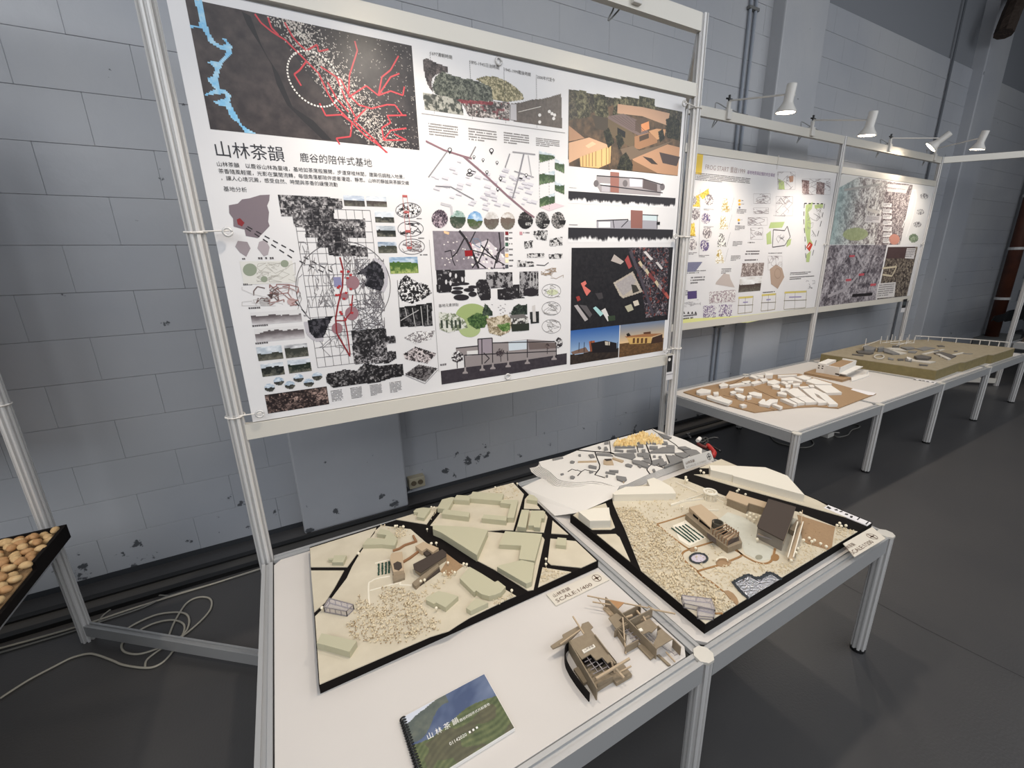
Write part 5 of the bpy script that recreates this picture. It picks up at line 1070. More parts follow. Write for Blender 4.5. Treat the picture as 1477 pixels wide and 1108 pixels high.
# -- green collage and section
p.ell(PD, 345, 668, 102, 80, (152, 168, 112), 1, 36); p.ell(PD, 330, 745, 66, 50, (164, 178, 128), 1, 30)
p.pic(PD, [(140, 642), (240, 650), (300, 690), (318, 735), (200, 768), (146, 748)], F_ink(130, (206, 206, 198), (110, 118, 96), .55, .9), .003, 2)
for x in (150, 182, 212, 236, 262): p.rect(PD, (x, 690), (x+16, 738), (58, 66, 56), 4)
p.pic(PD, [(312, 680), (372, 645), (420, 652), (450, 690), (420, 735), (372, 745), (330, 720)], F_tree(131, (38, 62, 34), (98, 124, 74)), .003, 4)
p.pic(PD, [(408, 640), (424, 588), (440, 600), (470, 640), (470, 662), (410, 662)], F_tree(132, (30, 40, 32), (80, 92, 78)), .003, 4)
p.pic(PD, [(430, 680), (560, 655), (600, 700), (575, 760), (520, 788), (450, 770)], F_city(133, (110, 96, 72), (208, 196, 176), 1.2, p=.45), .003, 4)
p.pic(PD, [(495, 720), (575, 705), (578, 752), (530, 760)], F_tree(134, (60, 92, 42), (128, 154, 96)), .003, 5)
p.pic(PD, [(582, 650), (600, 610), (630, 590), (655, 600), (682, 592), (684, 655), (588, 660)], F_tree(135, (28, 34, 30), (70, 80, 70)), .003, 4)
p.pic(PD, [(582, 672), (690, 668), (695, 752), (590, 760)], F_ink(136, (206, 204, 200), (62, 60, 58), .5, .8), .003, 4); p.poly(PD, [(576, 660), (660, 652), (690, 676), (580, 680)], (110, 106, 104), 6); p.poly(PD, [(582, 715), (695, 708), (695, 752), (590, 760)], (46, 50, 42), 6)
p.pic(PD, [(700, 640), (755, 636), (756, 706), (704, 712)], F_tree(137, (26, 28, 28), (60, 60, 60)), .003, 4); p.poly(PD, [(714, 602), (732, 596), (738, 700), (718, 700)], (196, 192, 190), 6)
for i in range(14): x = random.uniform(455, 580); y = random.uniform(590, 650); p.line(PD, [(x, y), (x+9, y+3)], .002, GY, 4)
p.pic(PD, [(152, 1003), (925, 893), (926, 962), (158, 1086)], lambda u, v, x, y: mix((48, 44, 50), (70, 64, 70), vnoise(x*1.0, y*1.0, 140, 3)), .004, 2)
P = [(245, 862), (380, 848), (380, 806), (468, 800), (470, 830), (560, 822), (690, 808), (862, 820), (865, 905), (700, 930), (560, 950), (300, 980), (298, 905), (250, 905)]
p.poly(PD, P, (142, 134, 134), 3); p.poly(PD, [(690, 826), (860, 830), (862, 862), (696, 872)], (106, 94, 92), 4); p.poly(PD, [(568, 822), (680, 812), (680, 868), (570, 878)], (196, 206, 214), 4); p.poly(PD, [(312, 880), (380, 875), (382, 902), (314, 910)], (214, 212, 210), 4); p.poly(PD, [(384, 808), (466, 802), (468, 890), (384, 900)], (150, 140, 148), 4)
for a, b_ in (((380, 806), (468, 800)), ((468, 800), (472, 990)), ((380, 806), (384, 900)), ((298, 905), (865, 880)), ((245, 862), (380, 848)), ((470, 830), (862, 820)), ((404, 806), (406, 990)), ((296, 905), (302, 1010)), ((415, 890), (450, 925)), ((450, 925), (420, 955)), ((560, 880), (566, 970)), ((684, 808), (684, 955)), ((862, 820), (862, 920))):
    p.line(PD, [a, b_] if not isinstance(a[0], tuple) else a, .004, (44, 40, 44), 6)
for x, y in ((302, 1010), (407, 992), (472, 982), (566, 970), (684, 950), (848, 925)): p.poly(PD, [(x-5, y-30), (x+5, y-30), (x+6, y-6), (x+16, y), (x+16, y+8), (x-16, y+10), (x-16, y+2), (x-6, y-6)], (150, 142, 142), 6)
p.pic(PD, [(218, 920), (232, 890), (262, 878), (290, 900), (286, 935), (250, 950), (226, 940)], F_ink(141, (224, 222, 222), (48, 42, 46), .46, 1.6), .003, 5); p.pic(PD, [(490, 892), (510, 864), (536, 868), (545, 895), (520, 916), (495, 908)], F_ink(142, (140, 132, 132), (58, 50, 54), .46, 1.6), .003, 7); p.pic(PD, [(852, 820), (874, 792), (898, 810), (900, 845), (870, 865)], F_ink(143, (214, 212, 212), (44, 40, 44), .46, 1.6), .003, 7); p.pic(PD, [(792, 850), (806, 832), (822, 842), (820, 865), (800, 868)], F_ink(144, (120, 106, 104), (60, 50, 50), .46, 1.6), .003, 7)
for a, b_ in (((252, 945), (254, 985)), ((520, 910), (522, 945)), ((806, 862), (806, 898))): p.line(PD, [a, b_], .003, (60, 54, 56), 7)
p.micro(PD, (148, 960), (232, 972), 1, (110, 106, 108))
p.flush('printed_section', po)
# -- right column : renderings
def village(u, v, x, y):
    n = vnoise(x*1.3, y*1.3, 150, 4, .75); return mix((34, 32, 28), (112, 104, 80), (n-.3)*2.2)
p.rpic(PE, (90, 128), (788, 652), village, .0034)
p.pic(PE, [(90, 330), (400, 220), (720, 260), (705, 420), (800, 460), (786, 680), (90, 618)], lambda u, v, x, y: mix((58, 50, 42), (112, 90, 68), vnoise(x*.6, y*.6, 151, 4)*1.4-.2), .0034, 2)
for q, cl in (([(402, 222), (560, 242), (735, 282), (720, 360), (560, 300), (400, 282)], (186, 150, 124)), ([(340, 300), (440, 284), (560, 340), (600, 405), (540, 425), (480, 395), (340, 315)], (112, 96, 92)), ([(240, 292), (340, 312), (340, 400), (262, 378)], (70, 62, 52)), ([(340, 315), (480, 395), (510, 425), (505, 510), (340, 420)], (98, 84, 64)), ([(400, 372), (452, 400), (450, 440), (400, 415)], (30, 30, 28)), ([(515, 330), (570, 305), (602, 330), (552, 352), (550, 412), (515, 392)], (88, 72, 60)), ([(552, 352), (602, 332), (606, 382), (555, 400)], (206, 138, 92)), ([(510, 430), (600, 405), (655, 405), (655, 470), (540, 512), (510, 505)], (150, 112, 82)), ([(540, 430), (600, 410), (602, 440), (542, 462)], (72, 58, 46)), ([(600, 395), (650, 380), (710, 385), (700, 440), (655, 450)], (186, 142, 104)),
              ([(90, 470), (220, 436), (358, 490), (160, 565), (90, 600)], (204, 164, 132)), ([(160, 562), (360, 490), (355, 600), (280, 632), (165, 622)], (222, 180, 122)), ([(90, 360), (190, 440), (90, 462)], (170, 132, 104)), ([(195, 490), (240, 462), (266, 478), (215, 505)], (222, 188, 152)), ([(420, 510), (500, 490), (540, 520), (660, 490), (760, 455), (560, 560), (480, 580), (440, 560)], (110, 94, 78)), ([(495, 575), (720, 480), (800, 500), (786, 680), (660, 665), (510, 590)], (176, 136, 106)), ([(495, 580), (660, 665), (500, 650)], (120, 92, 68)), ([(668, 530), (800, 560), (780, 620), (690, 600)], (72, 60, 58)), ([(560, 556), (620, 570), (660, 610), (620, 605)], (60, 50, 46))):
    p.poly(PE, q, cl, 3)
for x in (180, 200, 220, 240, 262, 300, 330, 348): p.line(PE, [(x, 560-(x-160)*.35), (x, 622)], .003, (120, 88, 56), 4)
for k in range(6): p.line(PE, [(352+k*26, 300-k*2+k*3), (500+k*18, 392+k*3)], .002, (90, 76, 74), 4)
for q in ([(310, 400), (345, 372), (382, 470), (340, 505)], [(388, 430), (420, 400), (445, 470), (410, 520)], [(420, 560), (455, 530), (500, 610), (490, 650), (395, 640)], [(660, 400), (690, 380), (705, 440), (672, 470)], [(710, 320), (760, 300), (800, 330), (795, 450), (720, 440)]): p.pic(PE, q, F_tree(152, (22, 24, 18), (64, 62, 46)), .003, 5)
for k in range(5): p.pic(PE, [(120+k*130, 130+k*26), (200+k*120, 140+k*26), (230+k*120, 300+k*6), (150+k*110, 320)] if k < 3 else [(420+(k-3)*120, 170), (540+(k-3)*100, 190), (560+(k-3)*80, 260), (430+(k-3)*110, 225)], F_tree(153+k, (40, 40, 28), (128, 122, 92), .9), .0034, 2)
p.flush('printed_picture', po)
for dy, tl_, br_, cx in ((0, (88, 778), (768, 890), 385), (0, (87, 1012), (752, 1108), 522)): p.rpic(PE, tl_, br_, F_smoke(160+cx), .0034)
for q, cl, l in (([(268, 680), (560, 695), (690, 735), (675, 808), (290, 785), (265, 730)], (158, 152, 154), 2), ([(355, 655), (412, 660), (410, 790), (356, 785)], (150, 104, 94), 4), ([(478, 698), (560, 705), (560, 752), (480, 750)], (206, 206, 218), 3), ([(566, 705), (655, 735), (655, 782), (562, 762)], (96, 86, 86), 3), ([(290, 728), (355, 732), (355, 742), (290, 738)], (236, 236, 236), 4), ([(300, 742), (352, 745), (350, 785), (300, 782)], (180, 176, 182), 3), ([(268, 968), (660, 965), (655, 1022), (268, 1016)], (160, 158, 166), 2), ([(486, 900), (562, 905), (560, 1018), (486, 1016)], (140, 96, 88), 4), ([(562, 930), (660, 935), (655, 970), (562, 965)], (198, 212, 216), 3), ([(280, 975), (355, 975), (355, 1012), (280, 1012)], (226, 226, 226), 3)):
    p.poly(PE, q, cl, l)
for a, b_ in (((268, 680), (560, 700)), ((560, 700), (690, 740)), ((290, 740), (690, 790)), ((268, 968), (470, 960)), ((425, 1010), (470, 965)), ((562, 930), (662, 935)), ((655, 930), (655, 1020)), ((372, 962), (380, 1015))): p.line(PE, [a, b_], .004, (52, 48, 52), 5)
for a in ((450, 730), (265, 730), (688, 752)): p.ell(PE, a[0], a[1], 16, 22, (110, 104, 106), 4, 12)
p.rect(PE, (652, 975), (672, 995), (30, 28, 30), 5); p.micro(PE, (92, 755), (165, 765), 1); p.micro(PE, (92, 992), (162, 1002), 1)
p.rpic(PF, (104, 160), (694, 602), lambda u, v, x, y: mix((24, 23, 27), (46, 44, 46), vnoise(x*1.1, y*1.1, 170, 4)), .0034)
p.pic(PF, [(455, 160), (702, 156), (690, 570), (560, 590), (540, 440), (500, 300), (460, 200)], F_city(171, (34, 30, 36), (150, 140, 144), 1.7, tint=(150, 70, 60), p=.55), .0034, 2)
p.pic(PF, [(360, 375), (480, 305), (540, 430), (420, 470), (400, 455)], lambda u, v, x, y: mix((160, 150, 138), (196, 186, 172), vnoise(x*2, y*2, 172, 3)), .0034, 3); p.pic(PF, [(372, 382), (470, 322), (500, 360), (470, 420), (420, 455)], lambda u, v, x, y: mix((150, 144, 144), (176, 170, 168), vnoise(x*2, y*2, 173, 3)), .0034, 4)
p.line(PF, [(462, 180), (520, 320), (560, 440), (605, 570)], .016, (72, 66, 74), 5)
for q, cl in (([(160, 378), (188, 362), (196, 380), (182, 394), (222, 425), (196, 456), (186, 438)], (206, 112, 102)), ([(130, 462), (150, 455), (160, 480), (140, 490)], (150, 60, 56)), ([(118, 515), (140, 510), (205, 600), (185, 612)], (170, 164, 164)), ([(150, 510), (195, 515), (230, 570), (215, 590)], (86, 82, 84)), ([(235, 530), (252, 520), (300, 565), (280, 582)], (160, 200, 200)), ([(285, 545), (310, 530), (342, 600), (325, 612)], (210, 206, 204)), ([(248, 440), (290, 435), (298, 470), (270, 478)], (66, 62, 64)), ([(345, 240), (365, 200), (425, 245), (405, 262)], (176, 166, 160)), ([(430, 235), (450, 205), (475, 275), (455, 290)], (160, 74, 72)), ([(545, 185), (560, 180), (605, 230), (590, 238)], (206, 200, 198)), ([(618, 250), (632, 245), (665, 285), (655, 295)], (200, 194, 192)), ([(470, 385), (500, 390), (520, 425), (480, 440)], (60, 58, 54)), ([(325, 580), (370, 575), (372, 605), (330, 612)], (54, 66, 50)), ([(430, 520), (470, 505), (485, 540), (450, 555)], (176, 172, 150)), ([(480, 490), (510, 480), (520, 510), (490, 520)], (206, 196, 180))): p.poly(PF, q, cl, 6)
for k in range(9): x = 512+k*20; y = 250+k*24; p.poly(PF, [(x, y), (x+14, y-12), (x+34, y+24), (x+22, y+34)], random.choice(((170, 86, 76), (150, 140, 140), (192, 178, 150), (120, 60, 60))), 6)
p.rpic(PF, (98, 645), (390, 833), lambda u, v, x, y: np.where((v > .72+.03*np.sin(u*9))[..., None], mix((30, 26, 26), (74, 62, 54), vnoise(x, y, 174, 3)), mix((52, 92, 156), (168, 188, 208), v*1.45-.15)), .0034)
p.rpic(PF, (405, 608), (664, 792), lambda u, v, x, y: np.where((v > .62)[..., None], mix((70, 52, 36), (132, 98, 64), vnoise(x, y*2, 175, 3)), mix((96, 116, 148), (232, 194, 144), v*1.7-.1)), .0034)
for q, cl in (([(210, 735), (245, 730), (255, 790), (218, 800)], (156, 88, 60)), ([(225, 745), (310, 730), (380, 745), (382, 800), (230, 805)], (34, 30, 32)), ([(100, 800), (190, 770), (210, 800), (110, 815)], (120, 96, 84)), ([(308, 735), (340, 738), (338, 760), (310, 758)], (190, 180, 166)), ([(440, 705), (590, 690), (600, 745), (460, 752)], (206, 168, 104)), ([(545, 680), (590, 674), (590, 700), (548, 702)], (92, 60, 44)), ([(430, 705), (545, 690), (660, 686), (600, 706), (440, 712)], (160, 112, 76)), ([(600, 712), (662, 690), (662, 738), (590, 750)], (66, 48, 40)), ([(440, 690), (455, 682), (468, 700), (445, 706)], (40, 34, 28))): p.poly(PF, q, cl, 4)
for x in (148, 180, 222, 328, 384): p.line(PF, [(x, 800), (x+2, 730+x % 17)], .003, (28, 26, 28), 5)
for x in (480, 505, 530, 555): p.rect(PF, (x, 716), (x+12, 745), (96, 66, 44), 5)
p.flush('printed_picture', po)
for x, z, s_ in ((-.115, 1.63, -1), (-.125, 1.075, -1)): tie(po, x, z, s_, px=A_.x, py=A_.y)
for x, z in ((1.70, 2.19), (1.705, 1.63), (1.70, 1.072)): tie(po, x, z, 1, px=B_.x, py=B_.y)
for x, z in ((.79, 2.208), (.79, 1.062)): MB().tube([(x+.011*math.cos(t), YP-.003, z+.011*math.sin(t)) for t in [2*math.pi*i/12 for i in range(13)]], .0035, 6).build('eyelet', ALU, po, smooth=True)

# ---------------------------------------------------------------- far poster 1
YF = 2.272
a = ony(1004, 222, YF); b_ = ony(1194, 440, YF)
p2 = thing('poster', (3.5, YF, 1.03), 'white poster with yellow corner flag and small plan drawings on the far stand', 'poster')
MB().box(2.60, 4.515, YF, YF+.0012, 1.052, 2.232).build('sheet', PPR, p2)
p = Print(lambda u, v: ony(u, v, YF), (0, -1, 0), (1, 0, 0), (0, 0, 1)); p.setO(Vector((0, YF, 0)))
YL = (232, 196, 70); PUP = (84, 70, 116)
p.rect(PG, (122, 84), (165, 205), YL, 1); p.poly(PG, [(50, 1062), (60, 1030), (400, 1010), (800, 965), (800, 975), (430, 1050)], (226, 226, 150), 1)
p.text('FROG START 重啟1999', PG, (186, 178), (412, 205), (158, 138, 136), 3); p.text('基地地景與記憶的共生場域', PG, (425, 202), (582, 220), (128, 92, 138), 3)
p.micro(PG, (122, 192), (470, 272), 5, (96, 90, 92)); 
for q in ([(150, 320), (205, 285), (212, 330), (170, 345)], [(108, 340), (150, 320), (158, 390), (110, 385)], [(95, 490), (125, 480), (130, 555), (90, 555)]): p.pic(PG, q, F_ink(200, (240, 214, 110), (196, 160, 60), .5, 2), .006, 2)
for i, (x, y) in enumerate(((208, 350), (130, 432), (190, 455), (198, 540), (112, 605), (182, 610), (112, 350))): p.cpic(PG, x, y, 26, 32, F_ink(210+i, (222, 216, 214), PUP if i in (2, 5) else (120, 112, 116), .5, 1.0), .006)
for x, y, w in ((178, 400, 62), (108, 398, 50), (178, 500, 60), (92, 555, 44), (170, 580, 40), (92, 650, 50), (152, 665, 62)): p.micro(PG, (x, y), (x+w, y+14), 2, (110, 104, 106))
p.line(PG, [(158, 290), (150, 670)], .003, (150, 146, 148), 2)
for i in range(7): p.rect(PG, (78, 706+i*8), (168-i*6, 711+i*8), (122, 122, 146), 2)
for i in range(4): p.rect(PG, (86, 872+i*11), (138, 879+i*11), PUP, 2)
p.micro(PG, (80, 755), (200, 770), 2); p.micro(PG, (105, 790), (190, 830), 3); p.micro(PG, (60, 868), (84, 910), 4); doodle(PG, 60, 920, 160, 960, 8, .003, (170, 166, 168)); p.micro(PG, (52, 1010), (145, 1030), 2, (70, 66, 68))
for x in (65, 90, 112, 132): p.poly(PG, [(x-7, 1000), (x, 985), (x+7, 1000)], (60, 56, 58), 2)
for x, y, s_ in ((302, 380, 221), (290, 478, 222), (280, 580, 223), (268, 672, 224)): p.pic(PG, [(x-25, y+38), (x-14, y-38), (x+10, y-38), (x+28, y+38)], F_ink(s_, (236, 234, 228), (176, 150, 80) if s_ != 223 else (70, 66, 68), .55, 1.2), .006, 2); p.line(PG, [(x+30, y+30), (x+50, y-45)], .002, GY)
for x, y in ((382, 355), (382, 375), (378, 465)): p.ell(PG, x, y, 8, 8, (226, 180, 70), 3, 8); p.ell(PG, x, y+18, 6, 6, (110, 110, 130), 3, 8); p.micro(PG, (x+12, y-4), (x+30, y+6), 1)
for x, y in ((368, 402), (358, 496), (345, 586), (334, 668), (280, 742)): p.micro(PG, (x, y), (x+56, y+30), 4, (104, 98, 100))
p.poly(PG, [(248, 820), (292, 770), (325, 775), (330, 800), (355, 850), (245, 832)], (188, 176, 170), 2)
for x, y in ((245, 905), (320, 898), (210, 985), (300, 980)): p.pic(PG, [(x-35, y-30), (x+40, y-34), (x+38, y+34), (x-36, y+36)], F_ink(230+x, (226, 224, 222), (150, 130, 136) if y < 950 else (110, 88, 128), .52, 1.1), .006, 2)
for x0, y0, x1, y1 in ((462, 315, 558, 370), (462, 395, 548, 428), (430, 450, 540, 495), (445, 510, 515, 575), (600, 190, 700, 290), (590, 330, 685, 440), (740, 230, 900, 320), (545, 670, 625, 750)): doodle(PG, x0, y0, x1, y1, 9, .0028, (150, 140, 142)); p.line(PG, [(x0, y0), (x1, y0), (x1, y1), (x0, y1), (x0, y0)], .002, (170, 164, 166))
for a in ((430, 590), (420, 640), (415, 655), (412, 690)): p.micro(PG, a, (a[0]+95, a[1]+12), 1, (80, 74, 76))
p.rpic(PG, (398, 712), (514, 782), F_city(240, (110, 96, 92), (208, 200, 196), 1.0), .006, 2); p.rpic(PG, (385, 795), (500, 868), F_view(241, (200, 196, 192), (76, 64, 60), .45), .006, 2); p.pic(PG, [(738, 235), (780, 240), (778, 318), (740, 312)], F_city(242, (110, 84, 84), (196, 180, 176), 1), .006, 3); p.pic(PG, [(822, 248), (868, 252), (864, 320), (820, 316)], F_city(243, (110, 90, 90), (196, 180, 176), 1), .006, 3)
GN = (176, 192, 134)
for q in ([(605, 230), (636, 245), (640, 292), (606, 288)], [(560, 478), (640, 475), (625, 508), (548, 512)], [(535, 545), (560, 525), (565, 600), (538, 605)], [(652, 580), (678, 572), (672, 605), (650, 620)], [(760, 380), (800, 362), (795, 400), (775, 420), (790, 480), (785, 570), (800, 600), (780, 640), (770, 600), (755, 520)], [(810, 380), (860, 370), (858, 395), (812, 400)], [(765, 660), (790, 640), (780, 705), (762, 705)]): p.poly(PG, q, GN, 2)
p.poly(PG, [(665, 215), (690, 212), (688, 245), (668, 250)], (190, 150, 128), 3); p.poly(PG, [(762, 620), (782, 588), (800, 605), (782, 645)], (190, 70, 56), 4); p.line(PG, [(770, 622), (785, 604)], .008, (240, 236, 232), 5)
for a in ([(752, 370), (748, 460), (755, 560), (762, 700)], [(868, 372), (850, 470), (820, 580), (792, 690)], [(752, 370), (868, 372)]): p.line(PG, a, .009, (60, 56, 58), 3, dash=.06)
doodle(PG, 770, 385, 850, 470, 10, .003, (140, 136, 138)); doodle(PG, 770, 480, 820, 560, 5, .003, (140, 136, 138)); p.line(PG, [(570, 620), (575, 520), (640, 525), (655, 500), (672, 560), (640, 610), (570, 620)], .008, (96, 92, 94), 3); doodle(PG, 580, 530, 640, 600, 5, .0028, GY)
p.poly(PG, [(555, 745), (590, 718), (625, 740), (638, 790), (600, 858), (562, 830)], (172, 150, 134), 3); p.ell(PG, 600, 770, 18, 28, (150, 128, 112), 4, 16, ring=.006)
for a, b_ in (((548, 652), (662, 658)), ((515, 876), (605, 880)), ((576, 438), (660, 446)), ((672, 765), (800, 775)), ((670, 790), (820, 800))): p.micro(PG, a, b_, 1 if b_[1]-a[1] < 9 else 2, (80, 76, 78))
for x0, y0, x1, y1 in ((372, 905, 460, 1000), (505, 890, 590, 985), (635, 875, 765, 975)):
    p.line(PG, [(x0, y1), (x0+8, y0), (x1, y0-6), (x1-6, y1-10), (x0, y1)], .005, (150, 140, 110), 3); p.line(PG, [(x0+4, y0+4), (x1-2, y0-2)], .016, (206, 190, 110), 3); p.line(PG, [(x0, (y0+y1)/2), (x1, (y0+y1)/2-4)], .006, (130, 124, 110), 3); p.line(PG, [((x0+x1)/2, y0), ((x0+x1)/2-4, y1)], .004, (130, 124, 110), 3); p.line(PG, [(x0+30, y0+30), (x1-30, y0+28)], .010, (150, 140, 176), 4)
doodle(PG, 762, 810, 812, 855, 4, .003, (130, 126, 128))
p.flush('printed_drawings', p2)
MB().tube([(ony(1120, 244, YF).x, YF-.004, 2.20), (ony(1120, 244, YF).x, YF-.004, 2.30)], .002, 5).build('hook', WHT, p2)
for x, z in ((4.49, 1.63),): tie(p2, x, z, 1, y=YF-.01, px=C_.x, py=C_.y)
# ---------------------------------------------------------------- far poster 2 (four sheets)
def quad(px0, px1, label, fn, nm='printed_picture'):
    pass
p3 = thing('poster', (5.5, YF, 1.03), 'grey watercolour site collage poster at the far end of the stand, above the olive relief', 'poster')
MB().box(4.60, 6.515, YF, YF+.0012, 1.052, 2.232).build('sheet', PPR, p3)
def col1(u, v, x, y):
    n = vnoise(x*.9, y*.9, 301, 4, .8)*.5+vnoise(x*.28, y*.28, 331, 3, .6)*.5; C = mix((116, 106, 106), (226, 222, 216), (n-.36)*4); t = np.clip(1-u*2.2, 0, 1)
    C = mix(C, (150, 176, 176), t*.75); C = np.where((((u-.48)/.26)**2+((v-.84)/.10)**2 < 1)[..., None], mix((150, 158, 116), (184, 190, 150), vnoise(x*.5, y*.5, 302, 3)), C)
    return np.where((v+u*.55 < .18)[..., None], (214, 212, 208), C)
p.rpic(PH, (238, 142), (470, 588), col1, .0075, 1)
p.rpic(PH, (532, 186), (612, 590), F_city(305, (104, 92, 94), (214, 206, 202), .9, p=.5), .0075, 2)
p.rpic(PH, (672, 204), (742, 590), lambda u, v, x, y: mix((214, 212, 210), (226, 224, 222), vnoise(u*3, v*3, 306, 2)), .02, 1)
p.rpic(PH, (160, 592), (452, 960), lambda u, v, x, y: mix((70, 64, 70), (184, 178, 182), (vnoise(x*.7, y*.7, 307, 4, .8)*.5+vnoise(x*.2, y*.2, 337, 3)*.5-.33)*3.2), .0075, 2)
p.rpic(PH, (535, 604), (655, 916), lambda u, v, x, y: np.where(((v < .22) & (u < .9))[..., None], (78, 62, 62), mix((54, 46, 44), (176, 164, 146), (vnoise(x*.6, y*.6, 308, 4, .8)-.36)*2.6)), .0075, 2)
for i in range(7): p.rect(PH, (506, 322+i*38), (556, 350+i*38), (226, 222, 220), 4); p.micro(PH, (508, 326+i*38), (552, 346+i*38), 3, (130, 122, 124), 5)
p.rect(PH, (395, 402), (486, 450), (216, 210, 208), 4); p.micro(PH, (400, 408), (480, 444), 4, (140, 130, 132), 5); p.micro(PH, (530, 222), (655, 246), 2, (110, 92, 92), 5)
p.poly(PH, [(530, 200), (670, 210), (650, 260), (528, 250)], (222, 214, 212), 4)
p.line(PH, [(625, 480), (650, 420), (668, 330), (690, 245), (712, 240), (716, 290), (690, 420), (650, 540)], .018, (232, 230, 228), 5)
p.ell(PH, 575, 555, 34, 34, (196, 140, 124), 4); p.cpic(PH, 698, 548, 30, 28, F_tree(310, (96, 112, 90), (170, 180, 156), .6), .01); 
for x, y in ((765, 280), (740, 380), (722, 460)): p.cpic(PH, x, y, 26, 18, F_ink(311+x, (212, 210, 208), (110, 106, 110), .5, .6), .01)
for x, y in ((305, 662), (365, 780), (282, 815), (440, 845)): p.rect(PH, (x-16, y-6), (x+16, y+6), (190, 88, 96), 5)
p.line(PH, [(305, 915), (435, 905)], .03, (40, 36, 38), 5); p.poly(PH, [(470, 838), (585, 828), (575, 922), (458, 932)], (214, 210, 208), 5); p.micro(PH, (480, 845), (570, 915), 6, (120, 116, 118), 6); p.poly(PH, [(655, 612), (712, 612), (700, 680), (642, 676)], (208, 204, 204), 5); p.micro(PH, (655, 618), (702, 670), 5, (110, 106, 108), 6)
p.line(PH, [(150, 920), (270, 870), (380, 740), (330, 640)], .03, (166, 160, 164), 4); p.line(PH, [(500, 740), (590, 730), (560, 790), (500, 780)], .02, (196, 184, 160), 5); p.line(PH, [(255, 240), (380, 220), (500, 200)], .02, (168, 164, 160), 3); p.line(PH, [(420, 300), (400, 360), (470, 385)], .03, (206, 198, 190), 4)
p.flush('printed_picture', p3)
tie(p3, 6.49, 1.63, 1, y=YF-.01, px=D_.x, py=D_.y)
# small hanging tags
for (c, q), lb in ((((950, 505, 18.46), [(245, 160), (385, 145), (385, 560), (225, 570)]), 'black and white tag taped on the post beside the large poster'), (((1290, 425, 31.6), [(420, 215), (590, 205), (490, 595), (330, 600)]), 'black tag on the far frame post under the collage poster')):
    y_ = 1.522 if c[0] == 950 else 2.256
    P = [ony(u, v, y_) for u, v in cr(c, q)]; x0 = min(k.x for k in P); x1 = max(k.x for k in P); z0_ = min(k.z for k in P); z1_ = max(k.z for k in P); h = z1_-z0_
    t = thing('tag_card', ((x0+x1)/2, y_, z0_), lb, 'tag'); MB().box(x0, x1, y_, y_+.002, z0_-h*.5, z1_).build('card', mat('white_tag', (214, 210, 210), .5), t)
    MB().box(x0, x1-(.012 if c[0] == 950 else 0), y_-.0008, y_, z0_, z1_).build('black_field', INKB, t)
    if c[0] == 950:
        MB().cyl((x0+.013, y_-.0016, z1_-.02), (x0+.013, y_-.0009, z1_-.02), .009, 14).build('emblem', WHT, t)
        MB().box(x0, x1, y_-.0009, y_-.0002, z0_-h*.17, z0_-h*.15).build('line', INKB, t)
    else: MB().box(x0+.01, x1-.01, y_-.0016, y_-.0009, z0_+h*.3, z0_+h*.7).build('print', mat('tag_grey', (70, 76, 78), .5), t)
# left booth poster
p4 = thing('poster', (-2.0, 2.165, 1.05), 'white poster edge hanging on the left booth stand', 'poster')
MB().box(-2.9, -1.03, 2.165, 2.1665, 1.05, 2.22).build('sheet', PPR, p4); tie(p4, -1.045, 1.075, 1, y=2.15, px=E_.x if not isinstance(E_, list) else -.968, py=2.172)
# ================================================================ booklet
bz = ZT+.009
Bq = [onz(u, v, bz) for u, v in cr(K7, [(75, 552), (950, 88), (1275, 668)])]
Bl = Bq[0]+(Bq[2]-Bq[1]); U = (Bq[1]-Bq[0]); Bw_ = U.length; U.normalize(); V = (Bq[0]-Bl); Bh_ = V.length; V.normalize()
bk_ = thing('spiral_booklet', (Bl.x, Bl.y, ZT), 'spiral-bound booklet with a tea terrace photo cover lying on the white table', 'booklet')
def brect(a0, a1, b0, b1): return [(Bl+U*a+V*b) for a, b in ((a0, b0), (a1, b0), (a1, b1), (a0, b1))]
q = [(k.x, k.y) for k in brect(.004, Bw_, 0, Bh_)]
MB().prism(q, ZT+.0005, bz-.0012).build('pages', PAPER, bk_)
MB().prism([(k.x, k.y) for k in brect(0, Bw_, 0, Bh_)], bz-.001, bz).build('cover', PAPER, bk_)
def bplane(u, v): return onz(u, v, bz)
pb = Print(bplane, (0, 0, 1), U, V); pb.setO(Vector((Bl.x, Bl.y, bz)))
def cover(u, v, x, y):
    ridge = .13-.32*u+.06*(vnoise(u*6, u*0, 400, 3)-.5); fld = .46+.05*np.sin(u*7)-.06*u
    n = vnoise(x*.8, y*.8, 401, 4); fog = vnoise(u*4, v*4+u*2, 402, 3)
    C = mix((70, 84, 116), (122, 134, 158), fog*1.6-.5); C = np.where((v < ridge)[..., None], (206, 210, 220), C)
    C = np.where(((v > ridge) & (u < .5) & (v < .42-.5*u+.08*np.sin(u*12)) )[..., None], mix((74, 84, 84), (112, 116, 104), n), C)
    rows = .5+.5*np.sin((x*.5+y*1.6+3*np.sin(x*.25))*3.2)
    G = mix((66, 78, 54), (120, 126, 86), n*.8+rows*.35-.1); G = mix(G, np.array((88, 76, 70), float), ((vnoise(u*5, v*5, 403, 2) > .62)*.5))
    return np.where((v > fld)[..., None], G, C)
pb.pic2([(.001, .001), (Bw_-.001, .001), (Bw_-.001, Bh_-.001), (.001, Bh_-.001)], cover, .0016, 1)
pb.flush('cover_photo', bk_)
WI = (236, 234, 230)
v_ = lambda a, b: Bl+U*a+V*b+Vector((0, 0, .0008))
def blet(body, a, b, w, h=None): 
    P = onz(*cr(K7, [a])[0], bz); Q = onz(*cr(K7, [b])[0], bz); return lettering(body, (P.x, P.y, bz+.0008), U, V, (Q-P).length*w, INKW, bk_)
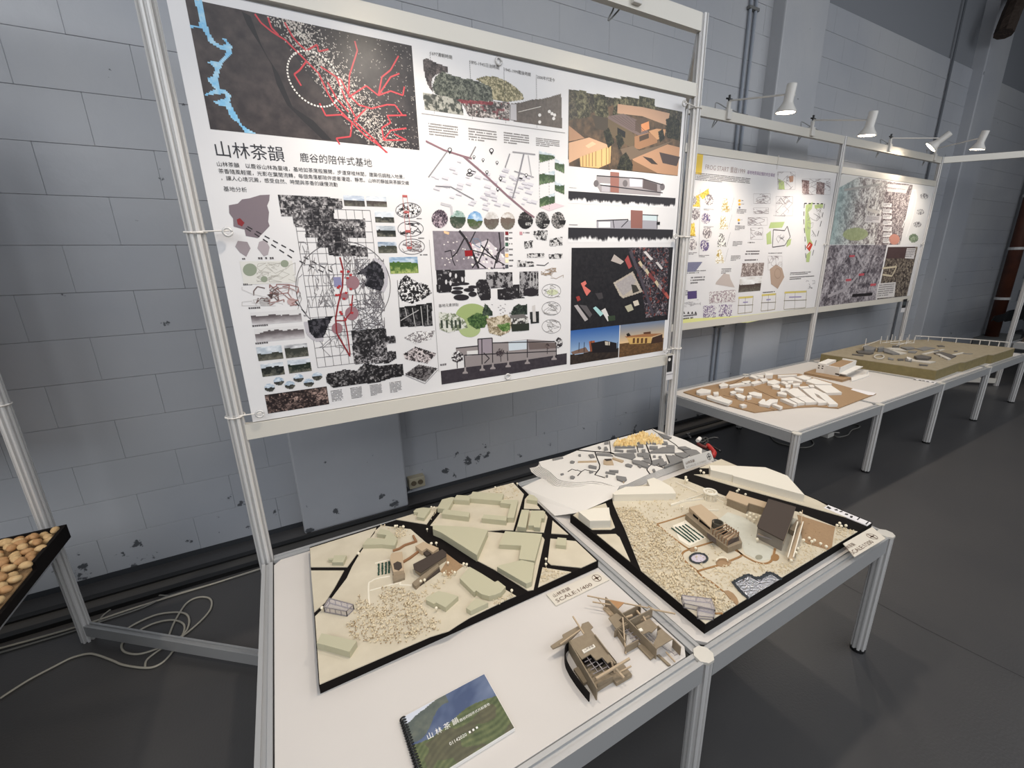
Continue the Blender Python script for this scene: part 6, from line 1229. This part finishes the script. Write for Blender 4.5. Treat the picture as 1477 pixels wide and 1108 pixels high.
blet('山 林 茶 韻', (352, 792), (690, 622), 1); blet('鹿谷的陪伴式共創基地', (692, 604), (1012, 425), 1); blet('01142020', (585, 858), (768, 752), 1)
for i in range(3):
    P = onz(*cr(K7, [(790+38*i, 728-24*i)])[0], bz); MB().prism([(k.x, k.y) for k in (P, P+U*.0042, P+U*.0042+V*.0046, P+V*.0046)], bz+.0002, bz+.0006).build('small_mark', INKW, bk_)
n = 24
for i in range(n):
    c0 = Bl+V*(Bh_*(i+.6)/n); m_ = MB()
    pts = [c0+U*(.0005+.0065*math.cos(t))+Vector((0, 0, -.004+.0062*math.sin(t))) for t in [math.pi*2*k/10 for k in range(11)]]
    for k in pts: k.z = max(k.z, ZT+.0022)
    m_.tube(pts, .0021, 5); m_.build('binding_ring', BLKG, bk_, smooth=True)

# ================================================================ far table models
zf0 = ZF+.0005
m5 = thing('site_model', (3.3, 1.75, ZF), 'brown board site model crowded with plain white foam houses', 'model')
zb5 = ZF+.008
slab('base_board', F1, [(75, 264), (165, 238), (345, 202), (525, 160), (640, 148), (870, 138), (1060, 190), (1240, 240), (1400, 275), (1140, 374), (985, 362), (860, 368), (565, 403), (260, 325)], zb5, zf0, CORK, m5)
for a in ([(345, 285), (560, 345), (700, 388)], [(560, 240), (720, 312)], [(500, 160), (430, 200), (330, 235)]): ribbon(F1, a, zb5+.0008, .006, mat('scored_line', (96, 66, 44), .8), 'scored_road', m5, h=.0008)
for c, h, L in ((F1, .018, ([(165, 255), (200, 240), (265, 250), (262, 268), (190, 275), (165, 268)], [(235, 290), (265, 285), (290, 300), (330, 292), (350, 305), (412, 325), (385, 345), (285, 315), (240, 300)], [(280, 265), (315, 262), (318, 280), (285, 282)], [(318, 215), (350, 200), (385, 212), (380, 222), (330, 228)], [(388, 215), (470, 200), (540, 208), (470, 215), (395, 225)], [(425, 242), (440, 235), (490, 245), (485, 258), (430, 250)], [(395, 262), (420, 255), (440, 265), (425, 275), (400, 272)], [(430, 280), (460, 275), (505, 295), (490, 312), (450, 300)], [(510, 290), (540, 285), (545, 300), (515, 305)], [(522, 268), (560, 262), (615, 275), (615, 295), (580, 292), (530, 280)], [(460, 350), (490, 345), (512, 355), (480, 362)], [(590, 335), (620, 312), (635, 315), (640, 330), (670, 312), (725, 315), (722, 332), (685, 340), (665, 358), (600, 345)], [(685, 350), (705, 345), (758, 365), (740, 372)],
              [(526, 155), (545, 148), (600, 160), (575, 172)], [(570, 150), (625, 147), (628, 160), (580, 160)], [(475, 192), (530, 185), (545, 200), (500, 210)], [(522, 200), (585, 185), (615, 195), (560, 212)], [(600, 175), (640, 168), (660, 185), (620, 195)], [(650, 190), (700, 178), (745, 195), (700, 212), (655, 205)], [(745, 198), (765, 190), (800, 205), (785, 215)], [(790, 190), (830, 188), (828, 200), (795, 202)], [(775, 215), (812, 212), (812, 230), (780, 232)], [(825, 205), (878, 203), (875, 218), (830, 220)], [(680, 218), (720, 212), (740, 225), (738, 238), (690, 230)], [(740, 240), (755, 235), (770, 240), (800, 240), (795, 252), (745, 258)], [(718, 265), (745, 260), (785, 272), (780, 285), (725, 278)])),
                (F1, .03, ([(635, 132), (690, 132), (690, 150), (637, 150)],)),
                (F2, .02, ([(190, 95), (430, 88), (430, 100), (195, 112)], [(230, 135), (380, 120), (500, 170), (485, 182), (400, 165), (235, 155)], [(410, 118), (510, 95), (615, 130), (570, 155), (520, 155)], [(560, 160), (640, 135), (870, 205), (850, 212), (660, 210), (545, 175)], [(645, 222), (855, 222), (995, 315), (800, 320)], [(445, 238), (565, 235), (590, 250), (480, 262)], [(570, 222), (630, 218), (650, 240), (600, 245)], [(490, 268), (650, 262), (760, 318), (650, 325), (680, 370), (820, 440), (700, 445)], [(655, 325), (780, 320), (945, 460), (835, 462), (700, 345)], [(295, 290), (390, 258), (440, 262), (560, 358), (470, 368), (410, 368)], [(430, 375), (560, 362), (685, 435), (545, 440)], [(330, 390), (410, 380), (530, 440), (445, 450)], [(220, 392), (300, 388), (435, 458), (395, 465)], [(185, 310), (235, 300), (305, 335), (300, 350), (200, 330)]))):
    for q in L: slab('foam_house', c, q, zb5+h, zb5, WHT, m5)
gm = mat('grey_model_block', (176, 162, 150), .8)
for q in ([(430, 238), (445, 232), (492, 240), (490, 252), (440, 250)], [(520, 268), (570, 262), (612, 282), (612, 295), (575, 292)]): slab('grey_house', F1, q, zb5+.014, zb5, gm, m5)
slab('title_strip', F1, [(1240, 240), (1400, 272), (1380, 285), (1345, 285), (1225, 248)], zb5+.0012, zb5, mat('white_label_card', (232, 228, 228), .6), m5)
# white gallery building model on thick brown base
m6 = thing('gallery_model', tuple(onz(1205, 545, ZF)), 'white gallery building model with square windows on a thick brown base', 'model')
zb6 = ZF+.020
slab('base_block', F3, [(95, 465), (255, 415), (420, 470), (600, 500), (765, 535), (640, 572)], zb6, zf0, CORK, m6)
slab('yard_plate', F3, [(765, 540), (1020, 470), (1018, 505), (960, 530), (770, 590)], ZF+.010, zf0, WHT, m6)
P = lambda u, v, z: onz(*cr(F3, [(u, v)])[0], z)
ht = .082
A = P(262, 465, zb6); B = P(382, 482, zb6); Cq = P(585, 520, zb6); D = P(840, 400, zb6)
def prism_pts(pts, z0, z1, name, m, par): return MB().prism([(k.x, k.y) for k in pts], z0, z1).build(name, m, par)
dv = (D-Cq)
prism_pts([A, B, B+dv*.55, A+dv*.55], zb6, zb6+.085, 'tower', WHT, m6)
prism_pts([B, Cq, Cq+dv*.92, B+dv*.92], zb6, zb6+.062, 'hall', WHT, m6)
prism_pts([B+(Cq-B)*.04+dv*.06, B+(Cq-B)*.9+dv*.06, B+(Cq-B)*.9+dv*.86, B+(Cq-B)*.04+dv*.86], zb6+.062, zb6+.066, 'brown_roof', CORK, m6)
for a0, a1, b0, b1 in ((0, 1, 0, .03), (0, 1, .9, .94), (.95, 1, 0, .94)):
    prism_pts([B+(Cq-B)*a0+dv*b0, B+(Cq-B)*a1+dv*b0, B+(Cq-B)*a1+dv*b1, B+(Cq-B)*a0+dv*b1], zb6+.062, zb6+.074, 'parapet', WHT, m6)
nf = Vector(((B-A).y, -(B-A).x, 0)).normalized()
if nf.dot(CO-A) < 0: nf = -nf
for t in (.25, .68):
    for z in (.038, .058):
        c_ = A+(B-A)*t; d_ = (B-A).normalized()*.006
        prism_pts([c_-d_+nf*.0006, c_+d_+nf*.0006, c_+d_-nf*.002, c_-d_-nf*.002], zb6+z, zb6+z+.010, 'window', DBR, m6)
for t in (.82, .95):
    c_ = B+(Cq-B)*t; d_ = (Cq-B).normalized()*.008; prism_pts([c_-d_+nf*.0006, c_+d_+nf*.0006, c_+d_-nf*.002, c_-d_-nf*.002], zb6+.01, zb6+.022, 'window', DBR, m6)
side = Vector((dv.y, -dv.x, 0)).normalized(); side = side if side.dot(Cq-B) > 0 else -side
prism_pts([Cq+side*.0, Cq+side*.05, Cq+side*.05+dv*.95, Cq+dv*.95], zb6+.020, zb6+.026, 'canopy', WHT, m6)
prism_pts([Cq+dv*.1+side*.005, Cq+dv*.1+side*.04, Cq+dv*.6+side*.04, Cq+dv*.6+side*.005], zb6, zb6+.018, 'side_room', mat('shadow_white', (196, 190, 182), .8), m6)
for t in (.3, .8): 
    c_ = P(975, 490, ZF+.01); prism_pts([c_+Vector((.03*t, 0, 0)), c_+Vector((.03*t+.012, 0, 0)), c_+Vector((.03*t+.012, .03, 0)), c_+Vector((.03*t, .03, 0))], ZF+.01, ZF+.036, 'gate_block', WHT, m6)
# olive relief
m7 = thing('relief_model', (5.6, 1.75, ZF), 'large olive brown relief model with grey buildings and thin white railings on the far tables', 'model')
OLV = mat('olive_foam', (134, 121, 82), .85, noise=(30, .3), rgb2=(116, 104, 70)); OLT = mat('olive_top', (164, 152, 130), .9, noise=(25, .35), rgb2=(140, 128, 104), bump=(60, .4, .004))
zo = ZF+.085
otl = PXL((F4, (30, 270)), (F4, (1150, 432)), (F5, (482, 568)), (F5, (560, 565)), (F5, (915, 447)), (F5, (1000, 452)), (F5, (1338, 345)), (F5, (640, 280)), (F5, (0, 215)), (F4, (830, 138)), (F4, (600, 140)))
pts = [(k.x, k.y) for k in (onz(u, v, zo) for u, v in otl)]
MB().prism(pts, zf0, zo-.006).build('foam_base', OLV, m7); MB().prism(pts, zo-.006, zo).build('ground_sheet', OLT, m7)
DKG = mat('dark_grey_model', (92, 88, 84), .8); LGG = mat('light_grey_model', (196, 190, 180), .8)
for c, h, m_, q in ((F4, .045, GREY, [(440, 195), (475, 190), (560, 210), (540, 235), (450, 230)]), (F4, .055, GREY, [(580, 205), (640, 200), (640, 215), (585, 220)]), (F4, .02, DKG, [(370, 240), (450, 235), (540, 260), (500, 270), (390, 258)]), (F4, .012, LGG, [(560, 205), (700, 230), (860, 262), (800, 275), (640, 245)]), (F4, .02, GREY, [(640, 215), (720, 240), (790, 270), (720, 270), (640, 250)]), (F4, .01, DKG, [(330, 270), (440, 280), (440, 290), (330, 278)]),
                (F4, .02, DKG, [(720, 190), (790, 190), (785, 205), (720, 205)]), (F4, .03, DKG, [(930, 290), (1000, 280), (1100, 300), (1060, 318), (960, 310)]), (F4, .012, LGG, [(880, 300), (940, 330), (1140, 345), (1080, 360), (900, 335)]), (F4, .012, GREY, [(680, 305), (735, 318), (730, 328), (680, 320)]), (F4, .012, GREY, [(840, 310), (910, 320), (905, 345), (845, 335)]), (F4, .010, DKG, [(980, 368), (1065, 375), (1060, 385), (985, 382)]), (F4, .014, DKG, [(1120, 262), (1200, 250), (1340, 290), (1290, 310), (1180, 290)]),
                (F4, .016, LGG, [(1140, 270), (1175, 268), (1290, 318), (1260, 325)]), (F4, .008, GREY, [(940, 220), (1040, 200), (1140, 215), (1020, 240)]), (F4, .008, DKG, [(1150, 190), (1200, 188), (1230, 200), (1170, 202)]), (F4, .008, LGG, [(1000, 270), (1200, 225), (1230, 228), (1040, 275)]), (F4, .01, GREY, [(1110, 240), (1160, 232), (1180, 240), (1130, 250)]), (F4, .012, DKG, [(770, 318), (830, 318), (830, 330), (775, 332)]), (F4, .008, LGG, [(1180, 300), (1400, 255), (1415, 262), (1200, 308)]),
                (F5, .008, DKG, [(390, 388), (450, 388), (445, 396), (395, 398)]), (F5, .006, GREY, [(530, 425), (680, 432), (640, 440), (540, 432)]), (F4, .02, GREY, [(800, 205), (900, 200), (940, 215), (860, 225)]), (F4, .008, LGG, [(650, 215), (760, 205), (860, 240), (740, 235)]), (F4, .012, GREY, [(880, 240), (960, 245), (940, 262), (870, 255)])):
    slab('grey_block', c, q, zo+h*.7, zo, m_, m7)
rp = [onz(*cr(F4, [(590+46*math.cos(t), 300+20*math.sin(t))])[0], zo+.006) for t in [2*math.pi*i/20 for i in range(21)]]
MB().tube(rp, .006, 6).build('ring_road', LGG, m7)
slab('white_hull', F4, [(860, 298), (905, 318), (880, 325), (860, 312)], zo+.02, zo, WHT, m7)
for x, y in ((455, 185), (600, 175), (660, 165), (705, 160), (740, 150), (795, 150), (870, 150), (925, 165), (780, 175), (850, 178)):
    Pq = onz(*cr(F4, [(x, y)])[0], zo); MB().cyl((Pq.x, Pq.y, zo), (Pq.x, Pq.y, zo+random.uniform(.05, .09)), .0035, 6).build('white_mast', WHT, m7)
for a, b_ in (((430, 200), (620, 130)), ((620, 165), (820, 140)), ((700, 172), (930, 165)), ((760, 190), (900, 150))): stick(F4, a, b_, zo+.03, zo+.04, .004, WHT, m7, 'white_mast')
ra = onz(*cr(F4, [(935, 140)])[0], zo); rb_ = onz(*cr(F5, [(640, 282)])[0], zo); rc = onz(*cr(F5, [(1230, 335)])[0], zo)
for a, b_ in ((ra, rb_), (rb_, rc)):
    MB().bar((a.x, a.y, zo+.05), (b_.x, b_.y, zo+.05), .008, .008).build('top_rail', WHT, m7)
    for i in range(5): k = a+(b_-a)*(i/4); MB().bar((k.x, k.y, zo), (k.x+1e-4, k.y, zo+.05), .006, .006).build('railing_post', WHT, m7)
slab('caption_strip', F4, [(915, 515), (945, 512), (1160, 545), (1130, 556)], ZF+.003, zf0, mat('white_label_card', (232, 228, 228), .6), thing('caption_strip', tuple(onz(1335, 549, ZF)), 'narrow white caption strip with dark marks before the olive relief model', 'label'))
cs = [o for o in bpy.data.objects if o.name.startswith('caption_strip') and o.type == 'EMPTY'][0]
for a in ((925, 516), (975, 523), (1010, 528), (1050, 536), (1100, 543)): slab('dark_mark', F4, [(a[0], a[1]), (a[0]+26, a[1]+3), (a[0]+22, a[1]+8), (a[0]-2, a[1]+5)], ZF+.0036, ZF+.0031, INKB, cs)
# dark exhibits and blue-black cloth at the far right
m8 = thing('far_model', (7.9, 1.1, ZF), 'low dark model standing on the table at the far right edge', 'model')
MB().box(7.45, 8.6, .75, 1.5, ZF, ZF+.05).build('base_board', DBR, m8, bevel=.004); MB().box(7.6, 8.3, .9, 1.35, ZF+.05, ZF+.09).build('upper_block', BLK, m8, bevel=.004)
c9 = thing('black_cloth', tuple(onz(1445, 462, 1.0)), 'black cloth hanging on the stand behind the far right frame post', 'cloth')
A = onx_ = ony(1432, 462, 2.1); B = ony(1477, 455, 2.1)
cl = MB(); N = 14
for i in range(N+1):
    t = i/N; x = A.x+(B.x+.5-A.x)*t; zt_ = A.z+.04+(.14*t); zb_ = A.z-.02-(.12*t)+.02*math.sin(i*2.1); y = 2.1+.02*math.sin(i*1.7)
    cl.v += [(x, y, zt_), (x, y+.01, zb_)]
for i in range(N): cl.f.append((2*i, 2*i+1, 2*i+3, 2*i+2))
o = cl.build('cloth', BLKG, c9); sm = o.modifiers.new('s', 'SOLIDIFY'); sm.thickness = .006

# ================================================================ tray of shells, left table
XR = -.888; tr_ = thing('shell_tray', (-1.3, 1.75, ZF+.006), 'black edged tray model packed with pale nut shells at the left edge', 'model')
zq = ZF+.0055
MB().box(-1.85, XR, 1.25, 2.115, zq, zq+.03).build('base_board', BLK, tr_)
MB().box(XR-.012, XR, 1.862, 2.115, zq+.03, zq+.058).build('side_wall', BLK, tr_); MB().box(-1.85, XR-.012, 2.103, 2.115, zq+.03, zq+.058).build('side_wall', BLK, tr_)
MB().box(-1.85, XR-.012, 1.25, 2.103, zq+.03, zq+.034).build('floor_card', mat('shell_bed', (146, 118, 84), .8), tr_)
shm = [mat('nut_shell', (214, 186, 140), .7, noise=(60, .3), rgb2=(178, 140, 92)), mat('nut_shell_brown', (190, 150, 104), .7, noise=(60, .3), rgb2=(160, 116, 74))]
shells = []
for k in range(2):
    b = MB().sphere((0, 0, 0), .019, 10, 7, .62); me = bpy.data.meshes.new('shell'); 
    me.from_pydata([(v[0]*(1.0+.12*math.sin(v[1]*200)), v[1]*.72, v[2]) for v in b.v], [], b.f); me.materials.append(shm[k]); me.polygons.foreach_set('use_smooth', [True]*len(me.polygons)); shells.append(me)
y = 1.27; row = 0
while y < 2.09:
    x = XR-.020-(row % 2)*.017
    while x > -1.33:
        o = bpy.data.objects.new('shell', shells[random.random() < .35]); COL.objects.link(o); attach(o, tr_)
        o.matrix_basis = Matrix.Translation((x+random.uniform(-.005, .005), y+random.uniform(-.005, .005), zq+.034+random.uniform(.012, .032)))@Matrix.Rotation(random.uniform(0, 3.1), 4, 'Z')@Matrix.Rotation(random.uniform(-.5, .5), 4, 'X')
        x -= .036
    y += .029; row += 1

# ================================================================ cables on the floor
CBW = mat('cream_cable', (176, 170, 156), .5); CBG = mat('grey_cable_dark', (130, 128, 122), .5)
def cable(c, pts, r, m, label, z=None, k=6):
    z = r+.001 if z is None else z
    P = smoothpath([onz(u, v, z) for u, v in cr(c, pts)], k); return tag(MB().tube(P, r, 7).build('floor_cable', m, None, smooth=True), label, 'cable')
cable(L1, [(-60, 945), (0, 925), (120, 892), (300, 840), (450, 790), (600, 742), (760, 694), (930, 640), (1010, 615)], .0045, CBW, 'straight cream cable along the wall rails, the one nearest the wall')
cable(L1, [(-60, 955), (0, 940), (120, 905), (250, 866), (380, 822), (500, 782), (560, 755), (610, 735), (800, 682), (940, 638)], .004, CBG, 'straight greyer cable beside the cream one, farther from the wall')
cable(L1, [(348, 852), (360, 815), (395, 785), (440, 756), (500, 738), (560, 735), (605, 738), (640, 728)], .004, CBG, 'short cable arching beside the left post foot')
cable(L1, [(0, 1102), (100, 1038), (200, 985), (255, 958), (310, 944), (345, 948), (400, 968), (440, 984), (515, 994), (560, 985), (598, 955), (640, 895), (656, 850), (640, 830), (600, 824), (540, 838), (480, 870), (435, 905), (440, 935), (490, 945), (560, 925), (620, 895), (655, 872), (672, 835), (665, 806), (630, 796), (560, 804), (490, 832), (440, 862)], .0042, CBW, 'loose cream cable snaking out of the coil toward the lower left')
cable(L1, [(515, 992), (520, 968), (545, 945), (590, 915), (650, 880), (710, 830), (745, 790), (752, 760), (738, 744), (700, 744), (665, 762), (640, 795), (615, 840), (598, 885)], .0042, CBW, 'cream cable coil loop lying by the low grey floor rail')
cable(S4, [(80, 500), (110, 545), (160, 578), (250, 602), (380, 630), (470, 630), (520, 615), (542, 590), (525, 555), (495, 525)], .005, CBG, 'grey cable drooping under the first far table bay')
cable(S4, [(745, 470), (760, 500), (800, 520), (860, 512), (910, 495), (935, 460), (960, 440), (1010, 425), (1035, 405), (1000, 385), (930, 368)], .005, CBG, 'grey cable looping on the floor below the second far table bay')
P = onz(*cr(S4, [(690, 490)])[0], .02); ad = thing('power_adapter', (P.x, P.y, 0), 'white power adapter on the floor under the far tables', 'adapter')
MB().box(P.x-.05, P.x+.05, P.y-.03, P.y+.03, 0, .04).build('body', WHT, ad, bevel=.004); MB().tube([(P.x+.05, P.y, .02), (P.x+.1, P.y+.03, .01), (P.x+.16, P.y-.02, .006)], .004, 6).build('lead', WHT, ad)
cable(MN, [(0, 100), (150, 60), (300, 20), (450, -30), (560, -60)], .005, CBG, 'thin cable behind the near table running to the far tables')
# red and black leads at the table corner
rl = thing('lead_bundle', (1.87, 1.60, ZT), 'tangle of red and black leads with a white plug beside the frame post', 'leads')
zz = ZT+.02
for pts, m_, r, nm in (([(1075, 205), (1040, 165), (1015, 150), (1060, 140)], BLKG, .006, 'black_lead'), ([(1150, 240), (1230, 260), (1300, 220), (1380, 200), (1440, 205)], BLKG, .006, 'black_lead'), ([(1230, 200), (1300, 290), (1380, 330), (1470, 380)], BLKG, .006, 'black_lead'), ([(1200, 240), (1275, 200), (1300, 260), (1250, 290)], BLKG, .007, 'black_lead'),
                   ([(1300, 300), (1350, 350), (1385, 400), (1370, 440)], mat('red_lead_sleeve', (170, 34, 30), .4), .013, 'red_sleeve'), ([(1170, 280), (1220, 310), (1290, 330)], mat('dark_red', (90, 30, 28), .5), .010, 'dark_sleeve'), ([(1260, 330), (1300, 310), (1330, 340)], mat('copper_lead', (190, 130, 70), .5), .006, 'copper_lead')):
    MB().tube(smoothpath([onz(u, v, zz) for u, v in cr(M7, pts)], 5), r, 7).build(nm, m_, rl, smooth=True)
P = onz(*cr(M7, [(1165, 240)])[0], zz+.01); MB().cyl(P, P+Vector((.03, .01, .004)), .011, 10).build('plug', WHT, rl)
for i, (u, v) in enumerate(((1150, 735), (1300, 800), (1477, 955), (1040, 860))): pass
# floor joint line
cjl = MB(); J = [onz(u, v, .0) for u, v in ((1208, 838), (1262, 868), (1330, 905), (1400, 940), (1477, 978))]
for a, b_ in zip(J[:-1], J[1:]):
    d = (b_-a).normalized(); n_ = Vector((-d.y, d.x, 0))*.0012; cjl.add([a+n_, a-n_, b_-n_, b_+n_], [(0, 1, 2, 3)])
cjl.v = [(x, y, .0006) for x, y, z in cjl.v]; jo = cjl.build('trim_4', mat('floor_joint', (34, 32, 31), .8)); jo['kind'] = 'structure'
